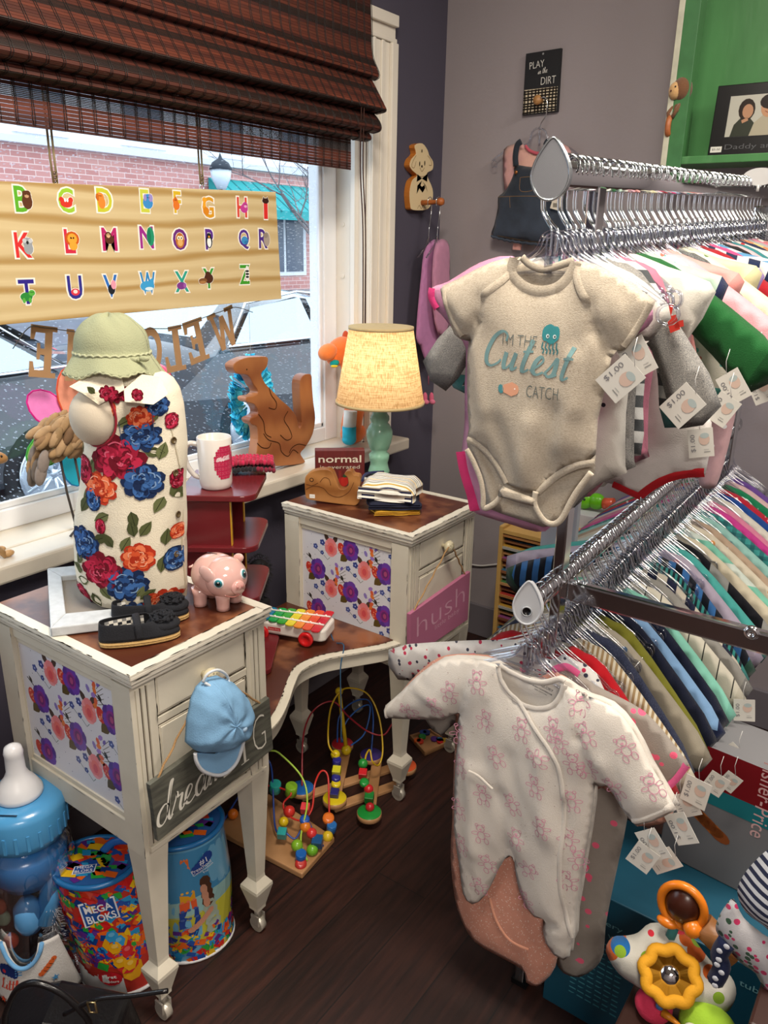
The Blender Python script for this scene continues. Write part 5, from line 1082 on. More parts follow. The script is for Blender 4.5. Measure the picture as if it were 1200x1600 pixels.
folded('yellow_garment', 'mustard yellow folded baby garment at the bottom of the clothes pile', .016, 0, .115, .095, .012, mat('mustard_knit', '#c9982c', .9, bump=.3, bscale=500), rz=.15, dy=-.012)
folded('navy_garment', 'navy blue folded baby garment in the middle of the clothes pile', .010, .0125, .13, .105, .018, mat('navy_knit', '#171b33', .9, bump=.3, bscale=500), rz=.05, dy=-.006)
STR = mat('striped_knit', '#e9e4d8', .9, bump=.3, bscale=500, pattern=('multi', 1, .030, [(0, '#e9e4d8'), (.14, '#2a2f52'), (.22, '#e9e4d8'), (.38, '#c9a23c'), (.48, '#e9e4d8'), (.62, '#8b9088'), (.72, '#e9e4d8'), (.86, '#2a2f52'), (.92, '#e9e4d8')]))
ss = folded('striped_bodysuit', 'folded white baby bodysuit with navy, yellow and grey stripes atop the pile', -.006, .031, .14, .115, .044, STR, rz=-.25)
b = MB(); b.tube(catmull([(-.065, -.03, .040), (-.068, .0, .046), (-.06, .035, .044), (-.03, .052, .044)], 5), .0035, '#2a2f52', 8); b.build('neck_binding', FAB(), ss)
# signs hung on the knobs
def hung_sign(name, label, corners, col, m, knob, nm, off=.0):
    P_ = tr(corners, x=.597+off); xs = .597+off; t = thing(name, label, 'sign', tuple(sum(P_, V())/4)); O_ = -t.location
    b = MB(); b.prism([p+V((0, 0, 0)) for p in P_], (-.010, 0, 0), col); b.build('board', m, t, loc=O_, bevel=.0008)
    k = V(knob); b = MB(); u_ = [P_[0].lerp(P_[1], .06)+V((-.004, 0, -.004)), P_[0].lerp(P_[1], .93)+V((-.004, 0, -.004))]
    for q in u_:
        d = (k-q); pts = [q+d*(i/14)+V((.0012*math.cos(i*1.9), .0012*math.sin(i*1.9), 0)) for i in range(15)]; b.tube(pts, .0021, '#a9855a', 6)
    b.build('hanging_twine', mat('jute', None, .95, bump=.8, bscale=600), t, loc=O_)
    ul = (P_[1]-P_[0]).normalized(); vl = (P_[0]-P_[3]).normalized(); return t, O_, Ink(lambda a, c: (P_[3]+ul*a+vl*c, V((1, 0, 0))), .0004), (P_[1]-P_[0]).length, (P_[0]-P_[3]).length
t, O_, pr, w, h = hung_sign('dream_big_sign', 'weathered grey wooden sign lettered dream BIG hung on a drawer knob', [(234, 1227), (421, 1090), (427, 1170), (247, 1315)], '#55554c', mat('weathered_grey_wood', '#5a5a50', .7, pattern=('blotch', '#43433c', 5, .4, .6), stretch=(1, 3, 22), bump=.2, bscale=40), (.585, -1.613, .702), 'dream')
pr.script('dream', w*.29, h*.24, h*.30, '#d2cfc4', .075, 0, .04, 1.2)
for ch, x, hh in (('B', .60, .62), ('I', .735, .66), ('G', .88, .64)): pr.text(ch, w*x, h*.5, h*hh, '#d2cfc4', 0, w*(.115 if ch != 'I' else .02), bold=-.028)
for yy in (.17, .83): pr.poly([(w*.70, h*yy-.001), (w*.77, h*yy-.001), (w*.77, h*yy+.001), (w*.70, h*yy+.001)], '#d2cfc4', 0)
o = pr.build('painted_lettering', PRINT(), t); o.location = O_
t, O_, pr, w, h = hung_sign('hush_sign', 'pink wooden sign lettered hush hung on the far pedestal knob', [(641, 960), (735, 893), (731, 968), (641, 1030)], '#b06884', mat('pink_paint', '#ad6683', .5, vary=.05), (.585, -.827, .700), 'hush')
pr.text('hush', w*.50, h*.60, h*.44, '#c795a8', 0, w*.80, bold=-.015); pr.text('little baby', w*.60, h*.27, h*.14, '#c795a8', 0, w*.42); o = pr.build('painted_lettering', PRINT(), t); o.location = O_
# baby blue cap hung by its strap
CPX = [(318, 1046), (333, 1043), (350, 1052), (368, 1066), (381, 1085), (386, 1110), (383, 1135), (374, 1150), (368, 1165), (362, 1185), (350, 1200), (335, 1206), (318, 1204), (304, 1194), (297, 1180), (292, 1165), (293, 1130), (297, 1105), (305, 1080), (312, 1060)]
cpp = tr(CPX, x=.613); cc_ = sum(cpp, V())/len(cpp); cp_ = thing('baseball_cap', 'baby blue baseball cap hung over a drawer knob in front of dream sign', 'cap', tuple(cc_)); CB = mat('blue_cotton', '#7ba9cf', .9, bump=.4, bscale=500, vary=.06, vscale=30)
b = MB(); cx_, cz_ = at(338, 1122, x=.613), at(336, 1185, x=.613)
def cloc(px, py, dx=0): p = at(px, py, x=.613); return V((dx, p.y-cc_.y, p.z-cc_.z))
ccn = cloc(338, 1120)
def dome(u, v):
    t = u*2*PI; k = v*PI/2; i = u*24; ring = [(322, 1060), (340, 1056), (360, 1064), (377, 1082), (386, 1108), (383, 1133), (374, 1150), (355, 1164), (330, 1172), (304, 1172), (291, 1160), (293, 1125), (299, 1095), (308, 1074)]
    n_ = len(ring); j = u*n_; a = cloc(*ring[int(j) % n_]); c2 = cloc(*ring[(int(j)+1) % n_]); e = a.lerp(c2, j-int(j)); p = ccn.lerp(e, math.sin(k)**.75)
    return V((.052*math.cos(k)**.85-.004+.0035*math.sin(t*7+v*4)*v*(1-v)*2+.003*noise.noise(V((u*14, v*6, 2))), p.y, p.z))
b.grid(dome, 84, 20, '#7ba9cf'); b.build('crown', CB, cp_, solid=.0015)
vp = [cloc(*p, .008) for p in ((297, 1172), (330, 1174), (372, 1152), (368, 1168), (361, 1186), (350, 1198), (335, 1205), (318, 1204), (305, 1196), (298, 1184))]; b = MB(); b.prism(vp, (.005, 0, 0), '#6f93b4'); vo = b.build('visor', CB, cp_, bevel=.0015)
b = MB(); b.tube(catmull([cloc(372, 1154, .014), cloc(367, 1170, .015), cloc(360, 1187, .015), cloc(349, 1199, .015), cloc(335, 1206, .015), cloc(318, 1204, .015), cloc(305, 1197, .015), cloc(297, 1184, .015), cloc(296, 1172, .014)], 4), .0032, '#c9ccd0', 8); b.build('visor_edge', FAB(), vo)
b = MB(); b.tube(catmull([cloc(313, 1064, .006), cloc(318, 1050, .010), cloc(331, 1043, .013), cloc(344, 1049, .012), cloc(352, 1060, .008), cloc(344, 1069, .018), cloc(325, 1070, .018), cloc(314, 1064, .010)], 4), .0024, '#cfd6dc', 8); b.build('back_strap', FAB(), cp_)
b = MB(); b.ball(cloc(352, 1124, .046), (.005, .0055, .0055), '#a7c3dc'); b.build('top_button', FAB(), cp_)
for px, py, d in ((336, 1104, .045), (370, 1082, .022)): b = MB(); b.lathe([(.0024, 0), (.0012, .001), (0, -.001)], cloc(px, py, d), (1, 0, 0), '#1d2b3c', 10); b.build('eyelet', FAB(), cp_)
# ================================================================ floor under the vanity
def dblob(pr, u0, u1, v0, v1, n, cols, r, seed, l=1, test=None):
    q = random.Random(seed)
    for _ in range(n):
        u, v = q.uniform(u0, u1), q.uniform(v0, v1)
        if test and not test(u, v): continue
        a = q.uniform(0, 3); w = q.uniform(.6, 1.3)*r
        pr.poly([(u+w*math.cos(a+k*PI/2+.4*(k % 2))*1.1, v+w*math.sin(a+k*PI/2)*.9) for k in range(4)], q.choice(cols), l+_ % 7*.5)
BC = ['#c8201f', '#1d4fa8', '#e4b81d', '#2a9a3c', '#e0641c', '#5a2a86', '#2690c8', '#d03a20', '#153a80']
# giant baby bottle bank
bp = at(48, 1545, z=0); bt = thing('giant_baby_bottle', 'giant clear baby bottle with blue collar holding feeding supplies on floor', 'bottle', tuple(V((.25, -1.822, 0))+_r0*.022), RZ); bt.scale = (1.04, 1.04, 1.08)
CLR = clear_plastic()
b = MB(); b.lathe([(.058, .003), (.07, .0), (.075, .01), (.078, .06), (.074, .12), (.066, .17), (.071, .22), (.078, .26), (.074, .30), (.055, .325)], col='#ffffff', n=40); b.build('clear_body', CLR, bt)
BL = mat('sky_blue_plastic', None, .25, coat=.3)
b = MB(); b.lathe([(.055, .315), (.071, .318), (.074, .33), (.0745, .375), (.069, .388), (.045, .392)], col='#4f9bd0', n=48)
for k in range(24): t = k*PI/12; b.box((.0745*math.cos(t), .0745*math.sin(t), .342), (.0025, .005, .03), '#4f9bd0', Matrix.Rotation(t, 3, 'Z'))
cr_ = b.build('collar', BL, bt)
b = MB(); b.b2((-.012, -.058, .3915), (.02, -.055, .3925), '#123048'); b.build('coin_slot', PLA(), cr_)
b = MB(); b.add([(-.060, -.040, .393), (-.038, -.048, .393), (-.036, -.034, .3935), (-.058, -.026, .3935)], [(0, 1, 2, 3)], '#e9e4dc'); b.build('price_sticker', MATT(), cr_)
b = MB(); b.lathe([(.036, .391), (.040, .395), (.039, .402), (.030, .418), (.022, .428), (.0165, .440), (.0155, .470), (.0165, .476), (.014, .486), (.006, .491), (0, .492)], col='#dfe0e2', n=32); b.build('teat', mat('white_silicone', None, .3), bt)
b = MB(); b.lathe([(.05, .22), (.068, .25), (.07, .285), (.05, .30)], (-.004, 0, 0), col='#3f86c4', n=32); b.build('blue_bowl', BL, bt)
b = MB(); b.tube([(.035, -.045, .16), (.045, -.03, .21), (.055, .0, .27)], .019, '#4f94cc', 14); b.build('small_bottle', BL, bt)
b = MB(); b.lathe([(.0, .125), (.02, .128), (.026, .145), (.024, .175), (.012, .19), (0, .193)], (.008, -.048, .02), col='#5a9ad0', n=20); b.build('bottle_cap', BL, bt)
b = MB(); q = random.Random(3)
for k in range(260): a = q.uniform(0, 6.28); z = q.uniform(.10, .19); b.tube([(.045, -.035, z), (.045+.022*math.cos(a), -.035+.022*math.sin(a), z+q.uniform(-.01, .012))], .0004, '#c9ccd0', 3)
b.build('brush', MATT(), bt)
for k, (x, y, z, c) in enumerate(((-.05, -.03, .15, '#c9e8c0'), (-.03, -.05, .12, '#e05a3a'), (-.055, -.02, .09, '#8fd0c0'), (.035, -.05, .105, '#c8402c'), (-.045, -.045, .19, '#e0704a'))): b = MB(); b.ball((x, y, z), (.014, .01, .016), c); b.build('pacifier', PLA(), bt)
def bibf(u, v):    # wraps the front of the bottle
    a = u/.079; r_ = .0795+.012*(1-min(1, v/.12)); return V((r_*math.sin(a), -r_*math.cos(a), v)), V((math.sin(a), -math.cos(a), 0))
b = MB(); b.grid(lambda u, v: bibf((u-.5)*(.185-.05*v), .012+v*(.125 if not .28 < u < .72 else .125-.045*math.sin((u-.28)/.44*PI)**.5))[0], 30, 16, '#d5d3d0'); bib = b.build('bib', mat('terry', None, .95, bump=.5, bscale=400), bt, solid=.003)
pr = Ink(bibf, .0022, .0001)
b = MB(); b.tube([bibf(-.0385+.077*k/16, .138-.046*math.sin(PI*k/16)**.6)[0]+V((0, -.002, 0)) for k in range(17)], .004, '#6fa8d8', 8); b.build('bib_binding', FAB(), bib)
for k in range(5): pr.ell(-.038+.006*k, .082+.002*math.sin(k), .0075, .013-.0008*abs(k-2), '#1c2f6a', 1, 0, 8)
pr.ell(-.034, .080, .004, .004, '#b83040', 3, 0, 8)
for k in range(3): pr.stroke([(-.012, .086-k*.005), (.0, .090-k*.005)], .0022, '#5a9ad0', 2)
for k in range(6): pr.ell(.030+.0045*k, .076+.0045*k, .005, .0075-.0012*abs(k-2.5), '#d0602c', 1, -.7, 8)
pr.stroke([(.030, .072), (.052, .098)], .0012, '#2a1c18', 3); [pr.stroke([(.034+.005*k, .082+.005*k), (.04+.005*k, .078+.005*k)], .001, '#2a1c18', 3) for k in range(3)]
for (u, v, c) in ((.016, .100, '#4f94cc'), (.05, .060, '#4f94cc'), (.024, .022, '#d04a2c'), (-.04, .018, '#d04a2c')):
    pr.poly([(u+(.007 if k % 2 else .0028)*math.cos(k*PI/5+PI/2+PI/5), v+(.007 if k % 2 else .0028)*math.sin(k*PI/5+PI/2+PI/5)) for k in range(10)], c, 2)
pr.curve([(.042+.008*math.cos(t), .042+.008*math.sin(t)) for t in (0, .8, 1.6, 2.4, 3.2, 4, 4.8, 5.6)], .0014, '#3a2a2c', 2, 3, True); pr.curve([(.037, .048), (.041, .042), (.037, .036)], .0012, '#c03030', 2); pr.curve([(.047, .048), (.043, .042), (.047, .036)], .0012, '#c03030', 2)
pr.script('Little', -.022, .044, .011, '#c84a3a', .13, 2, .1); pr.text('MVP', -.004, .026, .012, '#2c2c34', 2, .030, rot=.1)
pr.build('bib_print', PRINT(), bib)
# zip bags of building blocks
def block_bag(label, loc, rz, r, H, lean, full):
    t = thing('building_block_bag', label, 'toy bag', loc, rz); rt_ = random.Random(int(loc[0]*1000))
    def bs(u, v, off=0):   # u arc (m), v height
        a = u/r; k = v/H; rr_ = r*(1+.06*math.sin(a*3+v*18)*math.sin(PI*min(1, max(0, k)))+.05*(1-k)) + off
        return V((rr_*math.sin(a)+lean[0]*v, -rr_*.86*math.cos(a)+lean[1]*v, v)), V((math.sin(a), -math.cos(a), 0))
    b = MB(); b.grid(lambda u, v: bs((u-.5)*2*PI*r, .002+v*(H-.002))[0], 60, 20, '#b8342a' if full else '#6aa8cc'); b.build('bag', mat('printed_vinyl', None, .25, spec=.6), t)
    b = MB(); b.add([bs(2*PI*r*k/40, H)[0]+V((0, 0, .002)) for k in range(40)][::-1], [list(range(40))[::-1]], '#2a5a9a'); lid = b.build('lid', mat('printed_vinyl', None, .25, spec=.6), t)
    b = MB(); b.tube([bs(2*PI*r*k/40, H)[0] for k in range(40)], .0055, '#1f6aa8', 8, closed=True); b.tube([bs(2*PI*r*k/40, .004)[0] for k in range(40)], .004, '#dfe0e0', 8, closed=True); b.build('piping', PLA(), t)
    lc_ = V((lean[0]*H, lean[1]*H, H+.0025)); lpn = Ink(lambda u, v: (lc_+V((u, v*.86, 0)), V((0, 0, 1))), .0006, .0002)
    dblob(lpn, -r*.9, r*.9, -r*.9, r*.9, 110, BC, .013, 4, 0, lambda u, v: math.hypot(u, v) < r*.84)
    lpn.poly([(-.030, -.046), (.010, -.036), (.008, -.012), (-.032, -.022)], '#e8ecf2', 8); lpn.poly([(-.028, -.044), (.008, -.035), (.006, -.014), (-.030, -.023)], '#1c4f9c', 9)
    lpn.text('MEGA', -.011, -.023, .0075, '#ffffff', 10, .030, rot=.24); lpn.text('BLOKS', -.011, -.034, .0075, '#ffffff', 10, .032, rot=.24); lpn.build('lid_print', PLA(), lid)
    b = MB(); b.tube(catmull([lc_+V((.01, .02, .004)), lc_+V((.03, .025, .022)), lc_+V((.06, .03, .020)), lc_+V((.078, .03, .004))], 5), .009, '#1c5fb0', 8, flat=.4); b.build('carry_handle', PLA(), lid)
    pr = Ink(bs, .0012, .00025); C_ = PI*r*.62
    if full:
        dblob(pr, -C_, C_, H*.42, H*.97, 330, BC, .011, 5, 0)
        dblob(pr, -C_, C_, .08, H*.45, 160, BC, .012, 6, 0)
        for k in range(12): pr.poly([(-.075+k*.0085, .0), (-.066+k*.0085, .0), (-.066+k*.0085, .055+.006*math.sin(k)), (-.075+k*.0085, .055+.006*math.sin(k))], '#d5d8da', 4.2)
        for k in range(6): pr.poly([(-.05+k*.0085, .0), (-.041+k*.0085, .0), (-.041+k*.0085, .03), (-.05+k*.0085, .03)], '#2f8fc8', 4.6)
        for q in range(5): pr.ell(.032+.004*q, H*.50-.018*q, .024, .020, '#c4262a' if q % 2 else '#d89a18', 5+q*.2, .3*q, 8)
        for (u, v, c) in ((.028, H*.56, '#2f90c8'), (.038, H*.50, '#2f90c8'), (.028, H*.46, '#d8a018'), (.048, H*.40, '#c4262a'), (.030, H*.33, '#d8a018'), (.046, H*.28, '#d8a018')): pr.poly([(u+.012*math.cos(k*PI/3), v+.014*math.sin(k*PI/3)) for k in range(6)], c, 7); pr.ell(u, v+.004, .006, .005, hexmix(c, '#ffffff', .25), 8, 0, 8)
        pr.poly([(-.012, H*.66), (.052, H*.70), (.050, H*.90), (-.016, H*.86)], '#dfe6ee', 9); pr.poly([(-.009, H*.675), (.049, H*.712), (.047, H*.888), (-.013, H*.848)], '#1c4f9c', 9.6)
        pr.text('MEGA', .018, H*.822, .017, '#e9eef4', 11, .050, rot=.10, bold=.02); pr.text('BLOKS', .020, H*.737, .017, '#e9eef4', 11, .052, rot=.10, bold=.02)
        pr.ell(.006, .052, .021, .018, '#c8202c', 9, 0, 14); pr.text('First', .006, .057, .008, '#ffffff', 11, .024, bold=.02); pr.text('Builders', .006, .045, .006, '#ffffff', 11, .028, bold=.02)
    else:
        for k in range(16): u = -C_+k*C_/8; pr.poly([(u, H*.55), (u+C_/8, H*.55), (u+C_/8, H*.96), (u, H*.96)], '#3f86b4', 0); pr.poly([(u, H*.42), (u+C_/8, H*.42), (u+C_/8, H*.56), (u, H*.56)], '#8fb8b8', .5); pr.poly([(u, H*.18), (u+C_/8, H*.18), (u+C_/8, H*.43), (u, H*.43)], '#b8b43c', 1)
        dblob(pr, -C_, C_, .01, H*.30, 190, BC, .012, 9, 2)
        for k, c in enumerate(('#1f3f8c', '#1f3f8c', '#d8582c', '#d89a1c', '#c42a24', '#d89a1c', '#d86a2c', '#d86a2c')): w = .040-.0035*k; pr.poly([(.018-w/2, H*.33+k*.020), (.018+w/2, H*.335+k*.020), (.018+w/2, H*.34+(k+1)*.020), (.018-w/2, H*.335+(k+1)*.020)], c, 5); [pr.ell(.018-w/2+w*(q+.5)/3, H*.34+(k+1)*.020, w*.11, .003, hexmix(c, '#ffffff', .15), 6, 0, 6) for q in range(3)]
        for k in range(8): pr.ell(.056+.0015*k, H*.66-.016*k, .012+.0012*k, .016, '#4a2c1c' if k < 4 else '#9aa89a', 4+k*.1, .2, 8)
        for k in range(3): pr.ell(.052+.002*k, H*.60-.017*k, .008, .013, '#c08a70', 6, .2, 8)
        for k in range(7): pr.ell(.020+.007*k, H*.315+.004*k, .0085, .007, '#c08a70', 7, .4, 8)
        for k in range(9): pr.ell(-.040, .03+k*.018, .022-.0022*abs(k-4), .014, '#1c6ab0' if k < 6 else '#a83028', 7+.1*k, 0, 8)
        for k in range(5): pr.ell(.040+.006*k, H*.79+.006*k, .011, .012, '#1c3f8c', 7, .3, 9)
        pr.text('#1', .054, H*.845, .014, '#e9eef4', 9, .016, rot=.2); pr.text('Preschool', .050, H*.80, .0085, '#e9eef4', 9, .042, rot=.3); pr.text('Construction', .053, H*.775, .006, '#e9eef4', 9, .044, rot=.3); pr.text('Toy', .058, H*.75, .006, '#e9eef4', 9, .012, rot=.3)
    pr.build('bag_print', mat('printed_vinyl', None, .25, spec=.6), t); return t
block_bag('bulging zip bag of mixed colour building blocks beside the giant bottle', (.387, -1.712, 0), RZ, .078, .262, (-.13, .0), True)
block_bag('taller blue building block bag picturing a brick tower behind the near desk leg', (.425, -1.578, 0), RZ+.15, .090, .285, (-.02, .0), False)
# black handbag at the lower left corner
hg = thing('black_handbag', 'black leather handbag with looped handle at the lower left corner', 'handbag', (.50, -1.93, 0), RZ)
LE = mat('black_leather', '#121113', .3, bump=.3, bscale=150, coat=.2)
b = MB(); b.prism([V((-.13, 0, 0)), V((.125, 0, 0)), V((.10, 0, .105)), V((-.02, 0, .135)), V((-.11, 0, .11))], (0, .10, 0), '#121113'); b.build('bag_body', LE, hg, bevel=.012, seg=3)
hpx = [(8, 1600), (14, 1570), (28, 1545), (50, 1536), (75, 1541), (100, 1555), (125, 1578), (140, 1600)]; PLh = (V((.50, -1.93, 0)), N0); lh = loc_at(hg)
q = [lh(at(*p, pl=PLh)) for p in hpx]; b = MB(); b.tube(catmull([V((q[0].x, 0, .06))]+q+[V((q[-1].x, 0, .09))], 6), .0055, '#151416', 10); b.build('handle', LE, hg)
b = MB(); q = [lh(at(*p, pl=PLh)) for p in ((100, 1585), (150, 1562), (205, 1556), (262, 1548))]; b.tube(catmull(q, 5), .004, '#151416', 8); b.build('flap_edge', LE, hg)
b = MB(); p = lh(at(145, 1568, pl=PLh)); b.tube([p+V((-.006, -.006, .010)), p+V((.006, -.006, .010)), p+V((.008, -.006, -.012)), p+V((-.004, -.006, -.012))], .002, '#b9a77a', 6, closed=True); b.build('buckle', mat('brass', None, .3, 1), hg)
# wooden bead maze with thick base
def bez(pts, n=8): return catmull(pts, n)
BR_ = mat('beech', '#b3855a', .5, pattern=('wood', '#b98b60', '#a0744a', 6), stretch=(1, 1, 1))
m1 = thing('bead_maze', 'square wooden base bead maze with curly wires and chunky beads', 'toy', (.42, -1.28, 0))
O_ = V((-.42, 1.28, 0))
cn = [at(472, 1366, z=.016), at(523, 1308, z=.016), at(420, 1240, z=.016), at(330, 1292, z=.016)]
b = MB(); b.prism([V((p.x, p.y, .0006)) for p in cn], (0, 0, .016), '#b3855a'); b.build('base', BR_, m1, loc=O_, bevel=.003)
def gp_(px, py, z): return at(px, py, z=z)
wires = [('#9fc23a', [(480, 1345, .018), (470, 1310, .05), (480, 1255, .11), (472, 1215, .15), (440, 1180, .19), (424, 1173, .20), (405, 1180, .19), (395, 1230, .10), (392, 1275, .018)]),
         ('#c22f2a', [(515, 1300, .018), (514, 1250, .08), (512, 1212, .12), (502, 1205, .13), (492, 1225, .12), (487, 1265, .08), (470, 1282, .06), (448, 1272, .06), (443, 1255, .07), (455, 1240, .09), (440, 1232, .09), (424, 1228, .09), (395, 1228, .08), (370, 1250, .018)]),
         ('#24479a', [(505, 1322, .018), (490, 1300, .05), (478, 1282, .07), (462, 1310, .04), (445, 1300, .05), (430, 1292, .04), (424, 1200, .12), (410, 1190, .13), (385, 1225, .06), (345, 1290, .018)])]
for c, pts in wires: b = MB(); b.tube(bez([gp_(*p) for p in pts]), .0024, c, 8); b.build('wire', PLA(), m1, loc=O_)
def bead(px, py, z, r, c, shape, parent, O_, deco=None, d=0):
    r *= 1.22
    p = gp_(px, py, z); b = MB()
    if shape == 'ball': b.ball(p, r, c, 18, 12)
    elif shape == 'disc': b.lathe([(r*.5, -r*.5), (r*.95, -r*.4), (r, 0), (r*.95, r*.4), (r*.5, r*.5)], p, (.3, -.2, .9), c, 18)
    elif shape == 'cube': b.box(p, (r*1.7,)*3, c, Matrix.Rotation(d or .5, 3, 'Z') @ Matrix.Rotation(.3, 3, 'X'))
    elif shape == 'cyl': b.lathe([(r*.9, -r), (r, -r*.9), (r, r*.9), (r*.9, r)], p, (.2, -.1, 1) if not d else (.9, .3, .4), c, 20)
    if deco:
        for k in range(8): t = k*PI/4; b.ball(p+V((r*.86*math.cos(t), r*.86*math.sin(t), r*.2)), r*.16, deco, 6, 4)
    return b.build('bead', PLA(), parent, loc=O_, bevel=.0015 if shape == 'cube' else 0)
for a in ((470, 1350, .020, .0115, '#b8322c', 'disc'), (470, 1338, .032, .0105, '#1f5fae', 'cyl', '#0f3f80'), (464, 1321, .048, .0115, '#7fb02c', 'ball'), (441, 1302, .05, .010, '#2fa0a0', 'cube', '#104f80'), (443, 1284, .062, .010, '#d8b81d', 'ball'),
          (488, 1328, .028, .0115, '#6fae2c', 'ball'), (496, 1315, .042, .012, '#1c4f80', 'cube'), (487, 1302, .056, .0105, '#d03434', 'ball'), (477, 1292, .066, .011, '#d87a22', 'ball'), (476, 1281, .078, .010, '#1f4fa8', 'disc'), (477, 1263, .092, .010, '#d8434a', 'cube'),
          (512, 1307, .022, .011, '#d8b82a', 'ball'), (518, 1293, .034, .010, '#2a6ab0', 'cyl', '#dfe6ee'), (513, 1279, .050, .012, '#e0742a', 'disc'), (452, 1268, .065, .012, '#c8322a', 'ball'), (455, 1234, .088, .0125, '#7fb02c', 'cyl'),
          (430, 1230, .085, .012, '#2fa8a0', 'cyl'), (364, 1272, .030, .011, '#d8721f', 'ball'), (381, 1255, .045, .0115, '#1c8f8a', 'disc')):
    bead(*a[:6], m1, O_, a[6] if len(a) > 6 else None)
# ladder based bead roller coaster
m2 = thing('bead_coaster', 'flat wooden frame bead maze with coloured discs and tall yellow post', 'toy', (.45, -1.02, 0)); O_ = V((-.45, 1.02, 0))
def bar(p, q, w=.028, h=.010, z=0.0005):
    p, q = at(*p, z=.008), at(*q, z=.008); p.z = q.z = 0; d = (q-p).normalized(); s_ = V((-d.y, d.x, 0))*w/2; b = MB(); b.prism([p-s_+V((0, 0, z)), q-s_+V((0, 0, z)), q+s_+V((0, 0, z)), p+s_+V((0, 0, z))], (0, 0, h), '#b3855a'); b.build('frame_bar', BR_, m2, loc=O_, bevel=.002)
bar((470, 1245), (640, 1190)); bar((520, 1262), (620, 1225), z=.0006); bar((540, 1180), (523, 1255), z=.0105); bar((590, 1185), (577, 1280), z=.0105)
disc = [(472, 1232, '#1f5fa8'), (523, 1248, '#d8c01d'), (577, 1270, '#1f8f3a'), (535, 1163, '#b8242c'), (580, 1180, '#40307a'), (633, 1197, '#d8582c')]
for px, py, c in disc:
    p = gp_(px, py, .032); b = MB(); b.lathe([(.030, .0212), (.0315, .0225), (.0315, .0335), (.030, .035)], (p.x, p.y, 0), col='#b98b60', n=32); b.lathe([(.0305, .0352), (.0300, .0358), (0, .036)], (p.x, p.y, 0), col=c, n=32); b.lathe([(.012, .0106), (.012, .022)], (p.x, p.y, 0), col='#b98b60', n=16); b.build('disc', PLA(), m2, loc=O_)
for c, pts in (('#c9a51d', [(524, 1180, .12), (513, 1160, .15), (516, 1110, .20), (530, 1082, .235), (548, 1075, .24), (575, 1085, .22), (592, 1120, .17), (598, 1170, .10), (592, 1195, .07), (582, 1190, .09), (578, 1172, .11), (572, 1180, .11), (570, 1194, .10)]),
               ('#9a2530', [(472, 1228, .036), (474, 1150, .12), (490, 1110, .16), (520, 1096, .18), (545, 1120, .15), (575, 1143, .13), (600, 1148, .12), (618, 1130, .14), (633, 1190, .036)]),
               ('#1f4f9a', [(527, 1160, .036), (530, 1120, .10), (550, 1098, .13), (575, 1094, .13), (583, 1120, .10), (580, 1176, .036)]), ('#2a62b0', [(535, 1160, .036), (540, 1130, .08), (560, 1108, .11), (578, 1104, .11), (570, 1145, .05), (548, 1165, .036)])):
    b = MB(); b.tube(bez([gp_(*p) for p in pts]), .0024, c, 8); b.build('wire', PLA(), m2, loc=O_)
b = MB(); p, q = gp_(541, 1172, .036), gp_(530, 1080, .20); b.cyl(p, q, .0058, '#cfae1c', 12); b.ball(q, .0115, '#d8b81d'); b.ball(p, .0145, '#d8b81d'); b.build('yellow_post', PLA(), m2, loc=O_)
for i, a in enumerate(((523, 1240, .044, .0105, '#2c2a6c', 'cube'), (525, 1225, .058, .0105, '#d8c01d', 'disc'), (525, 1216, .068, .0100, '#2c2a80', 'disc'), (526, 1205, .078, .0105, '#cfc92c', 'cube'), (526, 1191, .092, .0095, '#2c2a80', 'cyl'), (524, 1179, .105, .0105, '#d8c01d', 'ball'),
          (578, 1261, .043, .0095, '#b8242c', 'ball'), (577, 1246, .057, .011, '#1f7a34', 'cube'), (576, 1233, .072, .010, '#c8242c', 'ball'), (569, 1223, .084, .010, '#1f8f3a', 'disc'), (567, 1209, .096, .010, '#c8242c', 'cube'), (567, 1193, .110, .0105, '#2a8f3a', 'ball'))): bead(*a, m2, O_)
# puzzle tray under the far pedestal
tp_ = at(668, 1172, z=0); pz = thing('puzzle_tray', 'flat wooden tray puzzle with farm pieces on the floor behind desk', 'puzzle', (tp_.x, tp_.y, 0), 0); O_ = V((-tp_.x, -tp_.y, 0))
cn = [V((*at(*p, z=.01).xy, .0006)) for p in ((664, 1177), (702, 1160), (672, 1140), (640, 1150))]
b = MB(); b.prism(cn, (0, 0, .006), '#a8703c'); b.build('tray', BR_, pz, loc=O_)
for i in range(4): b = MB(); a, c = cn[i], cn[(i+1) % 4]; n_ = (sum(cn, V())/4-a).normalized()*.008; n2_ = (sum(cn, V())/4-c).normalized()*.008; b.prism([a, c, c+n2_, a+n_], (0, 0, .013), '#c9955a'); b.build('rim', BR_, pz, loc=O_)
for k in range(9): b = MB(); q = random.Random(k); p = sum(cn, V())/4+V((q.uniform(-.045, .045), q.uniform(-.03, .03), .0066)); b.lathe([(.011, 0), (.011, .007)], p, (0, 0, 1), BC[k % 9], 7); b.build('puzzle_piece', PLA(), pz, loc=O_)
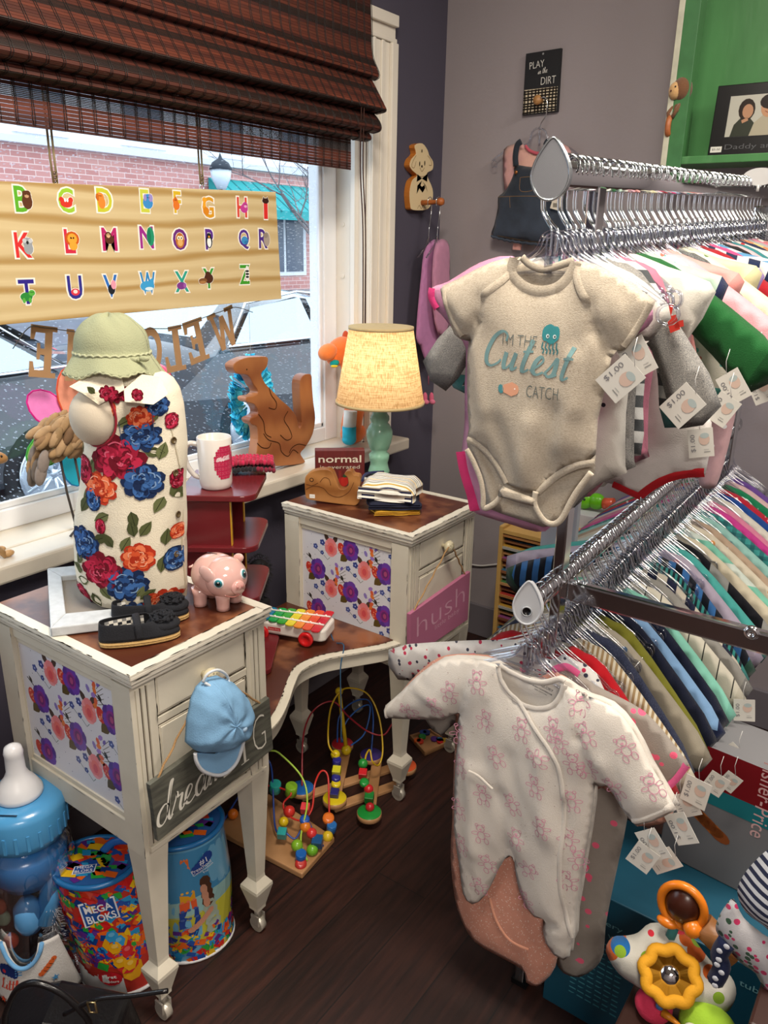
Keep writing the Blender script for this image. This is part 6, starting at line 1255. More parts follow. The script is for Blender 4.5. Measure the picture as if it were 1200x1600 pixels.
# ================================================================ on the walls
# dog peg plaque on the window wall
bx = .022; DP = [(648, 227), (660, 224), (668, 234), (671, 243), (677, 253), (676, 265), (668, 270), (669, 278), (676, 295), (676, 312), (668, 327), (645, 328), (641, 320), (640, 300), (644, 282), (652, 274), (644, 266), (640, 258), (643, 248), (650, 240)]
q = catmull(tr(DP, x=bx), 3, True); cdp = sum(q, V())/len(q); dp = thing('dog_peg_plaque', 'painted wooden floppy eared dog wall plaque with wooden peg', 'wall hook', (0.0, cdp.y, cdp.z)); O_ = V((0, -cdp.y, -cdp.z))
b = MB(); b.prism(q, (-.0215, 0, 0), '#d9c49a', side='#b8702c'); b.build('plaque', PLA(), dp, loc=O_, bevel=.001)
pr = plane_ink((bx, 0, 0), (0, 1, 0), (0, 0, 1)); T = lambda P_: [(p.y, p.z) for p in tr(P_, x=bx)]
for l_ in ([(650, 243), (645, 252), (643, 260), (647, 262), (650, 252)], [(668, 243), (673, 250), (674, 258), (670, 258)], [(650, 273), (658, 276), (668, 274)], [(652, 326), (655, 321), (658, 326), (661, 321), (665, 326)], [(656, 262), (659, 268), (663, 262)]): pr.curve(T(l_), .0013, '#6a4420', 1)
for px, py in ((655.5, 256), (663.5, 255)): (u, v), = T([(px, py)]); pr.ell(u, v, .0028, .0075, '#1c1410', 2, 0, 10)
(u, v), = T([(659, 260)]); pr.ell(u, v, .0042, .004, '#1c1410', 2)
(u, v), = T([(659, 236)]); pr.ell(u, v, .003, .005, '#2a1c12', 2)
for s_ in ([(659, 279), (652, 272), (651, 284)], [(659, 279), (668, 271), (667, 284)], [(659, 282), (652, 290), (651, 303), (656, 292)], [(659, 282), (665, 290), (668, 300), (664, 290)]): P_ = T(s_); pr.poly(P_ if True else P_, '#8f9a8c', 2); pr.poly(P_[::-1], '#8f9a8c', 2)
P_ = T([(656, 289), (659, 292), (663, 289), (664, 294), (660, 301), (655, 294)]); pr.poly(P_, '#c8503c', 3); pr.poly(P_[::-1], '#c8503c', 3)
pr.build('painted_face', PRINT(), dp).location = O_
pz_ = at(662, 317, x=bx); b = MB(); b.lathe([(.008, 0), (.0075, .03), (.006, .055), (.011, .062), (.0125, .070), (.009, .078), (0, .08)], V((.022, pz_.y-.01, pz_.z)), (1, .04, .03), '#b0622c', 18); b.build('peg', WOODV(), dp, loc=O_)
PEG = V((.022, pz_.y-.01, pz_.z))
# play in the dirt sign
sc = [at(822, 84, y=-.012), at(877, 75, y=-.012), at(871, 174, y=-.012), at(816, 180, y=-.012)]; sd = thing('dirt_sign', 'black and gingham metal sign reading PLAY in the DIRT with knob', 'sign', (sc[0].x, -.0005, sc[0].z)); O_ = V((-sc[0].x, .0005, -sc[0].z))
b = MB(); b.prism(sc, (0, .010, 0), '#15161a'); b.build('sign_plate', mat('chalk_black', None, .6), sd, loc=O_)
ul = (sc[1]-sc[0]); vl = (sc[0]-sc[3]); w, h = ul.length, vl.length; pr = Ink(lambda a, c: (sc[3]+ul*(a/w)+vl*(c/h), V((0, -1, 0))), .0004)
pr.poly([(0.002, 0.002), (w-.002, .002), (w-.002, h*.40), (.002, h*.41)], '#cdbfa6', 0)
q = random.Random(4)
for k in range(10): x = w*(.05+.1*k); pr.curve([(x+q.uniform(-.002, .002), .002), (x, h*.2), (x+q.uniform(-.002, .002), h*.40)], .0045, '#1b1714', 1, 3)
for k in range(8): z = h*(.03+.05*k); pr.curve([(.002, z+q.uniform(-.002, .002)), (w*.5, z+q.uniform(-.001, .001)), (w-.002, z+q.uniform(-.002, .002))], .0042, '#1b1714', 2, 3)
pr.text('PLAY', w*.34, h*.80, h*.11, '#d8d6d0', 3, w*.42, rot=.06, bold=-.01); pr.script('in the', w*.52, h*.645, h*.045, '#d8d6d0', .10, 3, .05); pr.text('DIRT', w*.70, h*.52, h*.12, '#d8d6d0', 3, w*.42, bold=-.01); pr.ell(w*.5, h*.955, .003, .003, '#8a8c90', 3)
pr.build('sign_print', PRINT(), sd).location = O_
kp = at(842, 157, y=-.03); b = MB(); b.lathe([(.007, 0), (.006, .015), (.012, .022), (.014, .03), (.01, .036), (0, .038)], V((kp.x, -.011, kp.z)), (0, -1, 0), '#b0804c', 18); b.build('knob', WOODV(), sd, loc=O_)
# green cubby
GR = mat('green_paint', '#4f8a52', .35, pattern=('blotch', '#6aa36c', 6, .62, .75), bump=.15, bscale=20, vary=.25, vscale=4, stretch=(3, 3, 1), spec=.5)
gx = .775; gy = -.15; gz = 1.60; gc = thing('green_cubby', 'green painted wooden display cubby hung on the lilac wall', 'shelf', (gx, 0, gz))
b = MB(); b.b2((0, gy, .0), (.022, -.002, .80)); b.build('side_board', GR, gc, bevel=.002)
b = MB(); b.b2((-.003, gy-.004, -.008), (.012, gy, .80), '#c9c8b4'); b.b2((.012, gy-.004, -.004), (.05, gy, .80), '#437a4a'); b.build('face_frame', mat('green_face', None, .4, vary=.2, vscale=30), gc, bevel=.001)
b = MB(); b.b2((.022, gy, .005), (1.1, -.002, .024)); b.build('shelf_board', GR, gc, bevel=.002)
b = MB(); b.b2((.022, -.012, .024), (1.1, -.002, .80)); b.build('back_board', GR, gc)
b = MB(); b.b2((1.08, gy, .024), (1.1, -.012, .80)); b.build('side_board', GR, gc, bevel=.002)
# photo frame
fq = [at(1120, 133, y=-.085), at(1103, 247, y=-.085)]; pf = thing('photo_frame', 'black Daddy and Me photo frame showing a couple, in the green cubby', 'picture frame', (fq[1].x+.002, -.085, gz+.0245), 0)
FW, FH = .27, .172; ti = Matrix.Rotation(-.10, 3, 'X'); pmf = lambda u, v: (ti @ V((u, 0, v)), ti @ V((0, -1, 0)))
b = MB(); b.prism([pmf(*p)[0] for p in ((0, 0), (FW, 0), (FW, FH), (0, FH))], ti @ V((0, .014, 0)), '#101012'); b.build('frame', mat('black_lacquer', None, .3), pf, bevel=.002)
pr = Ink(pmf, .0006, .0001); X_, Z_ = .036, .048
pr.poly([(X_-.003, Z_-.003), (FW-.033, Z_-.003), (FW-.033, FH-.025), (X_-.003, FH-.025)], '#2a2a2c', 0); pr.poly([(X_, Z_), (FW-.036, Z_), (FW-.036, FH-.028), (X_, FH-.028)], '#b5b3a8', 1)
pr.poly([(X_+.012, Z_), (X_+.07, Z_), (X_+.066, Z_+.03), (X_+.052, Z_+.045), (X_+.034, Z_+.045), (X_+.018, Z_+.028)], '#34382f', 2); pr.ell(X_+.044, Z_+.062, .020, .026, '#2c211c', 3, .1, 14); pr.ell(X_+.047, Z_+.058, .013, .017, '#b08468', 4, .1, 14); pr.stroke([(X_+.036, Z_+.034), (X_+.05, Z_+.04)], .008, '#b08468', 4)
pr.poly([(X_+.058, Z_), (X_+.16, Z_), (X_+.158, Z_+.04), (X_+.13, Z_+.052), (X_+.09, Z_+.052), (X_+.066, Z_+.03)], '#a8a08c', 3); pr.ell(X_+.098, Z_+.078, .025, .018, '#231a16', 5, 0, 14); pr.ell(X_+.097, Z_+.066, .020, .025, '#b88a6a', 4.5, 0, 14)
for dx in (-.007, .007): pr.ell(X_+.097+dx, Z_+.069, .0028, .0015, '#2a1c14', 6)
pr.curve([(X_+.088, Z_+.056), (X_+.097, Z_+.052), (X_+.105, Z_+.057)], .0018, '#8a4a3c', 6)
pr.text('Daddy and Me', .128, .022, .016, '#58585c', 2, .175); pr.poly([(.006, .012), (.034, .012), (.034, .026), (.006, .026)], '#d9d6d0', 2); pr.text('$5.00', .02, .019, .006, '#333333', 3, .02); pr.build('photo', mat('photo_print', None, .25), pf)
# monkey toy on the side of the cubby
mk = at(1064, 140, y=-.14); mt = thing('monkey_rattle', 'brown plush monkey rattle hanging on the green cubby side', 'plush toy', (mk.x+.003, -.14, mk.z)); FU = mat('brown_plush', None, .95, bump=.6, bscale=300, sheen=.3)
b = MB(); b.ball((0, 0, 0), (.025, .028, .030), '#6f4a30', 18, 12); b.build('head', FU, mt)
b = MB(); b.ball((-.012, -.014, -.004), (.017, .018, .021), '#c9a06c', 16, 10); b.ball((-.02, -.025, .002), .0022, '#1c1410'); b.ball((-.008, -.031, .003), .0022, '#1c1410'); b.ball((-.018, -.031, -.006), .0025, '#5a3420'); b.build('face', FU, mt)
b = MB(); b.ball((-.004, 0, -.045), (.016, .016, .024), '#6f4a30'); b.tube([(-.012, -.008, -.035), (-.024, -.014, -.055), (-.020, -.016, -.068)], .005, '#6f4a30'); b.tube([(.002, -.01, -.035), (-.004, -.018, -.052), (-.012, -.016, -.066)], .005, '#6f4a30'); b.build('body', FU, mt)
b = MB(); b.tube([(-.018+.004*math.cos(t)*0, -.012+.010*math.cos(t), -.085+.019*math.sin(t)) for t in [2*PI*k/20 for k in range(20)]], .0075, '#b0683c', 10, closed=True); b.build('wooden_ring', WOODV(), mt)
b = MB(); b.tube([(.006, 0, .025), (.004, -.004, .045), (.008, -.002, .060)], .0035, '#c8232c', 6); b.build('red_loop', FAB(), mt)
# cable
b = MB(); b.tube(catmull([at(736, 882, y=-.008), at(752, 884, y=-.006), at(775, 882, y=-.006), at(800, 880, y=-.006), at(860, 890, y=-.006)], 5), .0035, '#c9c6c4', 8); tag(b.build('white_cable', PLA()), 'white power cable running low along the lilac wall behind desk', 'cable')
# ================================================================ clothes rack
RX = 1.05
U0, U1 = V((RX, -1.416, 1.482)), V((RX, -.06, 1.542)); L0_, L1_ = V((RX, -1.352, .869)), V((RX, -.06, .935))
def rail_at(A, B, y): return A.lerp(B, (y-A.y)/(B.y-A.y))
rk = thing('clothes_rack', 'chrome two rail clothes rack crowded with baby clothes', 'clothes rack', (RX, -.7, 0)); RO = -rk.location
CH = CHROME(); rr = random.Random(12)
for A, B in ((U0, U1), (L0_, L1_)): b = MB(); b.tube([A, B], .018, '#c9ccd0', 16, flat=.45, nrm=(1, 0, 0)); b.build('rail', CH, rk, loc=RO)
def teardrop(c, w, h, tilt):
    P_ = []
    for k in range(36):
        t = 2*PI*k/36; x = math.sin(t)*w*(1-.42*max(0, -math.cos(t+PI))**1.0) if math.cos(t) > 0 else math.sin(t)*w; z = -math.cos(t)*h*-1
        P_.append((x if math.cos(t) < 0 else math.sin(t)*w*(1-.5*math.cos(t)**1.5), math.cos(t)*h*(1.15 if math.cos(t) > 0 else .85)))
    rz_ = Matrix.Rotation(tilt, 3, 'Z'); return [V(c)+rz_ @ V((x, 0, z)) for x, z in P_]
for c, w, h, col, m, hole in ((U0+V((0, -.004, 0)), .0235, .036, '#9aa2a6', mat('brushed_steel', '#aab0b4', .25, .85), False), (L0_+V((0, -.030, .004)), .0215, .036, '#c5c8cc', mat('grey_plastic', None, .45), True)):
    b = MB(); P_ = teardrop(c, w, h, .35); b.prism(P_, (.002, .005, 0), col); b.tube(P_, .0018, col, 6, closed=True); e = b.build('end_cap', m, rk, loc=RO)
    if hole: b = MB(); b.lathe([(.0085, -.001), (.0085, .0012), (.0065, .0012), (.0065, -.0006), (0, -.0006)], c+V((.0006, -.0016, -.008)), (.34, -.94, 0), '#0c0c0e', 20, cols=['#b0b4b8', '#b0b4b8', '#0c0c0e', '#0c0c0e']); b.build('screw_recess', PLA(), e)
py_ = -1.262
b = MB(); b.b2((RX-.009, py_-.013, .012), (RX+.009, py_+.013, rail_at(U0, U1, py_).z-.012), '#c9ccd0'); b.build('post', CH, rk, bevel=.002, loc=RO)
b = MB(); b.b2((RX-.02, -.20, .012), (RX+.02, -.16, 1.50), '#c9ccd0'); b.build('post', CH, rk, bevel=.004, loc=RO)
b = MB(); b.b2((RX-.016, -1.275, .0), (RX+.016, -.06, .012), '#1c1c1f'); b.b2((RX-.22, -.20, .0), (RX+.22, -.16, .0118), '#1c1c1f'); b.build('base', mat('dark_steel', None, .4, .6), rk, loc=RO)
b = MB(); b.b2((RX-.01, -1.247, .835), (RX+.45, -1.229, .870), '#c9ccd0'); b.build('crossbar', CH, rk, bevel=.004, loc=RO)
q = at(1174, 992, y=-1.248); b = MB(); b.lathe([(.011, 0), (.011, .004), (.008, .007), (.0045, .007), (.004, .004), (0, .004)], (q.x, -1.2465, q.z+.004), (0, -1, 0), '#c9ccd0', 20); b.build('bolt', CH, rk, loc=RO)
# ---- hangers
def make_hanger(label, low):
    h = thing('clear_hanger', label, 'hanger', (0, 0, 0)); b = MB()
    p = catmull([(.014, 0, .002), (.0165, 0, .012), (.009, 0, .0225), (-.004, 0, .0235), (-.0155, 0, .012), (-.0168, 0, -.012), (-.0165, 0, -.040), (-.008, 0, -.056), (.0, 0, -.068), (0, 0, -.098)], 3)
    b.tube(p, .0016, '#d9dde0', 6); b.build('hook', CH, h)
    b = MB(); b.tube(catmull([(-.012, 0, -.074), (0, 0, -.068), (.012, 0, -.074), (.020, 0, -.092), (.045, 0, -.108), (.085, 0, -.130), (.112, 0, -.150)], 3), .0032, n=6, flat=.8); b.tube(catmull([(-.012, 0, -.074), (-.020, 0, -.092), (-.045, 0, -.108), (-.085, 0, -.130), (-.112, 0, -.150)], 3), .0032, n=6, flat=.8)
    b.tube(catmull([(-.095, 0, -.140), (-.05, 0, -.122), (0, 0, -.118), (.05, 0, -.122), (.095, 0, -.140)], 3), .0025, n=5); b.box((0, 0, -.096), (.012, .006, .050))
    for s in (-1, 1): b.tube([(s*(.117+.010*math.cos(t)), 0, -.162+.012*math.sin(t)) for t in [2*PI*k/12 for k in range(12)]], .0022, n=5, closed=True)
    b.build('hanger_body', clear_plastic(), h); return h
# ---- cloth shapes
from mathutils.geometry import delaunay_2d_cdt
class Cloth:
    def __init__(s, ring, T=.010, wr=.003, seed=0, step=.016, y=0, creases=(), edge=.022):
        s.ring = [V((a, c)) for a, c in ring]; s.T = T; s.wr = wr; s.seed = seed; s.y = y; s.step = step; s.edge = edge
        s.A = np.array([(p.x, p.y) for p in s.ring]); s.B = np.roll(s.A, -1, 0); s.cr = creases
    def dist(s, P):
        AB = s.B-s.A; d2 = (AB**2).sum(1)+1e-12; AP = P[:, None, :]-s.A[None]; t = np.clip((AP*AB[None]).sum(2)/d2[None], 0, 1); q = AP-AB[None]*t[..., None]; return np.sqrt((q**2).sum(2)).min(1)
    def inside(s, P):
        x, y = P[:, 0][:, None], P[:, 1][:, None]; x1, y1 = s.A[:, 0][None], s.A[:, 1][None]; x2, y2 = s.B[:, 0][None], s.B[:, 1][None]
        c = ((y1 > y) != (y2 > y)) & (x < (x2-x1)*(y-y1)/(y2-y1+1e-15)+x1); return c.sum(1) % 2 == 1
    def hgt(s, P):
        P = np.asarray(P, float).reshape(-1, 2); d = s.dist(P); h = s.T*(1-np.exp(-(d/s.edge)**1.1)); k = 1-np.exp(-(d/.012)**2); x, z = P[:, 0], P[:, 1]; sd = s.seed
        w = np.array([noise.noise(V((a*9+sd, c*3.5, sd*1.7)))*1.3+noise.noise(V((a*24+c*14, c*9-sd, sd)))*.6 for a, c in P]); h = h+s.wr*w*k
        for (a, c), (e, f), amp, wd in s.cr:
            ax = np.array([a, c]); bx_ = np.array([e, f]); ab = bx_-ax; t = np.clip(((P-ax)@ab)/(ab@ab), 0, 1); dd = np.sqrt(((P-(ax+t[:, None]*ab))**2).sum(1)); h = h+amp*np.exp(-(dd/wd)**2)
        return h
    def mb(s, band=None, back=.5, front_only=False):
        x0_, z0_ = s.A.min(0); x1_, z1_ = s.A.max(0); ring = []
        n = len(s.ring)
        for i in range(n):
            a, c = s.ring[i], s.ring[(i+1) % n]; m = max(1, int((c-a).length/s.step)); ring += [a.lerp(c, k/m) for k in range(m)]
        gx_ = np.arange(x0_, x1_, s.step); gz_ = np.arange(z0_, z1_, s.step); G = np.array([(a+(s.step/2 if j % 2 else 0), c) for j, c in enumerate(gz_) for a in gx_]); G = G[s.inside(G)]; G = G[s.dist(G) > s.step*.45]
        pts = ring+[V(p) for p in G]; nr = len(ring)
        vo, _, fo, *_r = delaunay_2d_cdt(pts, [(i, (i+1) % nr) for i in range(nr)], [list(range(nr))], 1, 1e-7)
        P = np.array([(p.x, p.y) for p in vo]); H = s.hgt(P); dd = s.dist(P); mb = MB(); fr = [(p[0], s.y-h, p[1]) for p, h in zip(P, H)]; cen = [P[list(f)].mean(0) for f in fo]
        m = [band(c) if band else 0 for c in cen]
        # orientation: make faces look towards -y
        def ori(f): a, b_, c = [P[i] for i in f[:3]]; return (b_[0]-a[0])*(c[1]-a[1])-(b_[1]-a[1])*(c[0]-a[0]) > 0
        F_ = [list(f) if ori(f) else list(f)[::-1] for f in fo]
        mb.v = list(fr); nv = len(fr); mb.f = [f for f in F_]; mb.m = list(m)
        if not front_only:
            edge = dd < 1e-5; idx = []
            for i in range(nv):
                if edge[i]: idx.append(i)
                else: idx.append(len(mb.v)); mb.v.append((P[i][0], s.y+abs(H[i])*back, P[i][1]))
            mb.f += [[idx[i] for i in f][::-1] for f in F_]; mb.m += list(m)
        mb.c = ['#ffffff']*len(mb.f); mb.sm = [True]*len(mb.f); return mb
    def fn(s, off=.0):
        def f(u, v): h = float(s.hgt([(u, v)])[0]); return V((u, s.y-h-off, v)), V((0, -1, 0))
        return f
    def path(s, pts, off=.001, n=5, closed=False): return [V((p.x, s.y-float(s.hgt([(p.x, p.z)])[0])-off, p.z)) for p in catmull([(a, 0, c) for a, c in pts], n, closed)]
def half(kind, ang, rnd, low=0):
    """right half outline from the neck down to the crotch, as (x, z) below the rail"""
    L_ = {'short': .078, 'long': .238 if low else .207}[kind[1]]; sh_ = V((.095, -.120)); d = V((math.cos(ang), -math.sin(ang))); n_ = V((-d.y, d.x))*-1; w0 = .040; w1 = .030
    out = [(0, -.122), (.022, -.117), (.036, -.103), (.06, -.108), (.095, -.120)]
    k1 = sh_+d*L_; ua = V((.108, -.205)); k2 = k1+V((-d.y*-1, 0))*0+V((d.y, -d.x))*-(-1)*0
    nrm_ = V((d.y, -d.x))    # pointing down and in
    if nrm_.y > 0: nrm_ = -nrm_
    k2 = k1+nrm_*(.062 if kind[1] == 'long' else .075)
    out += [tuple(sh_.lerp(k1, .5)+V((.006, .004))), tuple(k1), tuple(k2), tuple(ua.lerp(k2, .5)+V((0, .004))), tuple(ua)]
    b_ = kind[0]
    if b_ == 'bodysuit': out += [(.108, -.30), (.116, -.375), (.118, -.385), (.085, -.405), (.055, -.435), (.036, -.462), (0, -.468)]
    elif b_ == 'sleeper': out += [(.106, -.30), (.112, -.40), (.108, -.50), (.100, -.575), (.092, -.600), (.070, -.605), (.056, -.585), (.046, -.50), (.016, -.445), (0, -.440)]
    elif b_ == 'top': out += [(.110, -.30), (.116, -.375), (.06, -.380), (0, -.382)]
    elif b_ == 'dress': out += [(.118, -.27), (.150, -.385), (.08, -.395), (0, -.398)]
    return out, k1, k2, d
GID = [0]
TYPEW = {('bodysuit', 'short'): 'bodysuit', ('bodysuit', 'long'): 'bodysuit', ('sleeper', 'long'): 'sleeper', ('top', 'long'): 'baby_shirt', ('top', 'short'): 'baby_shirt', ('dress', 'short'): 'baby_dress', ('dress', 'long'): 'baby_dress', ('sleeper', 'short'): 'romper'}
def garment(kind, y, rail, label, m, trim, angR=.7, angL=None, seed=0, group=None, sw=0, T=.008):
    rnd = random.Random(seed); angL = angR if angL is None else angL; c = rail_at(*rail, y)
    low = rail is LR; angR += .10*low; hr, k1r, k2r, dr = half(kind, angR, rnd, low); hl, k1l, k2l, dl = half(kind, angL, rnd, low); ring = hr+[(-a, z) for a, z in hl[::-1]][1:-1]
    ring = [(p.x, p.z) for p in catmull([(a, 0, z) for a, z in ring], 2, True)]
    k1l, k2l = V((-k1l.x, k1l.y)), V((-k2l.x, k2l.y))
    def band(p):
        p = V(p)
        for a, b_ in ((k1r, k2r), (k1l, k2l)):
            ab = b_-a; t = max(0, min(1, (p-a).dot(ab)/ab.length_squared))
            if (p-a-ab*t).length < .016: return 1
        if p.x**2+(p.y+.098)**2 < .040**2: return 1
        if kind[0] == 'bodysuit' and p.y < -.385 and not (abs(p.x) < .06-(-p.y-.385)*.5): return 1
        return 0
    cl = Cloth(ring, T, .0028, seed*.73, .0185); mb = cl.mb(band); nm = TYPEW[kind]
    t = thing(nm, label, 'baby clothes', tuple(c), sw, group); mb.build('cloth_body', [m, trim], t); return t
FB = lambda k, c, pat=None: mat('fabric_'+k, c, .92, bump=.35, bscale=700, vary=.10, vscale=50, sheen=.1, spec=.15, pattern=pat)
def H(c, c2='#6a6a6a'): return FB('heather', c, ('heather', c2))
def S(c, c2, per=.012, ax=2): return FB('stripe', c, ('stripe', ax, per, .5, c2))
def D(c, cs, sc=70, r=.3): return FB('dots', c, ('dots', sc, r, cs))
def P_(c): return FB('plain', c)
UR, LR = (U0, U1), (L0_, L1_)
WHITE = '#d3cfc6'; hpU = make_hanger('clear plastic hanger with chrome hook on the upper rail', 0); hpU['group'] = 'hangers on the upper rail'
hpL = dup(hpU, (0, 0, 0), label='clear plastic hanger with chrome hook on the lower rail', group='hangers on the lower rail')
first = {0: True, 1: True}
def hang(y, low):
    r_ = LR if low else UR; c = rail_at(*r_, y); src = hpL if low else hpU; rot = rr.uniform(-.06, .06)
    if first[low]: first[low] = False; src.location = c; src.rotation_euler = (0, 0, rot*.3); return src
    return dup(src, c, rot)
# front of the upper rail -------------------------------------------------------------
def pxz(pts, y, c): return [((q.x-c.x), (q.z-c.z)) for q in tr(pts, y=y)]
yH = -1.402; cH = rail_at(*UR, yH); hang(yH, 0)
hero = thing('bodysuit', 'oatmeal heather bodysuit printed with jellyfish and Cutest Catch at front of upper rail', 'baby clothes', tuple(cH))
OAT = mat('oatmeal_jersey', '#c6bba9', .95, bump=.4, bscale=600, pattern=('blotch', '#b3a693', 330, .42, .7), stretch=(1, 1, 1.8), sheen=.15, spec=.12, vary=.04, vscale=20)
yf = yH-.008
SIL = [(810, 401), (785, 404), (764, 410), (742, 420), (712, 436), (690, 446), (685, 452), (690, 475), (700, 505), (707, 523), (716, 530), (729, 534), (727, 559), (727, 600), (728, 640), (730, 670), (726, 690), (728, 702), (740, 722), (752, 752), (755, 775), (755, 794), (780, 804), (817, 816), (845, 825), (862, 823), (880, 810), (893, 785), (905, 764), (927, 738), (928, 712), (932, 655), (940, 620), (948, 590), (953, 560), (962, 548), (969, 549), (976, 546), (990, 528), (1004, 505), (1016, 485), (1022, 471), (1008, 460), (980, 440), (955, 426), (928, 413), (899, 407), (885, 412), (870, 418), (846, 424), (825, 417)]
back = Cloth(pxz(SIL, yH, cH), .004, .0015, 3, .012, y=.006); back.mb(back=.6).build('back_panel', OAT, hero)
FRN = [(810, 401), (785, 404), (764, 410), (742, 420), (712, 436), (690, 446), (685, 452), (690, 475), (700, 505), (707, 523), (716, 530), (729, 534), (727, 559), (727, 600), (728, 640), (730, 670), (727, 686), (742, 692), (758, 705), (772, 725), (782, 745), (789, 757), (805, 762), (820, 768), (836, 772), (846, 760), (860, 748), (880, 733), (905, 724), (928, 722), (930, 690), (932, 655), (940, 620), (948, 590), (953, 560), (962, 548), (969, 549), (976, 546), (990, 528), (1004, 505), (1016, 485), (1022, 471), (1008, 460), (980, 440), (955, 426), (928, 413), (899, 407), (894, 420), (884, 436), (868, 449), (846, 454), (824, 451), (806, 440), (797, 424), (800, 410)]
z_ = lambda *p: pxz(p, yf, cH)
def crs(a, b_, amp, w): (p, q) = z_(a, b_); return (p, q, amp, w)
front = Cloth(z_(*FRN), .017, .0045, 5, .009, y=-.003, edge=.032, creases=[crs((755, 465), (749, 502), -.006, .006), crs((749, 502), (730, 534), -.006, .006), crs((924, 474), (930, 515), -.006, .006), crs((930, 515), (945, 549), -.006, .006),
    crs((900, 560), (880, 700), .008, .012), crs((870, 640), (850, 740), -.006, .012), crs((930, 540), (905, 640), .005, .010), crs((745, 540), (760, 640), .004, .010), crs((780, 660), (800, 740), -.005, .012), crs((830, 660), (815, 760), .006, .012), crs((700, 470), (730, 500), .004, .008), crs((960, 460), (975, 520), .004, .008)])
front.mb(back=.0).build('front_panel', OAT, hero)
def binding(name, c_, pts, r, col, parent, m, flat=1.0, off=.001, n=6, closed=False, yy=yf, cc=cH):
    b = MB(); b.tube(c_.path(pxz(pts, yy, cc), off, n, closed), r, col, 8, flat=flat, nrm=(0, -1, 0)); return b.build(name, m, parent)
OATV = lambda: OAT
def wide(name, c_, pts, w, m, parent, yy, cc, off=.0012, n=5):   # flat ribbed band following a line
    P2 = c_.path(pxz(pts, yy, cc), off, n); b = MB(); vs = []
    for i, p in enumerate(P2):
        t = P2[min(i+1, len(P2)-1)]-P2[max(i-1, 0)]; q = V((-t.z, 0, t.x)).normalized()*w/2; vs += [p+q+V((0, .001, 0)), p+V((0, -.0022, 0)), p-q+V((0, .001, 0))]
    b.add(vs, [f for i in range(len(P2)-1) for f in ((3*i, 3*i+1, 3*i+4, 3*i+3), (3*i+1, 3*i+2, 3*i+5, 3*i+4))], '#ffffff', smooth=True); return b.build(name, m, parent)
wide('collar', front, [(803, 404), (797, 424), (806, 440), (824, 452), (846, 456), (868, 451), (884, 438), (894, 422), (899, 409)], .0155, OAT, hero, yf, cH, .003)
b = MB(); b.tube([V((a, -.001, c)) for a, c in pxz([(p.x, -p.z) for p in catmull([(812, 0, -402), (825, 0, -414), (846, 0, -421), (870, 0, -415), (893, 0, -407)], 5)], yf, cH)], .005, '#ffffff', 8, flat=.5, nrm=(0, -1, 0)); b.build('back_neck_rib', OAT, hero)
wide('lap_shoulder', front, [(804, 404), (792, 430), (776, 448), (756, 464)], .011, OAT, hero, yf, cH); wide('lap_shoulder', front, [(898, 409), (903, 435), (912, 458), (924, 474)], .011, OAT, hero, yf, cH)
wide('sleeve_hem', front, [(693, 450), (700, 478), (712, 506), (722, 525)], .009, OAT, hero, yf, cH, .0008); wide('sleeve_hem', front, [(1014, 474), (1000, 500), (985, 523), (972, 541)], .009, OAT, hero, yf, cH, .0008)
wide('leg_binding', front, [(728, 687), (745, 695), (762, 711), (777, 732), (789, 756)], .010, OAT, hero, yf, cH); wide('leg_binding', front, [(928, 724), (905, 727), (880, 737), (858, 752), (838, 770)], .010, OAT, hero, yf, cH)
b = MB(); b.tube([V((a, -.010, c)) for a, c in pxz([(p.x, -p.z) for p in catmull([(838, 0, -768), (836, 0, -785), (843, 0, -802), (854, 0, -815), (868, 0, -818), (880, 0, -808), (892, 0, -785), (905, 0, -764), (925, 0, -738)], 5)], yf, cH)], .0045, '#ffffff', 8, flat=.5, nrm=(0, -1, 0)); b.build('leg_binding', OAT, hero)
b = MB(); b.tube([V((a, -.008, c)) for a, c in pxz([(p.x, -p.z) for p in catmull([(729, 0, -702), (740, 0, -722), (751, 0, -750), (755, 0, -775), (756, 0, -794), (775, 0, -785), (789, 0, -765)], 5)], yf, cH)], .0045, '#ffffff', 8, flat=.5, nrm=(0, -1, 0)); b.build('leg_binding', OAT, hero)
for px, py in ((786, 764), (805, 772), (826, 779)): (u, v), = z_((px, py)); b = MB(); b.lathe([(.0045, 0), (.0042, .0015), (.002, .002), (0, .0014)], front.fn()(u, v)[0]+V((0, -.0005, 0)), (0, -1, 0), '#8f8676', 14); b.build('snap', PLA(), hero)
pl_ = Cloth(z_((782, 756), (800, 764), (838, 778), (836, 790), (810, 784), (780, 774)), .006, .001, 1, .006, y=-.012); pl_.mb(back=.3).build('snap_placket', OAT, hero)
pr = Ink(front.fn(), .0008, .00012)
def z1(px, py): return z_((px, py))[0]
K = abs(z1(900, 500)[0]-z1(800, 500)[0])/100
pr.text("I'M THE", *z1(818, 530), .0145, '#6c7370', 0, .050, bold=-.01); pr.text('CATCH', *z1(853, 612), .0165, '#6f7672', 0, .046, bold=-.01)
pr.script('Cutest', *z1(826, 580), .0245, '#75989a', .125, 0, -.08, 1.1, .14)
u, v = z1(866, 521)
for k in range(8): pr.ell(u+(k-3.5)*.0022*(1 if k < 8 else 0), v+.001*math.sin(k), .0050, .0135-.0010*abs(k-3.5), '#3f8f95', 0, 0, 9)
for k in range(5): pr.curve([(u-.010+.005*k, v-.011), (u-.011+.0052*k, v-.018), (u-.008+.005*k, v-.021), (u-.009+.005*k, v-.026)], .0017, '#3f7f86', 0, 4)
for dx in (-.004, .006): pr.ell(u+dx, v-.003, .0024, .0028, '#d8e4e2', 3); pr.ell(u+dx+.0004, v-.003, .0011, .0014, '#20383c', 4)
u, v = z1(804, 606)
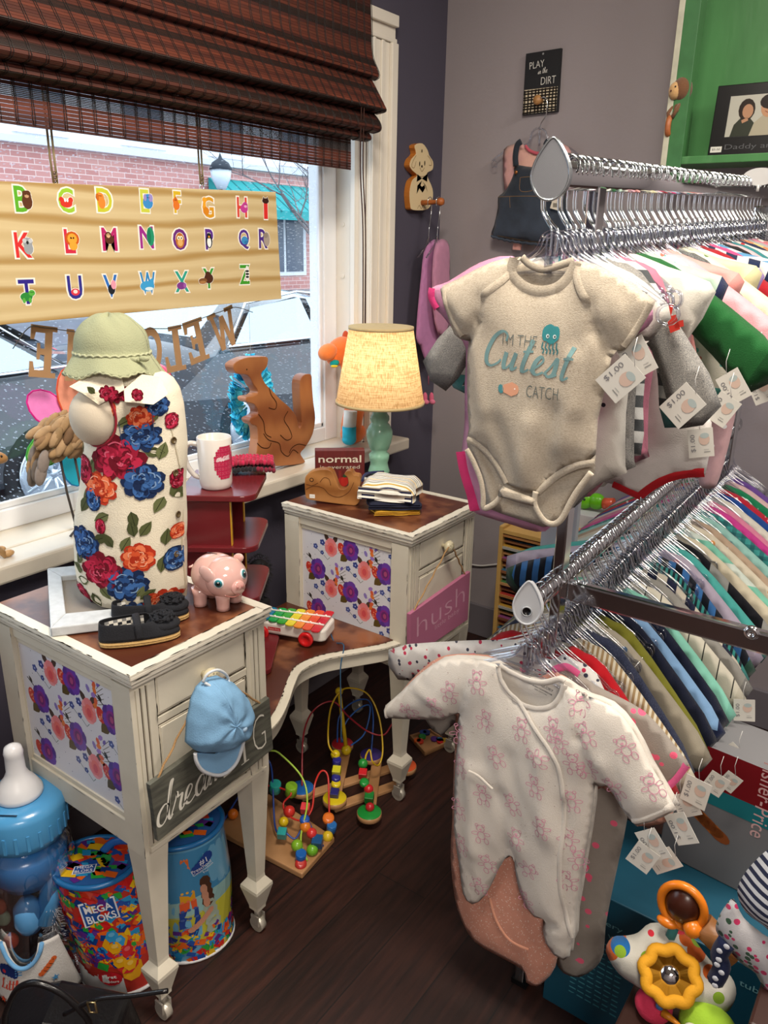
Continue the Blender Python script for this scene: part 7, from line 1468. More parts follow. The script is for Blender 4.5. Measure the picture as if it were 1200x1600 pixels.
for k in range(6): pr.ell(u-.006+.0026*k, v, .006, .0100-.0011*abs(k-3), '#dca183', 0, 0, 9)
pr.ell(u-.014, v-.001, .0042, .0065, '#4f8f96', 0, .2, 9); pr.ell(u+.007, v+.001, .0011, .0011, '#fff2e8', 2)
pr.build('screen_print', PRINT(), hero)
# front of the lower rail -------------------------------------------------------------
yS = -1.372; cS = rail_at(*LR, -1.352); cS = V((RX, yS, cS.z))
h0 = hang(-1.345, 1); h0.location = cS+V((0, .006, 0)); h0.rotation_euler = (0, 0, 0)
ys = yS-.010; sl = thing('sleeper', 'white sleeper with pink teddy bears and side wrap opening at front of lower rail', 'baby clothes', tuple(cS))
IVO = mat('ivory_interlock', '#d9d2c8', .9, bump=.3, bscale=600, sheen=.15, spec=.15, vary=.05, vscale=12)
zs_ = lambda *p: pxz(p, ys, cS)
SL = [(771, 1040), (752, 1034), (734, 1032), (705, 1031), (685, 1034), (665, 1046), (648, 1059), (625, 1082), (601, 1103), (596, 1112), (598, 1124), (620, 1126), (655, 1127), (690, 1128), (703, 1120), (712, 1119), (713, 1140), (711, 1168), (708, 1200), (707, 1227), (706, 1297), (710, 1330), (714, 1352), (717, 1380), (720, 1399), (726, 1411), (735, 1417), (745, 1413), (756, 1402), (768, 1380), (776, 1362), (785, 1347), (793, 1344), (800, 1352), (804, 1375), (808, 1395), (818, 1420), (832, 1437), (844, 1444), (845, 1458), (850, 1478), (862, 1496), (878, 1505), (888, 1498), (890, 1480), (896, 1468), (898, 1430), (904, 1395), (911, 1350), (920, 1297), (925, 1260), (926, 1232), (935, 1233), (946, 1231), (956, 1246), (968, 1266), (980, 1283), (991, 1294), (1010, 1290), (1035, 1280), (1055, 1269), (1048, 1256), (1030, 1225), (1015, 1200), (1000, 1168), (985, 1142), (970, 1122), (952, 1106), (934, 1098), (916, 1092), (895, 1080), (881, 1070), (868, 1064), (845, 1070), (820, 1066), (795, 1055), (782, 1046)]
SLF = [(771, 1040), *SL[1:-6], (878, 1072), (874, 1090), (862, 1104), (842, 1108), (824, 1106), (806, 1096), (792, 1080), (782, 1062), (778, 1046)]
bk = Cloth(zs_(*SL), .004, .001, 8, .014, y=.012); bk.mb(back=.5).build('back_panel', IVO, sl)
def crl(a, b_, amp, w): (p, q) = zs_(a, b_); return (p, q, amp, w)
sf = Cloth(zs_(*SLF), .018, .0045, 9, .010, y=-.003, edge=.03, creases=[crl((735, 1040), (722, 1085), -.005, .006), crl((722, 1085), (712, 1119), -.005, .006), crl((912, 1095), (905, 1150), -.006, .006), crl((905, 1150), (926, 1228), -.006, .006),
    crl((793, 1342), (785, 1240), -.006, .012), crl((735, 1200), (740, 1330), .006, .012), crl((850, 1180), (855, 1300), .006, .014), crl((800, 1180), (812, 1300), -.004, .014), crl((760, 1100), (755, 1190), -.004, .012), crl((844, 1444), (872, 1446), -.006, .006), crl((735, 1360), (742, 1400), -.004, .005),
    crl((940, 1190), (955, 1225), .006, .010), crl((650, 1075), (695, 1105), .005, .010), crl((885, 1250), (882, 1440), -.005, .006)])
sf.mb(back=.0).build('front_panel', IVO, sl)
wide('neck_binding', sf, [(776, 1042), (780, 1062), (792, 1082), (808, 1098), (828, 1122), (848, 1146), (862, 1164), (873, 1184), (879, 1205), (883, 1240), (882, 1290), (878, 1340), (878, 1390), (884, 1430), (892, 1466)], .0085, IVO, sl, ys, cS, .003)
wide('neck_binding', sf, [(800, 1094), (820, 1106), (842, 1110), (862, 1105), (874, 1090), (880, 1072)], .0105, IVO, sl, ys, cS, .002)
b = MB(); b.tube([V((a, .001, c)) for a, c in pxz([(p.x, -p.z) for p in catmull([(776, 0, -1044), (795, 0, -1056), (820, 0, -1067), (845, 0, -1071), (868, 0, -1066), (878, 0, -1070)], 5)], ys, cS)], .005, '#ffffff', 8, flat=.5, nrm=(0, -1, 0)); b.build('back_neck_rib', IVO, sl)
wide('sleeve_cuff', sf, [(602, 1104), (600, 1114), (601, 1124)], .006, IVO, sl, ys, cS, .001); wide('sleeve_cuff', sf, [(986, 1286), (1010, 1278), (1035, 1268), (1050, 1260)], .010, IVO, sl, ys, cS, .001)
pk = Cloth(zs_((738, 1198), (755, 1210), (774, 1228), (773, 1250), (770, 1272), (750, 1262), (742, 1236)), .004, .001, 2, .007, y=sf.fn()(*zs_((756, 1235))[0])[0].y+.002); pk.mb(back=0).build('pocket', IVO, sl); wide('pocket_edge', sf, [(738, 1198), (755, 1210), (774, 1228)], .004, IVO, sl, ys, cS, .005)
pr = Ink(sf.fn(), .0010, .0001); rb = random.Random(31); PKC = '#cf8fa6'
def bear(px, py, s_=1, rot=0):
    u, v = zs_((px, py))[0]; cr_, sr_ = math.cos(rot), math.sin(rot)
    def T_(P2): return [(u+(a*cr_-b_*sr_)*s_*.001, v+(a*sr_+b_*cr_)*s_*.001) for a, b_ in P2]
    c = lambda x, y, rx, ry: T_([(x+rx*math.cos(t), y+ry*math.sin(t)) for t in [PI*k/5 for k in range(10)]])
    for args in ((0, 9, 6, 5.5), (-5, 14, 2.2, 2.2), (5, 14, 2.2, 2.2), (0, -2, 5.5, 6.5), (-9, 1, 4.5, 2.5), (9, 1, 4.5, 2.5), (-6, -11, 3.2, 4.8), (6, -11, 3.2, 4.8)): pr.curve(c(*args), .0010, PKC, 0, 2, True)
    pr.poly(c(0, 7.5, 2.2, 1.6), '#dba3b4', 1)
for px, py, r_ in ((748, 1065, .2), (706, 1080, 0), (682, 1103, .2), (640, 1112, 1.5), (760, 1125, -.1), (818, 1138, .1), (868, 1138, .2), (905, 1100, 0), (918, 1145, .6), (778, 1180, .6), (845, 1178, 1.5), (842, 1222, .2), (716, 1150, .1), (720, 1198, 0), (757, 1240, .2), (803, 1255, .6), (852, 1285, .1), (716, 1265, .5), (808, 1308, 0), (828, 1355, -.9), (722, 1320, .1), (762, 1350, .4), (755, 1300, .2), (822, 1408, .4), (978, 1170, .7), (920, 1200, .1), (960, 1232, .9), (900, 1190, .2), (895, 1250, .2), (890, 1310, .1), (888, 1375, .3), (905, 1345, .2), (748, 1385, .3), (1020, 1230, .7), (878, 1070+85, .3)): bear(px, py, 1.25, r_)
for k in range(90):
    px, py = rb.uniform(700, 900), rb.uniform(1050, 1480); q = zs_((px, py))
    if sf.inside(np.array(q))[0]: pr.ell(*q[0], .0008, .0008, '#9a7f84', 0, 0, 5)
pr.build('teddy_print', PRINT(), sl)
pr = Ink(bk.fn(), .0007, .0001); u, v = zs_((838, 1084))[0]; pr.text('FADED GLORY', u-.002, v+.006, .0048, '#3a3a3c', 0, .044, rot=-.15); pr.text('NEW BORN / NOUVEAU-NE', u-.003, v-.001, .0026, '#3a3a3c', 0, .044, rot=-.15, bold=.02); pr.text('100% COTTON', u-.001, v-.006, .0022, '#3a3a3c', 0, .022, rot=-.15); pr.build('neck_label_print', PRINT(), sl)
# garments traced in full behind the two front ones -----------------------------------
def traced(name, label, pts, y, rail, m, T=.008, seed=0, trims=(), wr=.003):
    c = rail_at(*rail, y); t = thing(name, label, 'baby clothes', tuple(c)); cl = Cloth([(p.x, p.z) for p in catmull([(a, 0, z) for a, z in pxz(pts, y, c)], 2, True)], T, wr, seed, .014); cl.mb().build('cloth_body', m, t)
    for nm, path, w, mt_ in trims: wide(nm, cl, path, w, mt_, t, y, c, .0012)
    return t
traced('bodysuit', 'pale pink bodysuit with hot pink trim peeking out behind the jellyfish bodysuit', [(800, 400), (764, 405), (735, 418), (700, 440), (682, 446), (672, 452), (670, 462), (678, 480), (690, 492), (700, 505), (715, 525), (728, 545), (726, 600), (726, 660), (722, 700), (722, 722), (730, 760), (738, 775), (738, 798), (760, 808), (800, 820), (838, 831), (860, 824), (850, 790), (900, 740), (930, 700), (940, 600), (960, 550), (1000, 520), (1020, 500), (1012, 470), (960, 430), (900, 405), (850, 420)], yH+.020, UR, P_('#cc8fae'), seed=2, trims=[('sleeve_trim', [(676, 450), (675, 465), (684, 482)], .012, P_('#d8407e')), ('leg_trim', [(722, 705), (728, 735), (737, 765), (745, 797)], .022, P_('#c8336c'))])
hang(yH+.020, 0).scale = (1.32, 1, 1.02)
traced('sleeper', 'peach sleeper with white pin dots hanging just behind the teddy bear sleeper', [(775, 1028), (745, 1022), (700, 1023), (672, 1035), (640, 1065), (615, 1100), (622, 1122), (660, 1118), (700, 1112), (712, 1120), (709, 1200), (706, 1290), (704, 1340), (710, 1400), (722, 1440), (742, 1472), (775, 1492), (805, 1508), (820, 1520), (822, 1535), (838, 1541), (852, 1532), (868, 1510), (880, 1450), (900, 1380), (920, 1300), (930, 1235), (955, 1240), (990, 1285), (1000, 1291), (1030, 1288), (1046, 1280), (1052, 1262), (1030, 1215), (1000, 1160), (975, 1120), (940, 1094), (900, 1070), (870, 1050), (835, 1066), (800, 1055)], yS+.020, LR, D('#d59680', ['#ecd2c4'], 210, .22), seed=4, T=.010, trims=[('neck_trim', [(780, 1036), (800, 1052), (835, 1064), (868, 1052)], .010, P_('#dc9a86')), ('leg_trim', [(770, 1395), (780, 1430), (800, 1462), (830, 1478)], .006, P_('#d99a80'))])
hang(yS+.020, 1)
traced('sleeper', 'grey heather sleeper with hot pink hearts and scalloped pink cuffs', [(790, 1030), (750, 1020), (700, 1030), (660, 1070), (665, 1125), (690, 1150), (712, 1130), (712, 1200), (760, 1280), (840, 1340), (868, 1400), (872, 1470), (868, 1500), (880, 1520), (905, 1527), (930, 1512), (943, 1490), (946, 1450), (955, 1400), (968, 1340), (980, 1280), (982, 1230), (1000, 1200), (1034, 1238), (1056, 1222), (1076, 1196), (1066, 1180), (1035, 1140), (1005, 1110), (970, 1090), (930, 1070), (905, 1052), (880, 1040), (840, 1056)], yS+.045, LR, FB('hearts', '#938b83', ('dots', 38, .24, ['#e2607e'])), seed=6, T=.010, trims=[('sleeve_cuff', [(1034, 1236), (1054, 1218), (1073, 1194)], .012, P_('#e0669a')), ('neck_trim', [(865, 1048), (885, 1042), (905, 1054)], .014, P_('#e0669a'))])
hang(yS+.045, 1)
# the rest of the upper rail, front to back -------------------------------------------
G2 = [ # kind, label core, material, trim, right angle, left angle
 (('bodysuit', 'short'), 'white bodysuit dotted with tiny baseball prints', D(WHITE, ['#2c2c34'], 28, .09), P_('#c9c5bc'), .75, .9),
 (('bodysuit', 'long'), 'light grey heather bodysuit with red block sleeve print', H('#9d9a94'), H('#8f8c87'), .92, .80),
 (('top', 'long'), 'grey and white wide striped top with teal cuffs', S('#c8c8c4', '#45484a', .034), P_('#4e8f90'), 1.05, .92),
 (('bodysuit', 'short'), 'dusty rose bodysuit with short sleeves', P_('#b86f84'), P_('#c47f92'), 1.2, 1.1),
 (('bodysuit', 'short'), 'black spotted white bodysuit with red leg binding', D('#cfcac6', ['#1c1a1c'], 9, .16), P_('#a31a22'), 1.1, 1.0),
 (('bodysuit', 'short'), 'cream bodysuit with dark green turtle prints', D('#dcdacf', ['#3c5a48'], 20, .13), P_('#d6d4c8'), .42, .5),
 (('top', 'long'), 'forest green plain long sleeve top', P_('#1f5a2c'), P_('#184a24'), .62, .8),
 (('top', 'short'), 'mint green shirt with navy yoke', P_('#a8bfae'), P_('#232a4a'), .35, .5),
 (('bodysuit', 'long'), 'floral aqua and coral bodysuit with ruffled sleeve', D('#d6d2c4', ['#58a8a0', '#cf6a5a'], 60, .25), P_('#5aa49c'), 1.0, 1.0),
 (('top', 'long'), 'fluffy baby pink top', P_('#dba5ad'), P_('#d899a4'), .62, .7),
 (('dress', 'short'), 'coral salmon dress', P_('#d99a94'), P_('#cf8a84'), .38, .5),
 (('top', 'long'), 'charcoal grey marled sweatshirt', H('#7c7d7b', '#3a3b3c'), H('#6c6d6b', '#3a3b3c'), .78, .8),
 (('top', 'long'), 'cream top with pink rose sprigs', D('#d8d3b8', ['#c96a70', '#5a7a4c'], 22, .16), P_('#c2242c'), .62, .8),
 (('bodysuit', 'short'), 'pale buttercream bodysuit', P_('#d6cda6'), P_('#c9bf94'), .30, .5),
 (('dress', 'short'), 'lilac flower print dress', D('#d9d3d8', ['#9a7ac0', '#cf8f9a'], 24, .26), P_('#9a80ba'), .40, .5),
 (('top', 'long'), 'bright red long sleeve top', P_('#9a1c26'), P_('#8c1820'), .62, .7),
 (('top', 'short'), 'navy and white block striped shirt', S('#d3d2cc', '#1c2748', .040, 0), P_('#1c2748'), .34, .5),
 (('top', 'long'), 'hot pink long sleeve top', P_('#d94a7c'), P_('#c93e70'), .58, .7),
 (('bodysuit', 'short'), 'sky blue striped bodysuit', S('#d6dade', '#5a94bd', .014), P_('#5a94bd'), .35, .5),
 (('top', 'long'), 'black jersey top', P_('#1c1b1e'), P_('#1c1b1e'), .7, .7),
 (('sleeper', 'long'), 'powder pink star sleeper', D('#d9b0b4', ['#ffffff'], 40, .18), P_('#d29aa2'), .6, .6),
 (('top', 'long'), 'teal green velour top', P_('#2f7f84'), P_('#276a70'), .62, .6),
 (('bodysuit', 'short'), 'white bodysuit with ladybird red spots', D('#d8d5cd', ['#c22a2c'], 34, .16), P_('#c22a2c'), .36, .4),
 (('top', 'long'), 'navy blue sweatshirt', P_('#1d2747'), P_('#172040'), .62, .6),
 (('dress', 'short'), 'orange and pink patchwork dress', D('#d88a5c', ['#d65a84', '#e6c27a'], 30, .35), P_('#d65a84'), .36, .4),
 (('top', 'long'), 'pale grey cardigan', P_('#a5a5a2'), P_('#97979a'), .58, .6),
 (('bodysuit', 'short'), 'rose pink bodysuit', P_('#cf7f94'), P_('#c46f86'), .36, .4),
 (('top', 'long'), 'red and white checked top', FB('plaid', '#d6d2cb', ('plaid', .02, '#b5202a')), P_('#b5202a'), .6, .6)]
y = yH+.050; gs = 10
for i, (kind, lab, m, tm_, aR, aL) in enumerate(G2):
    if i == 4:
        traced('bodysuit', lab+' near the front of the upper rail', [(905, 420), (960, 425), (1000, 440), (1030, 490), (1045, 540), (1030, 560), (1050, 600), (1090, 640), (1112, 660), (1102, 742), (1075, 744), (1045, 750), (1020, 764), (1000, 775), (978, 766), (960, 757), (935, 752), (900, 740), (870, 600), (850, 560), (860, 450)], y, UR, m, seed=31, trims=[('leg_binding', [(958, 756), (980, 766), (1002, 776)], .012, tm_), ('leg_binding', [(1000, 774), (1018, 760), (1045, 746), (1075, 739), (1101, 738)], .014, tm_)]); hang(y, 0); y += .030; continue
    place = ' near the front of the upper rail' if i < 6 else (' midway along the upper rail' if i < 16 else ' toward the wall end of the upper rail')
    g_ = garment(kind, y, UR, lab+place, m, tm_, aR, aL, gs+i, sw=rr.uniform(-.05, .05)); hang(y, 0)
    if i == 1:
        pr = Ink(lambda u, v: (V((u, -.0125, v)), V((0, -1, 0))), .001)
        ex, ez = at(1048, 500, y=y).x-RX, at(1048, 500, y=y).z-g_.location.z
        for rct in (((-.008, .016), (.004, .022), (.002, .006), (-.010, .002)), ((-.004, .004), (.008, .008), (.016, -.010), (.004, -.016)), ((.006, -.002), (.018, .002), (.020, -.006), (.009, -.010))): pr.poly([(ex+a, ez+c) for a, c in rct][::-1], '#b8352c', 1)
        pr.build('sleeve_print', PRINT(), g_)
    y += .030 if i < 8 else .036
    if y > -.12: break
k = 0; yy = yH+.066
while yy < -.13: hang(yy+rr.uniform(-.004, .004), 0); yy += .036; k += 1
# the rest of the lower rail ----------------------------------------------------------
G3 = [
 (('top', 'long'), 'white top scattered with small red blossoms', D('#d2cfcb', ['#b83050', '#3a3a4a'], 62, .22), P_('#c9c5c2'), 1.0, .40),
 (('top', 'long'), 'scarlet red plain top', P_('#bb1c26'), P_('#a81822'), .80, .9),
 (('bodysuit', 'long'), 'tan and white pinstriped bodysuit', S('#cfc8b4', '#9c8460', .0085, 0), P_('#c4bda8'), .72, .9),
 (('top', 'long'), 'slate blue heather hooded top', H('#3c4258', '#20243a'), H('#3c4258', '#20243a'), .80, .9),
 (('sleeper', 'long'), 'warm grey sleeper with yellow and blue safari prints', D('#9a9281', ['#c89a2c', '#3a5a7a'], 24, .14), P_('#8c8474'), .70, .9),
 (('top', 'long'), 'olive green long sleeve top', P_('#747327'), P_('#666520'), .76, .9),
 (('sleeper', 'long'), 'dark navy sleeper with white lettering specks', D('#151a2c', ['#a9b3c4'], 26, .10), P_('#10152a'), .74, .9),
 (('sleeper', 'long'), 'chambray blue sleeper with dark star outlines', D('#7a9fc6', ['#22345a'], 18, .12), P_('#1c2647'), .70, .9),
 (('bodysuit', 'long'), 'midnight blue bodysuit with green dinosaur specks', D('#141a2e', ['#2f9a6a'], 20, .10), P_('#141a2e'), .72, .9),
 (('sleeper', 'long'), 'aqua mint sleeper with cherry pink prints', D('#7fc0ac', ['#cf5a7a'], 26, .13), P_('#74b5a2'), .68, .9),
 (('top', 'long'), 'cream top with thin black window lines', FB('lines', '#c9c4b4', ('stripe', 0, .03, .07, '#2c2a28')), P_('#c0bba9'), .66, .9),
 (('sleeper', 'long'), 'ash grey sleeper with red animal prints', D('#8c8a84', ['#b8303a'], 24, .13), H('#85837d'), .64, .9),
 (('top', 'long'), 'navy and oatmeal wide striped top', S('#bdb6a6', '#1a2038', .040, 0), P_('#bdb6a6'), .70, .9),
 (('top', 'long'), 'teal and black narrow striped top', S('#2f7f7a', '#14202a', .010, 0), P_('#2f7f7a'), .74, .8),
 (('top', 'long'), 'black and blue striped top with bottle green sleeve ends', S('#11151f', '#33639a', .030, 0), P_('#24473a'), .72, .45),
 (('sleeper', 'long'), 'lilac grey sleeper with faded pink flowers', D('#a99fb0', ['#b87a84'], 30, .22), P_('#9a90a4'), .70, .35),
 (('top', 'long'), 'seafoam turquoise velour top', P_('#4aa39c'), P_('#3c8f8a'), .66, .38),
 (('top', 'long'), 'black and grey colour block sweatshirt', FB('blocks', '#15161c', ('stripe', 0, .12, .35, '#8a8a86')), P_('#15161c'), .60, .6),
 (('bodysuit', 'long'), 'ivory bodysuit with smiling suns', D('#cfc6ad', ['#cf9a3c'], 22, .15), P_('#c6bda4'), .58, .6),
 (('top', 'long'), 'pale mint and white yoked top', S('#cbd6cc', '#79bfa8', .08), P_('#79bfa8'), .58, .6),
 (('sleeper', 'long'), 'cream sleeper with honey coloured teddy prints', D('#cfc5b0', ['#b07f4a', '#cf8a4a'], 24, .17), P_('#cfc5b0'), .56, .6),
 (('top', 'long'), 'camel fleece jacket', P_('#b09a84'), P_('#a48e78'), .56, .6),
 (('top', 'long'), 'powder aqua plain top', P_('#8fbdb4'), P_('#84b2aa'), .54, .6),
 (('top', 'long'), 'teal tartan shirt', FB('plaid', '#3c8f8c', ('plaid', .022, '#1c3f4a')), P_('#2f7a78'), .54, .6),
 (('bodysuit', 'long'), 'fuchsia bodysuit with black trim', P_('#c43f8c'), P_('#1a161a'), .54, .6),
 (('top', 'long'), 'peony pink knitted top', P_('#d07f9a'), P_('#c4728e'), .52, .6),
 (('sleeper', 'long'), 'white sleeper with lemon ducks', D('#d3d0c4', ['#d3ad3c'], 24, .16), P_('#d3d0c4'), .52, .6),
 (('top', 'long'), 'royal blue long sleeve top', P_('#23498f'), P_('#1c3f80'), .52, .6),
 (('bodysuit', 'long'), 'strawberry red dotted bodysuit', D('#b8283a', ['#e9d2cc'], 60, .2), P_('#b8283a'), .52, .6),
 (('top', 'long'), 'emerald green long sleeve top', P_('#1f7f55'), P_('#1a6f4a'), .50, .6),
 (('sleeper', 'long'), 'blush sleeper with grey clouds', D('#d6b5b4', ['#8a8a90'], 20, .2), P_('#d0a8a8'), .50, .6),
 (('top', 'long'), 'violet purple plain top', P_('#6a4a94'), P_('#5c3f86'), .50, .6)]
y = yS+.068
for i, (kind, lab, m, tm_, aR, aL) in enumerate(G3):
    place = ' near the front of the lower rail' if i < 6 else (' midway along the lower rail' if i < 16 else ' toward the wall end of the lower rail')
    garment(kind, y, LR, lab+place, m, tm_, aR, aL, 50+i, sw=rr.uniform(-.05, .05)); hang(y, 1); y += .032 if i < 8 else .036
    if y > -.12: break
yy = yS+.083
while yy < -.13: hang(yy+rr.uniform(-.004, .004), 1); yy += .018
# price tags --------------------------------------------------------------------------
def ptag(px, py, y, ang, lab, s_=.030, face=0, price='$1.00', up=.035):
    c = at(px, py, y=y); t = thing('price_tag', lab, 'price tag', tuple(c), rr.uniform(-.25, .35)+face); R2 = Matrix.Rotation(ang, 3, 'Y')
    b = MB(); b.prism([R2 @ V(p) for p in ((-s_*.5, 0, -s_*.62), (s_*.5, 0, -s_*.62), (s_*.5, 0, s_*.62), (-s_*.5, 0, s_*.62))], (0, .0005, 0), '#cfccc4'); b.build('card', PRINT(), t)
    pr = Ink(lambda u, v: (R2 @ V((u, 0, v)), V((0, -1, 0))), .0003, .00008)
    pr.text(price, -s_*.30, 0, s_*.20, '#77767a', 1, s_*.75, rot=PI/2); pr.ell(s_*.14, s_*.15, s_*.22, s_*.26, '#c9b0a2', 1); pr.ell(s_*.16, s_*.30, s_*.18, s_*.12, '#a9b5b4', 2); pr.stroke([(s_*.1, -s_*.4), (s_*.35, -s_*.4)], s_*.03, '#8a8a88', 1); pr.stroke([(s_*.1, -s_*.3), (s_*.3, -s_*.3)], s_*.02, '#a5a5a2', 1)
    pr.build('tag_print', PRINT(), t); tp = R2 @ V((0, 0, s_*.6)); b = MB(); b.tube([tp, tp+V((-.004, .002, up*.5)), tp+V((-.002, .004, up))], .0005, '#d8d8d6', 4); b.build('string', PLA(), t)
for a in ((969, 592, -1.425, .75, 'white $1.00 price tag under the right sleeve of the jellyfish bodysuit', .040), (995, 560, -1.40, -.6, 'white price tag half behind the jellyfish bodysuit tag', .038), (1066, 634, -1.335, .70, 'white $1.00 price tag hanging below the light grey sleeve', .040), (1146, 605, -1.20, -.65, 'price tag hanging beside the pink ruffled sleeve', .036), (1128, 640, -1.22, .5, 'price tag below the green sleeve, lower of the pair', .034),
          (1095, 692, -1.25, -.2, 'folded price tag hanging over the white bodysuit with red binding', .034), (1175, 575, -1.10, .4, 'price tag on the upper rail nearest the right frame edge', .034), (1190, 610, -1.05, -.5, 'price tag low at the right frame edge under red sleeve', .032),
          (1163, 1110, -1.00, -.15, 'plain white square price tag below the navy striped sleeve', .036), (1143, 1180, -1.08, .6, 'price tag turned flat below the dark blue cuff', .034), (1087, 1238, -1.33, .1, 'white price tag standing upright beside the pink scalloped cuff', .038), (1072, 1258, -1.32, -.5, 'price tag behind the upright tag by the red sleeve', .034), (1118, 1225, -1.20, .35, 'narrow price tag seen edge on below the striped sleeve', .032), (1140, 1222, -1.15, .45, 'small price tag furthest right below the grey sleeve', .028),
          (1064, 1295, -1.37, -.7, 'white price tag right of the fanned trio below the peach cuff', .038), (1020, 1320, -1.385, -.75, 'topmost price tag of the fanned trio below the teddy bear cuff', .038), (1004, 1340, -1.39, .35, 'left price tag of the fanned trio below the teddy bear cuff', .036), (1036, 1345, -1.38, .85, 'lowest price tag of the fanned trio below the teddy bear cuff', .036)):
    ptag(*a)
# ================================================================ wall hung outfits
dn = thing('denim_jumper', 'dark denim pinafore dress hanging on the lilac wall', 'baby clothes', tuple(at(848, 175, y=-.045))); O_ = -dn.location; yD = -.045
DEN = mat('dark_denim', '#1d2530', .9, bump=.5, bscale=500, pattern=('blotch', '#3c4656', 7, .45, .75), sheen=.1)
def wcl(pts, y, T, m, name, parent, O_, seed=1, wr=.0025, step=.014, n=2): cl = Cloth([(p.x, p.z) for p in catmull([(q.x, 0, q.z) for q in tr(pts, y=y)], n, True)], T, wr, seed, step, y=y, edge=.012); o = cl.mb().build(name, m, parent); o.location = O_; return cl
body = wcl([(805, 258), (822, 260), (845, 262), (868, 260), (872, 270), (882, 300), (888, 330), (897, 370), (880, 384), (850, 381), (815, 378), (785, 373), (767, 369), (772, 352), (778, 325), (778, 308), (788, 300), (797, 285), (803, 270)], yD, .016, DEN, 'pinafore', dn, O_)
for st_ in ([(810, 260), (809, 245), (812, 228), (818, 222)], [(866, 262), (868, 245), (862, 228), (855, 222)]): b = MB(); b.tube([p+V((0, -.016, 0)) for p in catmull(tr(st_, y=yD), 4)], .010, '#1b222c', 6, flat=.35, nrm=(0, -1, 0)); b.build('strap', DEN, dn, loc=O_)
for px in (811, 866): p = at(px, 270, y=yD)+V((0, -.02, 0)); b = MB(); b.lathe([(.0055, 0), (.005, .002), (0, .0025)], p, (0, -1, 0), '#a0683c', 14); b.build('button', mat('copper', None, .35, .8), dn, loc=O_)
pr = Ink(lambda u, v: (V((u, yD-float(body.hgt([(u, v)])[0]), v)), V((0, -1, 0))), .0008)
f_ = lambda P2: [(q.x, q.z) for q in tr(P2, y=yD)]
for l_ in ([(817, 278), (816, 296), (822, 300), (832, 299), (836, 296), (836, 278), (817, 278)], [(779, 308), (810, 307), (840, 307), (876, 308)], [(800, 308), (801, 325)], [(768, 366), (815, 375), (850, 378), (893, 368)]): pr.curve(f_(l_), .0011, '#8a6a44', 0, 3)
pr.build('stitching', PRINT(), dn).location = O_
b = MB(); q = catmull(tr([(768, 369), (790, 375), (815, 379), (850, 383), (880, 386), (897, 373)], y=yD), 8); b.tube([p+V((0, -.004+.002*math.sin(i*2.2), .0015*math.sin(i*2.2))) for i, p in enumerate(q)], .004, '#2a3442', 6); b.build('frilled_hem', DEN, dn, loc=O_)
ps = thing('pink_shirt', 'pale pink tie dye shirt under the denim pinafore on the wall', 'baby clothes', tuple(at(848, 175, y=-.034))); O_ = -ps.location
wcl([(787, 234), (800, 226), (815, 224), (826, 232), (845, 238), (858, 232), (866, 222), (882, 226), (892, 236), (892, 270), (884, 300), (800, 300), (788, 292), (786, 262)], -.034, .008, FB('tiedye', '#d3a596', ('blotch', '#cf9aa2', 9, .4, .6)), 'cloth_body', ps, O_, 2)
b = MB(); b.tube([p+V((0, -.010, 0)) for p in catmull(tr([(823, 228), (830, 236), (843, 240), (853, 236), (858, 228)], y=-.034), 4)], .0045, '#c25a68', 8, flat=.6, nrm=(0, -1, 0)); b.build('neck_binding', FAB(), ps, loc=O_)
b = MB(); b.prism(tr([(802, 380), (814, 382), (813, 391), (801, 390)], y=-.036), (0, .006, 0), '#c8938a'); b.build('shirt_tail', FAB(), ps, loc=O_)
kn = at(846, 156, y=-.045); wh = thing('clear_hanger', 'clear hanger with thin wire hook on the sign knob above denim pinafore', 'hanger', tuple(kn)); O_ = -kn; b = MB()
b.tube([p for p in catmull(tr([(841, 160), (843, 154), (851, 152), (855, 160), (853, 180), (846, 192), (843, 203)], y=-.045), 4)], .0015, '#b8bcc0', 6); b.build('hook', CHROME(), wh, loc=O_)
b = MB()
for l_ in ([(840, 200), (832, 206), (824, 225), (800, 230), (778, 244), (769, 252)], [(843, 200), (853, 206), (860, 225), (888, 230), (905, 244), (912, 252)], [(843, 198), (843, 228)]): b.tube(catmull(tr(l_, y=-.026), 4), .003, n=6)
b.tube([p for p in tr([(772, 250), (768, 256), (770, 262), (776, 260), (777, 254)], y=-.026)], .002, n=5, closed=True); b.build('hanger_body', clear_plastic(), wh, loc=O_)
tg = thing('price_tag', 'cream barcode price tag on the right side of the denim pinafore', 'price tag', tuple(at(870, 315, y=-.07))); b = MB(); b.box((0, 0, 0), (.03, .001, .045), '#cfc6b4', Matrix.Rotation(.25, 3, 'Y')); b.build('card', MATT(), tg)
b = MB(); [b.box((-.010+.002*k, -.0009, -.010), (.0009, .0004, .012), '#2c2a28') for k in range(9)]; b.build('barcode', MATT(), tg)
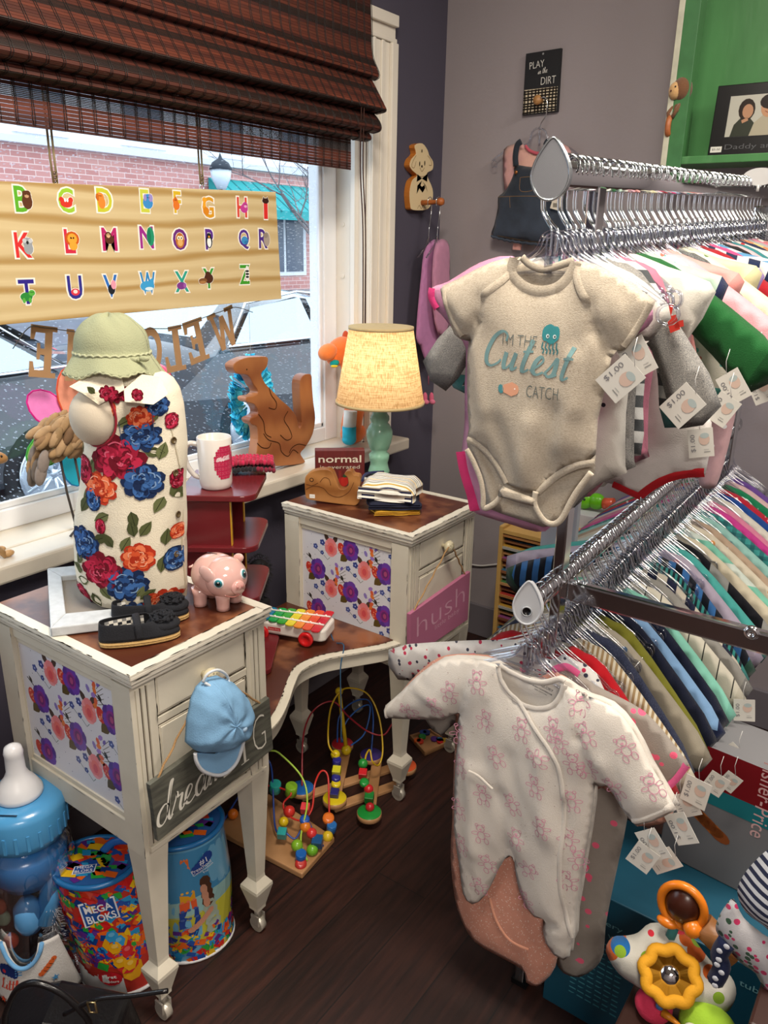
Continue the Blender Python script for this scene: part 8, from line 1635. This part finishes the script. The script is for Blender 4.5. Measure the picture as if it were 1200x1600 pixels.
# pink outfits on the peg
for nm, lab, x, cols, pts in (('baby_dress', 'lilac pink long sleeve baby dress on the dog plaque peg', PEG.x+.030, P_('#b57aa8'), [(672, 378), (682, 374), (690, 382), (692, 420), (690, 470), (688, 520), (680, 560), (668, 570), (656, 540), (650, 528), (653, 480), (658, 430), (662, 395)]),
                          ('baby_shirt', 'pink patterned baby shirt with green appliqué at the front of the dog plaque peg', PEG.x+.062, D('#b9829f', ['#7f8a54'], 14, .2), [(684, 376), (695, 374), (702, 384), (703, 420), (702, 470), (700, 520), (684, 522), (676, 480), (675, 430), (678, 392)])):
    t = thing(nm, lab, 'baby clothes', (x, PEG.y, PEG.z-.05)); P3 = [p for p in tr(pts, x=x)]
    cl = Cloth([(p.x, p.z) for p in catmull([(p.y, 0, p.z) for p in P3], 2, True)], .010, .003, 4, .016, edge=.015); mb = cl.mb(); mb.v = [(x-a[1]*1.0*-1*-1, a[0], a[2]) for a in [(v[0], v[1], v[2]) for v in mb.v]]; mb.f = [f[::-1] for f in mb.f] if False else mb.f
    o = mb.build('cloth_body', cols, t); o.location = -t.location
    h = thing('clear_hanger', 'clear hanger on the dog plaque peg holding the '+('lilac pink dress' if nm == 'baby_dress' else 'pink patterned shirt'), 'hanger', (x, PEG.y, PEG.z)); b = MB()
    b.tube(catmull([(0, -.010, -.012), (0, -.012, .008), (0, 0, .0165), (0, .011, .008), (0, .010, -.03), (0, 0, -.085), (0, 0, -.13)], 4), .0014, '#c0c4c8', 6); b.build('hook', CHROME(), h)
    b = MB(); b.tube([(0, -.06, -.165), (0, -.02, -.135), (0, 0, -.10), (0, .02, -.135), (0, .06, -.165)], .003, n=6); b.build('hanger_body', clear_plastic(), h)
t = thing('tiny_pink_booties', 'pair of tiny pink knitted booties dangling below the peg outfits', 'booties', tuple(at(669, 615, x=.075)))
for px in (664, 674): p = at(px, 622, x=.075)-t.location; b = MB(); b.ball(p, (.009, .008, .020), '#c8607c', 12, 8); b.ball(p+V((.006, -.003, -.012)), (.012, .008, .009), '#cf6f8a'); b.build('bootie', FAB(), t)
b = MB(); b.tube([(0, 0, .03), (0, -.004, .10)], .0016, '#b8607c', 6); b.build('cord', FAB(), t)
# ================================================================ behind and under the rack
pr_ = thing('puzzle_rack', 'yellow pine rack of stacked wooden puzzles against the lilac wall', 'rack', tuple(V((at(775, 900, y=-.30).x, -.30, 0)))); q0 = at(775, 820, y=-.30); q1 = at(775, 935, y=-.30); x1_ = at(868, 850, y=-.30).x-q0.x; zt_ = q0.z
for xx in (0, x1_): b = MB(); b.b2((xx, 0, 0), (xx+.014, .24, zt_), '#c9a15c'); b.build('side_panel', mat('yellow_pine', None, .45, vary=.1), pr_, bevel=.002)
for z, nm in ((zt_-.012, 'top_board'), (.02, 'bottom_board')): b = MB(); b.b2((.0142, .0, z-.01), (x1_-.0002, .24, z+.002), '#c9a15c'); b.build(nm, mat('yellow_pine', None, .45, vary=.1), pr_)
z = zt_-.034; k = 0
while z > .05:
    t = thing('wooden_puzzle', 'thin wooden tray puzzle slotted in the pine rack', 'puzzle', (q0.x+.016, -.297+.01*(k % 2), z), 0, 'puzzles stacked in the pine rack')
    b = MB(); b.b2((0, 0, 0), (x1_-.018, .225, .008), ['#b07a48', '#8a5a3a', '#a8a7a2', '#b88a5c', '#7a4a34'][k % 5]); b.build('tray', WOODV(), t); b = MB(); b.b2((.01, .004, .0081), (x1_-.028, .2, .0105), ['#a83a34', '#3a6a8a', '#b8903c', '#4a7a4a', '#8a4a7a'][k % 5]); b.build('pieces', PLA(), t); z -= .0205; k += 1
ms = thing('white_display_panel', 'narrow white framed mirror panel standing behind the rack post', 'mirror', (at(862, 890, y=-.75).x-.02, -.75, 0)); xa = at(848, 800, y=-.75).x-ms.location.x; xb = at(903, 800, y=-.75).x-ms.location.x
b = MB(); b.b2((xa, 0, 0), (xb, .018, at(880, 690, y=-.75).z), '#b9bcc4'); b.build('frame', PLA(), ms, bevel=.002)
wb = thing('white_cube_shelf', 'white laminate shelf box behind the lower rail', 'shelf', (at(893, 860, y=-.16).x, -.16, 0)); zt2 = at(960, 815, y=-.16).z
b = MB(); b.b2((0, .0, 0), (.30, .14, zt2), '#c9c8cc'); b.build('carcass', mat('white_laminate', None, .4), wb, bevel=.002)
gw = at(928, 800, y=-.10); gt_ = thing('green_rattle', 'lime green smiling worm rattle on the white shelf box', 'toy', (gw.x, -.10, zt2+.0005)); b = MB(); b.ball((-.035, 0, .030), (.032, .028, .030), '#6fc21f', 20, 12); b.ball((.005, 0, .032), (.028, .024, .026), '#66b81c', 20, 12); b.build('body', PLA(), gt_); b = MB(); b.cyl((.028, 0, .03), (.06, 0, .035), .018, '#d85a3c'); b.build('handle', PLA(), gt_)
for dx in (-.042, -.026): b = MB(); b.ball((dx, -.026, .038), .004, '#143010'); b.build('eye', PLA(), gt_)
# boxes under the right end
ba = thing('teal_carton', 'large teal baby bath carton with white text standing under the rack', 'box', (1.10, -1.27, 0)); BAx, BAz = .40, .318
b = MB(); b.b2((0, 0, .012), (BAx, .22, BAz), '#0f4a60'); b.build('carton', mat('printed_card', None, .5), ba, bevel=.002); ba.location.z = -.012
pr = Ink(lambda u, v: (V((u, -.0002, v)), V((0, -1, 0))), .0004); pr.text('slippery', .095, .262, .014, '#7fb5c0', 0, .075); pr.text('when wet', .098, .240, .012, '#7fb5c0', 0, .085); pr.text('tub', .34, .28, .012, '#7fb5c0', 0, .03)
q = random.Random(5)
for k in range(14): x = .05; z = .215-k*.0115; [pr.poly([(.05+i*.016, z), (.05+i*.016+q.uniform(.006, .014), z), (.05+i*.016+.012, z+.003), (.05+i*.016, z+.003)], '#4a8fa0', 0) for i in range(6)]
pr.build('carton_print', PRINT(), ba)
bb_ = thing('toy_carton', 'white toy carton with red and teal end band lying on the teal carton', 'box', (1.235, -1.10, .3066), -.1); BW, BD, BH = .185, .12, .262
b = MB(); b.b2((0, 0, 0), (BW, BD, BH), '#737376'); b.build('carton', mat('printed_card', None, .5), bb_, bevel=.002)
pr = Ink(lambda u, v: (V((u, -.0002, v)), V((0, -1, 0))), .0004); pr.poly([(0, .185), (BW, .185), (BW, BH), (0, BH)], '#74121a', 0); pr.poly([(0, .150), (BW, .150), (BW, .185), (0, .185)], '#1c6f78', 0); pr.text('Fisher-Price', .160, .200, .026, '#cfa8a8', 1, .15, rot=-PI/2-.0)
for k in range(5): pr.ell(.10-.012*k, .095+.007*k, .020, .012, ('#8a4a24', '#a8602c')[k % 2], 1, -.4)
pr.build('carton_print', PRINT(), bb_)
CZ = at(1112, 1590, y=-1.41).z-.037; cr8 = thing('brown_crate', 'reddish brown wooden crate under the plush toys at lower right', 'crate', (1.29, -1.49, 0)); b = MB(); b.b2((0, 0, 0), (.165, .11, CZ), '#33170f'); b.build('crate_box', mat('brown_crate_wood', None, .5, vary=.2, vscale=10), cr8, bevel=.004)
q = at(1165, 1500, y=-1.40); b = MB(); b.b2((0, 0, 0), (.35, .16, q.z), '#33170f'); tb = thing('brown_bin', 'tall reddish brown wooden bin holding the striped hat at right edge', 'bin', (1.462, -1.50, 0)); b.build('bin_box', mat('brown_crate_wood', None, .5, vary=.2, vscale=10), tb, bevel=.004)
yT = -1.41; W_ = lambda px, py, dy=0: at(px, py, y=yT+dy)
# mirror toy
mc = W_(1045, 1520); mt = thing('mirror_toy', 'plush dotted cloud baby mirror with yellow flower rim', 'toy', tuple(mc)); mt.rotation_euler = (R(-40), R(4), R(12)); k_ = .00098
CLD = D('#bdbab0', ['#b5541f', '#1f5f9a', '#7a9a2a', '#c22a3a'], 20, .3)
out = [(-95, 5), (-90, -18), (-70, -28), (-55, -38), (-40, -58), (-10, -66), (20, -62), (40, -48), (60, -35), (85, -28), (96, -8), (90, 18), (70, 30), (40, 34), (0, 40), (-35, 36), (-70, 28)]
cl = Cloth([(p.x, p.z) for p in catmull([(a*k_, 0, -c*k_) for a, c in out], 3, True)], .028, .002, 3, .010, edge=.016); cl.mb(back=.6).build('cloud_cushion', CLD, mt)
b = MB(); b.tube([(.036*math.cos(t)*(1+.07*math.cos(8*t)), -.030, .034*math.sin(t)*(1+.07*math.cos(8*t))) for t in [2*PI*k/64 for k in range(64)]], .0092, '#cf9210', 10, closed=True); b.build('flower_rim', mat('yellow_plush', None, .8, bump=.3, bscale=400), mt)
b = MB(); b.lathe([(.031, 0), (0, .001)], (0, -.032, 0), (0, -1, 0), '#dddddd', 40); b.build('mirror', mat('toy_mirror', '#c9c9c9', .06, 1), mt)
# monkey ring rattle
rc = W_(1068, 1412, .02); t = thing('orange_ring_rattle', 'orange ring rattle with brown ball and wooden handle above the cloud mirror', 'toy', tuple(rc)); b = MB(); b.ball((0, 0, 0), (.026, .022, .031), '#3a1a10', 24, 14); b.build('brown_ball', PLA(), t)
b = MB(); b.tube([(.031*math.cos(t_), -.006, .036*math.sin(t_)) for t_ in [2*PI*k/30 for k in range(30)]], .0065, '#d3741a', 8, closed=True); b.ball((.020, -.012, -.024), .014, '#d3741a'); b.ball((-.016, -.01, -.036), (.016, .01, .008), '#d3741a'); b.build('ring', PLA(), t)
b = MB(); b.cyl((.030, .0, -.020), (.080, 0, -.050), .019, '#8a5a30', 18); b.build('handle', WOODV(), t); b = MB(); b.tube([(-.005, .0, -.035), (-.012, .0, -.085)], .008, '#3a7a78', 6); b.build('ribbon', FAB(), t)
# owl and bird
oc = W_(1112, 1590); t = thing('owl_plush', 'lime green owl plush with big black eyes at the bottom edge', 'plush toy', (oc.x, oc.y-.02, CZ+.0005)); zo = oc.z-CZ-.0005; b = MB(); b.ball((0, 0, zo), (.042, .030, .036), '#8fb52c', 26, 14); ow = b.build('body', mat('plush_green', None, .9, bump=.4, bscale=300), t)
for dx in (-.016, .016): b = MB(); b.ball((dx, -.027, zo+.008), (.013, .006, .014), '#d3d6b8'); b.ball((dx, -.032, zo+.008), (.0075, .004, .0085), '#17120f'); b.ball((dx+.002, -.036, zo+.011), .0018, '#ffffff'); b.build('eye', PLA(), t)
b = MB(); b.lathe([(.005, 0), (0, .009)], (0, -.030, zo-.003), (0, -1, -.3), '#d8641c', 8); b.build('beak', PLA(), t)
b = MB(); b.ball((.048, 0, zo-.012), (.016, .010, .012), '#4f9a2c'); b.build('wing', FAB(), t)
oc = W_(1022, 1590); t = thing('pink_bird_plush', 'crimson pink bird plush with orange beak under the cloud mirror', 'plush toy', (oc.x, oc.y-.02, CZ+.0005)); b = MB(); b.ball((0, 0, zo-.012), (.028, .026, .0245), '#c22c4c', 22, 12); b.build('body', mat('plush_red', None, .9, bump=.4, bscale=300), t); b = MB(); b.lathe([(.007, 0), (.002, .028)], (.018, -.015, zo), (.9, -.3, .12), '#d8841c', 10); b.build('beak', PLA(), t); b = MB(); b.ball((.012, -.020, zo+.014), .006, '#3a5a8a'); b.build('eye', PLA(), t)
# striped cap with floral brim
yC = -1.42; hc_ = at(1185, 1420, y=yC); t = thing('striped_sun_hat', 'navy and white striped baby sun hat with pink floral brim at right edge', 'hat', (hc_.x, yC, hc_.z)); g = lambda *P2: [(q.x-hc_.x, q.z-hc_.z) for q in tr(P2, y=yC)]
cl = Cloth([(p.x, p.z) for p in catmull([(a, 0, c) for a, c in g((1152, 1395), (1160, 1370), (1180, 1345), (1205, 1325), (1240, 1320), (1270, 1345), (1275, 1400), (1262, 1450), (1225, 1475), (1195, 1448), (1165, 1425))], 3, True)], .045, .003, 2, .012, edge=.03); cl.mb(back=.8).build('crown', mat('striped_cotton', '#c6c8cc', .9, bump=.3, bscale=500, pattern=('multi', 2, .0125, [(0, '#c6c8cc'), (.5, '#1a2240')])), t)
cl = Cloth([(p.x, p.z) for p in catmull([(a, 0, c) for a, c in g((1150, 1396), (1165, 1425), (1195, 1450), (1228, 1476), (1225, 1530), (1200, 1540), (1184, 1512), (1160, 1495), (1138, 1470), (1122, 1445), (1126, 1425), (1138, 1405))], 3, True)], .012, .003, 5, .012, y=-.012); cl.mb(back=.8).build('brim', D('#b3b1b4', ['#b5325c', '#33503c'], 75, .3), t)
b = MB(); q = [V((a, -.015, c)) for a, c in g((1140, 1460), (1128, 1480), (1132, 1500), (1122, 1520))]; b.tube(catmull(q, 4), .012, '#18203f', 10, rs=None); [b.ball(p+V((.002*(-1)**i, -.0115, .002)), (.0042, .0015, .0042), '#c9ccd4') for i, p in enumerate(catmull(q, 2))]; b.build('dotted_tie', FAB(), t)
# small shelf talker at the right end
p = at(1187, 276, y=-.42); t = thing('white_size_divider', 'white plastic size divider standing on the upper rail at right edge', 'divider', (p.x, p.y, p.z)); b = MB(); b.prism([V((.035*math.cos(k*PI/12)*(1 if abs(math.cos(k*PI/12)) > .3 else 1), 0, .018*math.sin(k*PI/12))) for k in range(24)], (0, .002, 0), '#c9c9c8'); b.build('divider_plate', PLA(), t)
b = MB(); b.tube([(0, 0, -.017), (0, 0, -.03)], .003, '#c9c9c8'); b.build('clip', PLA(), t)
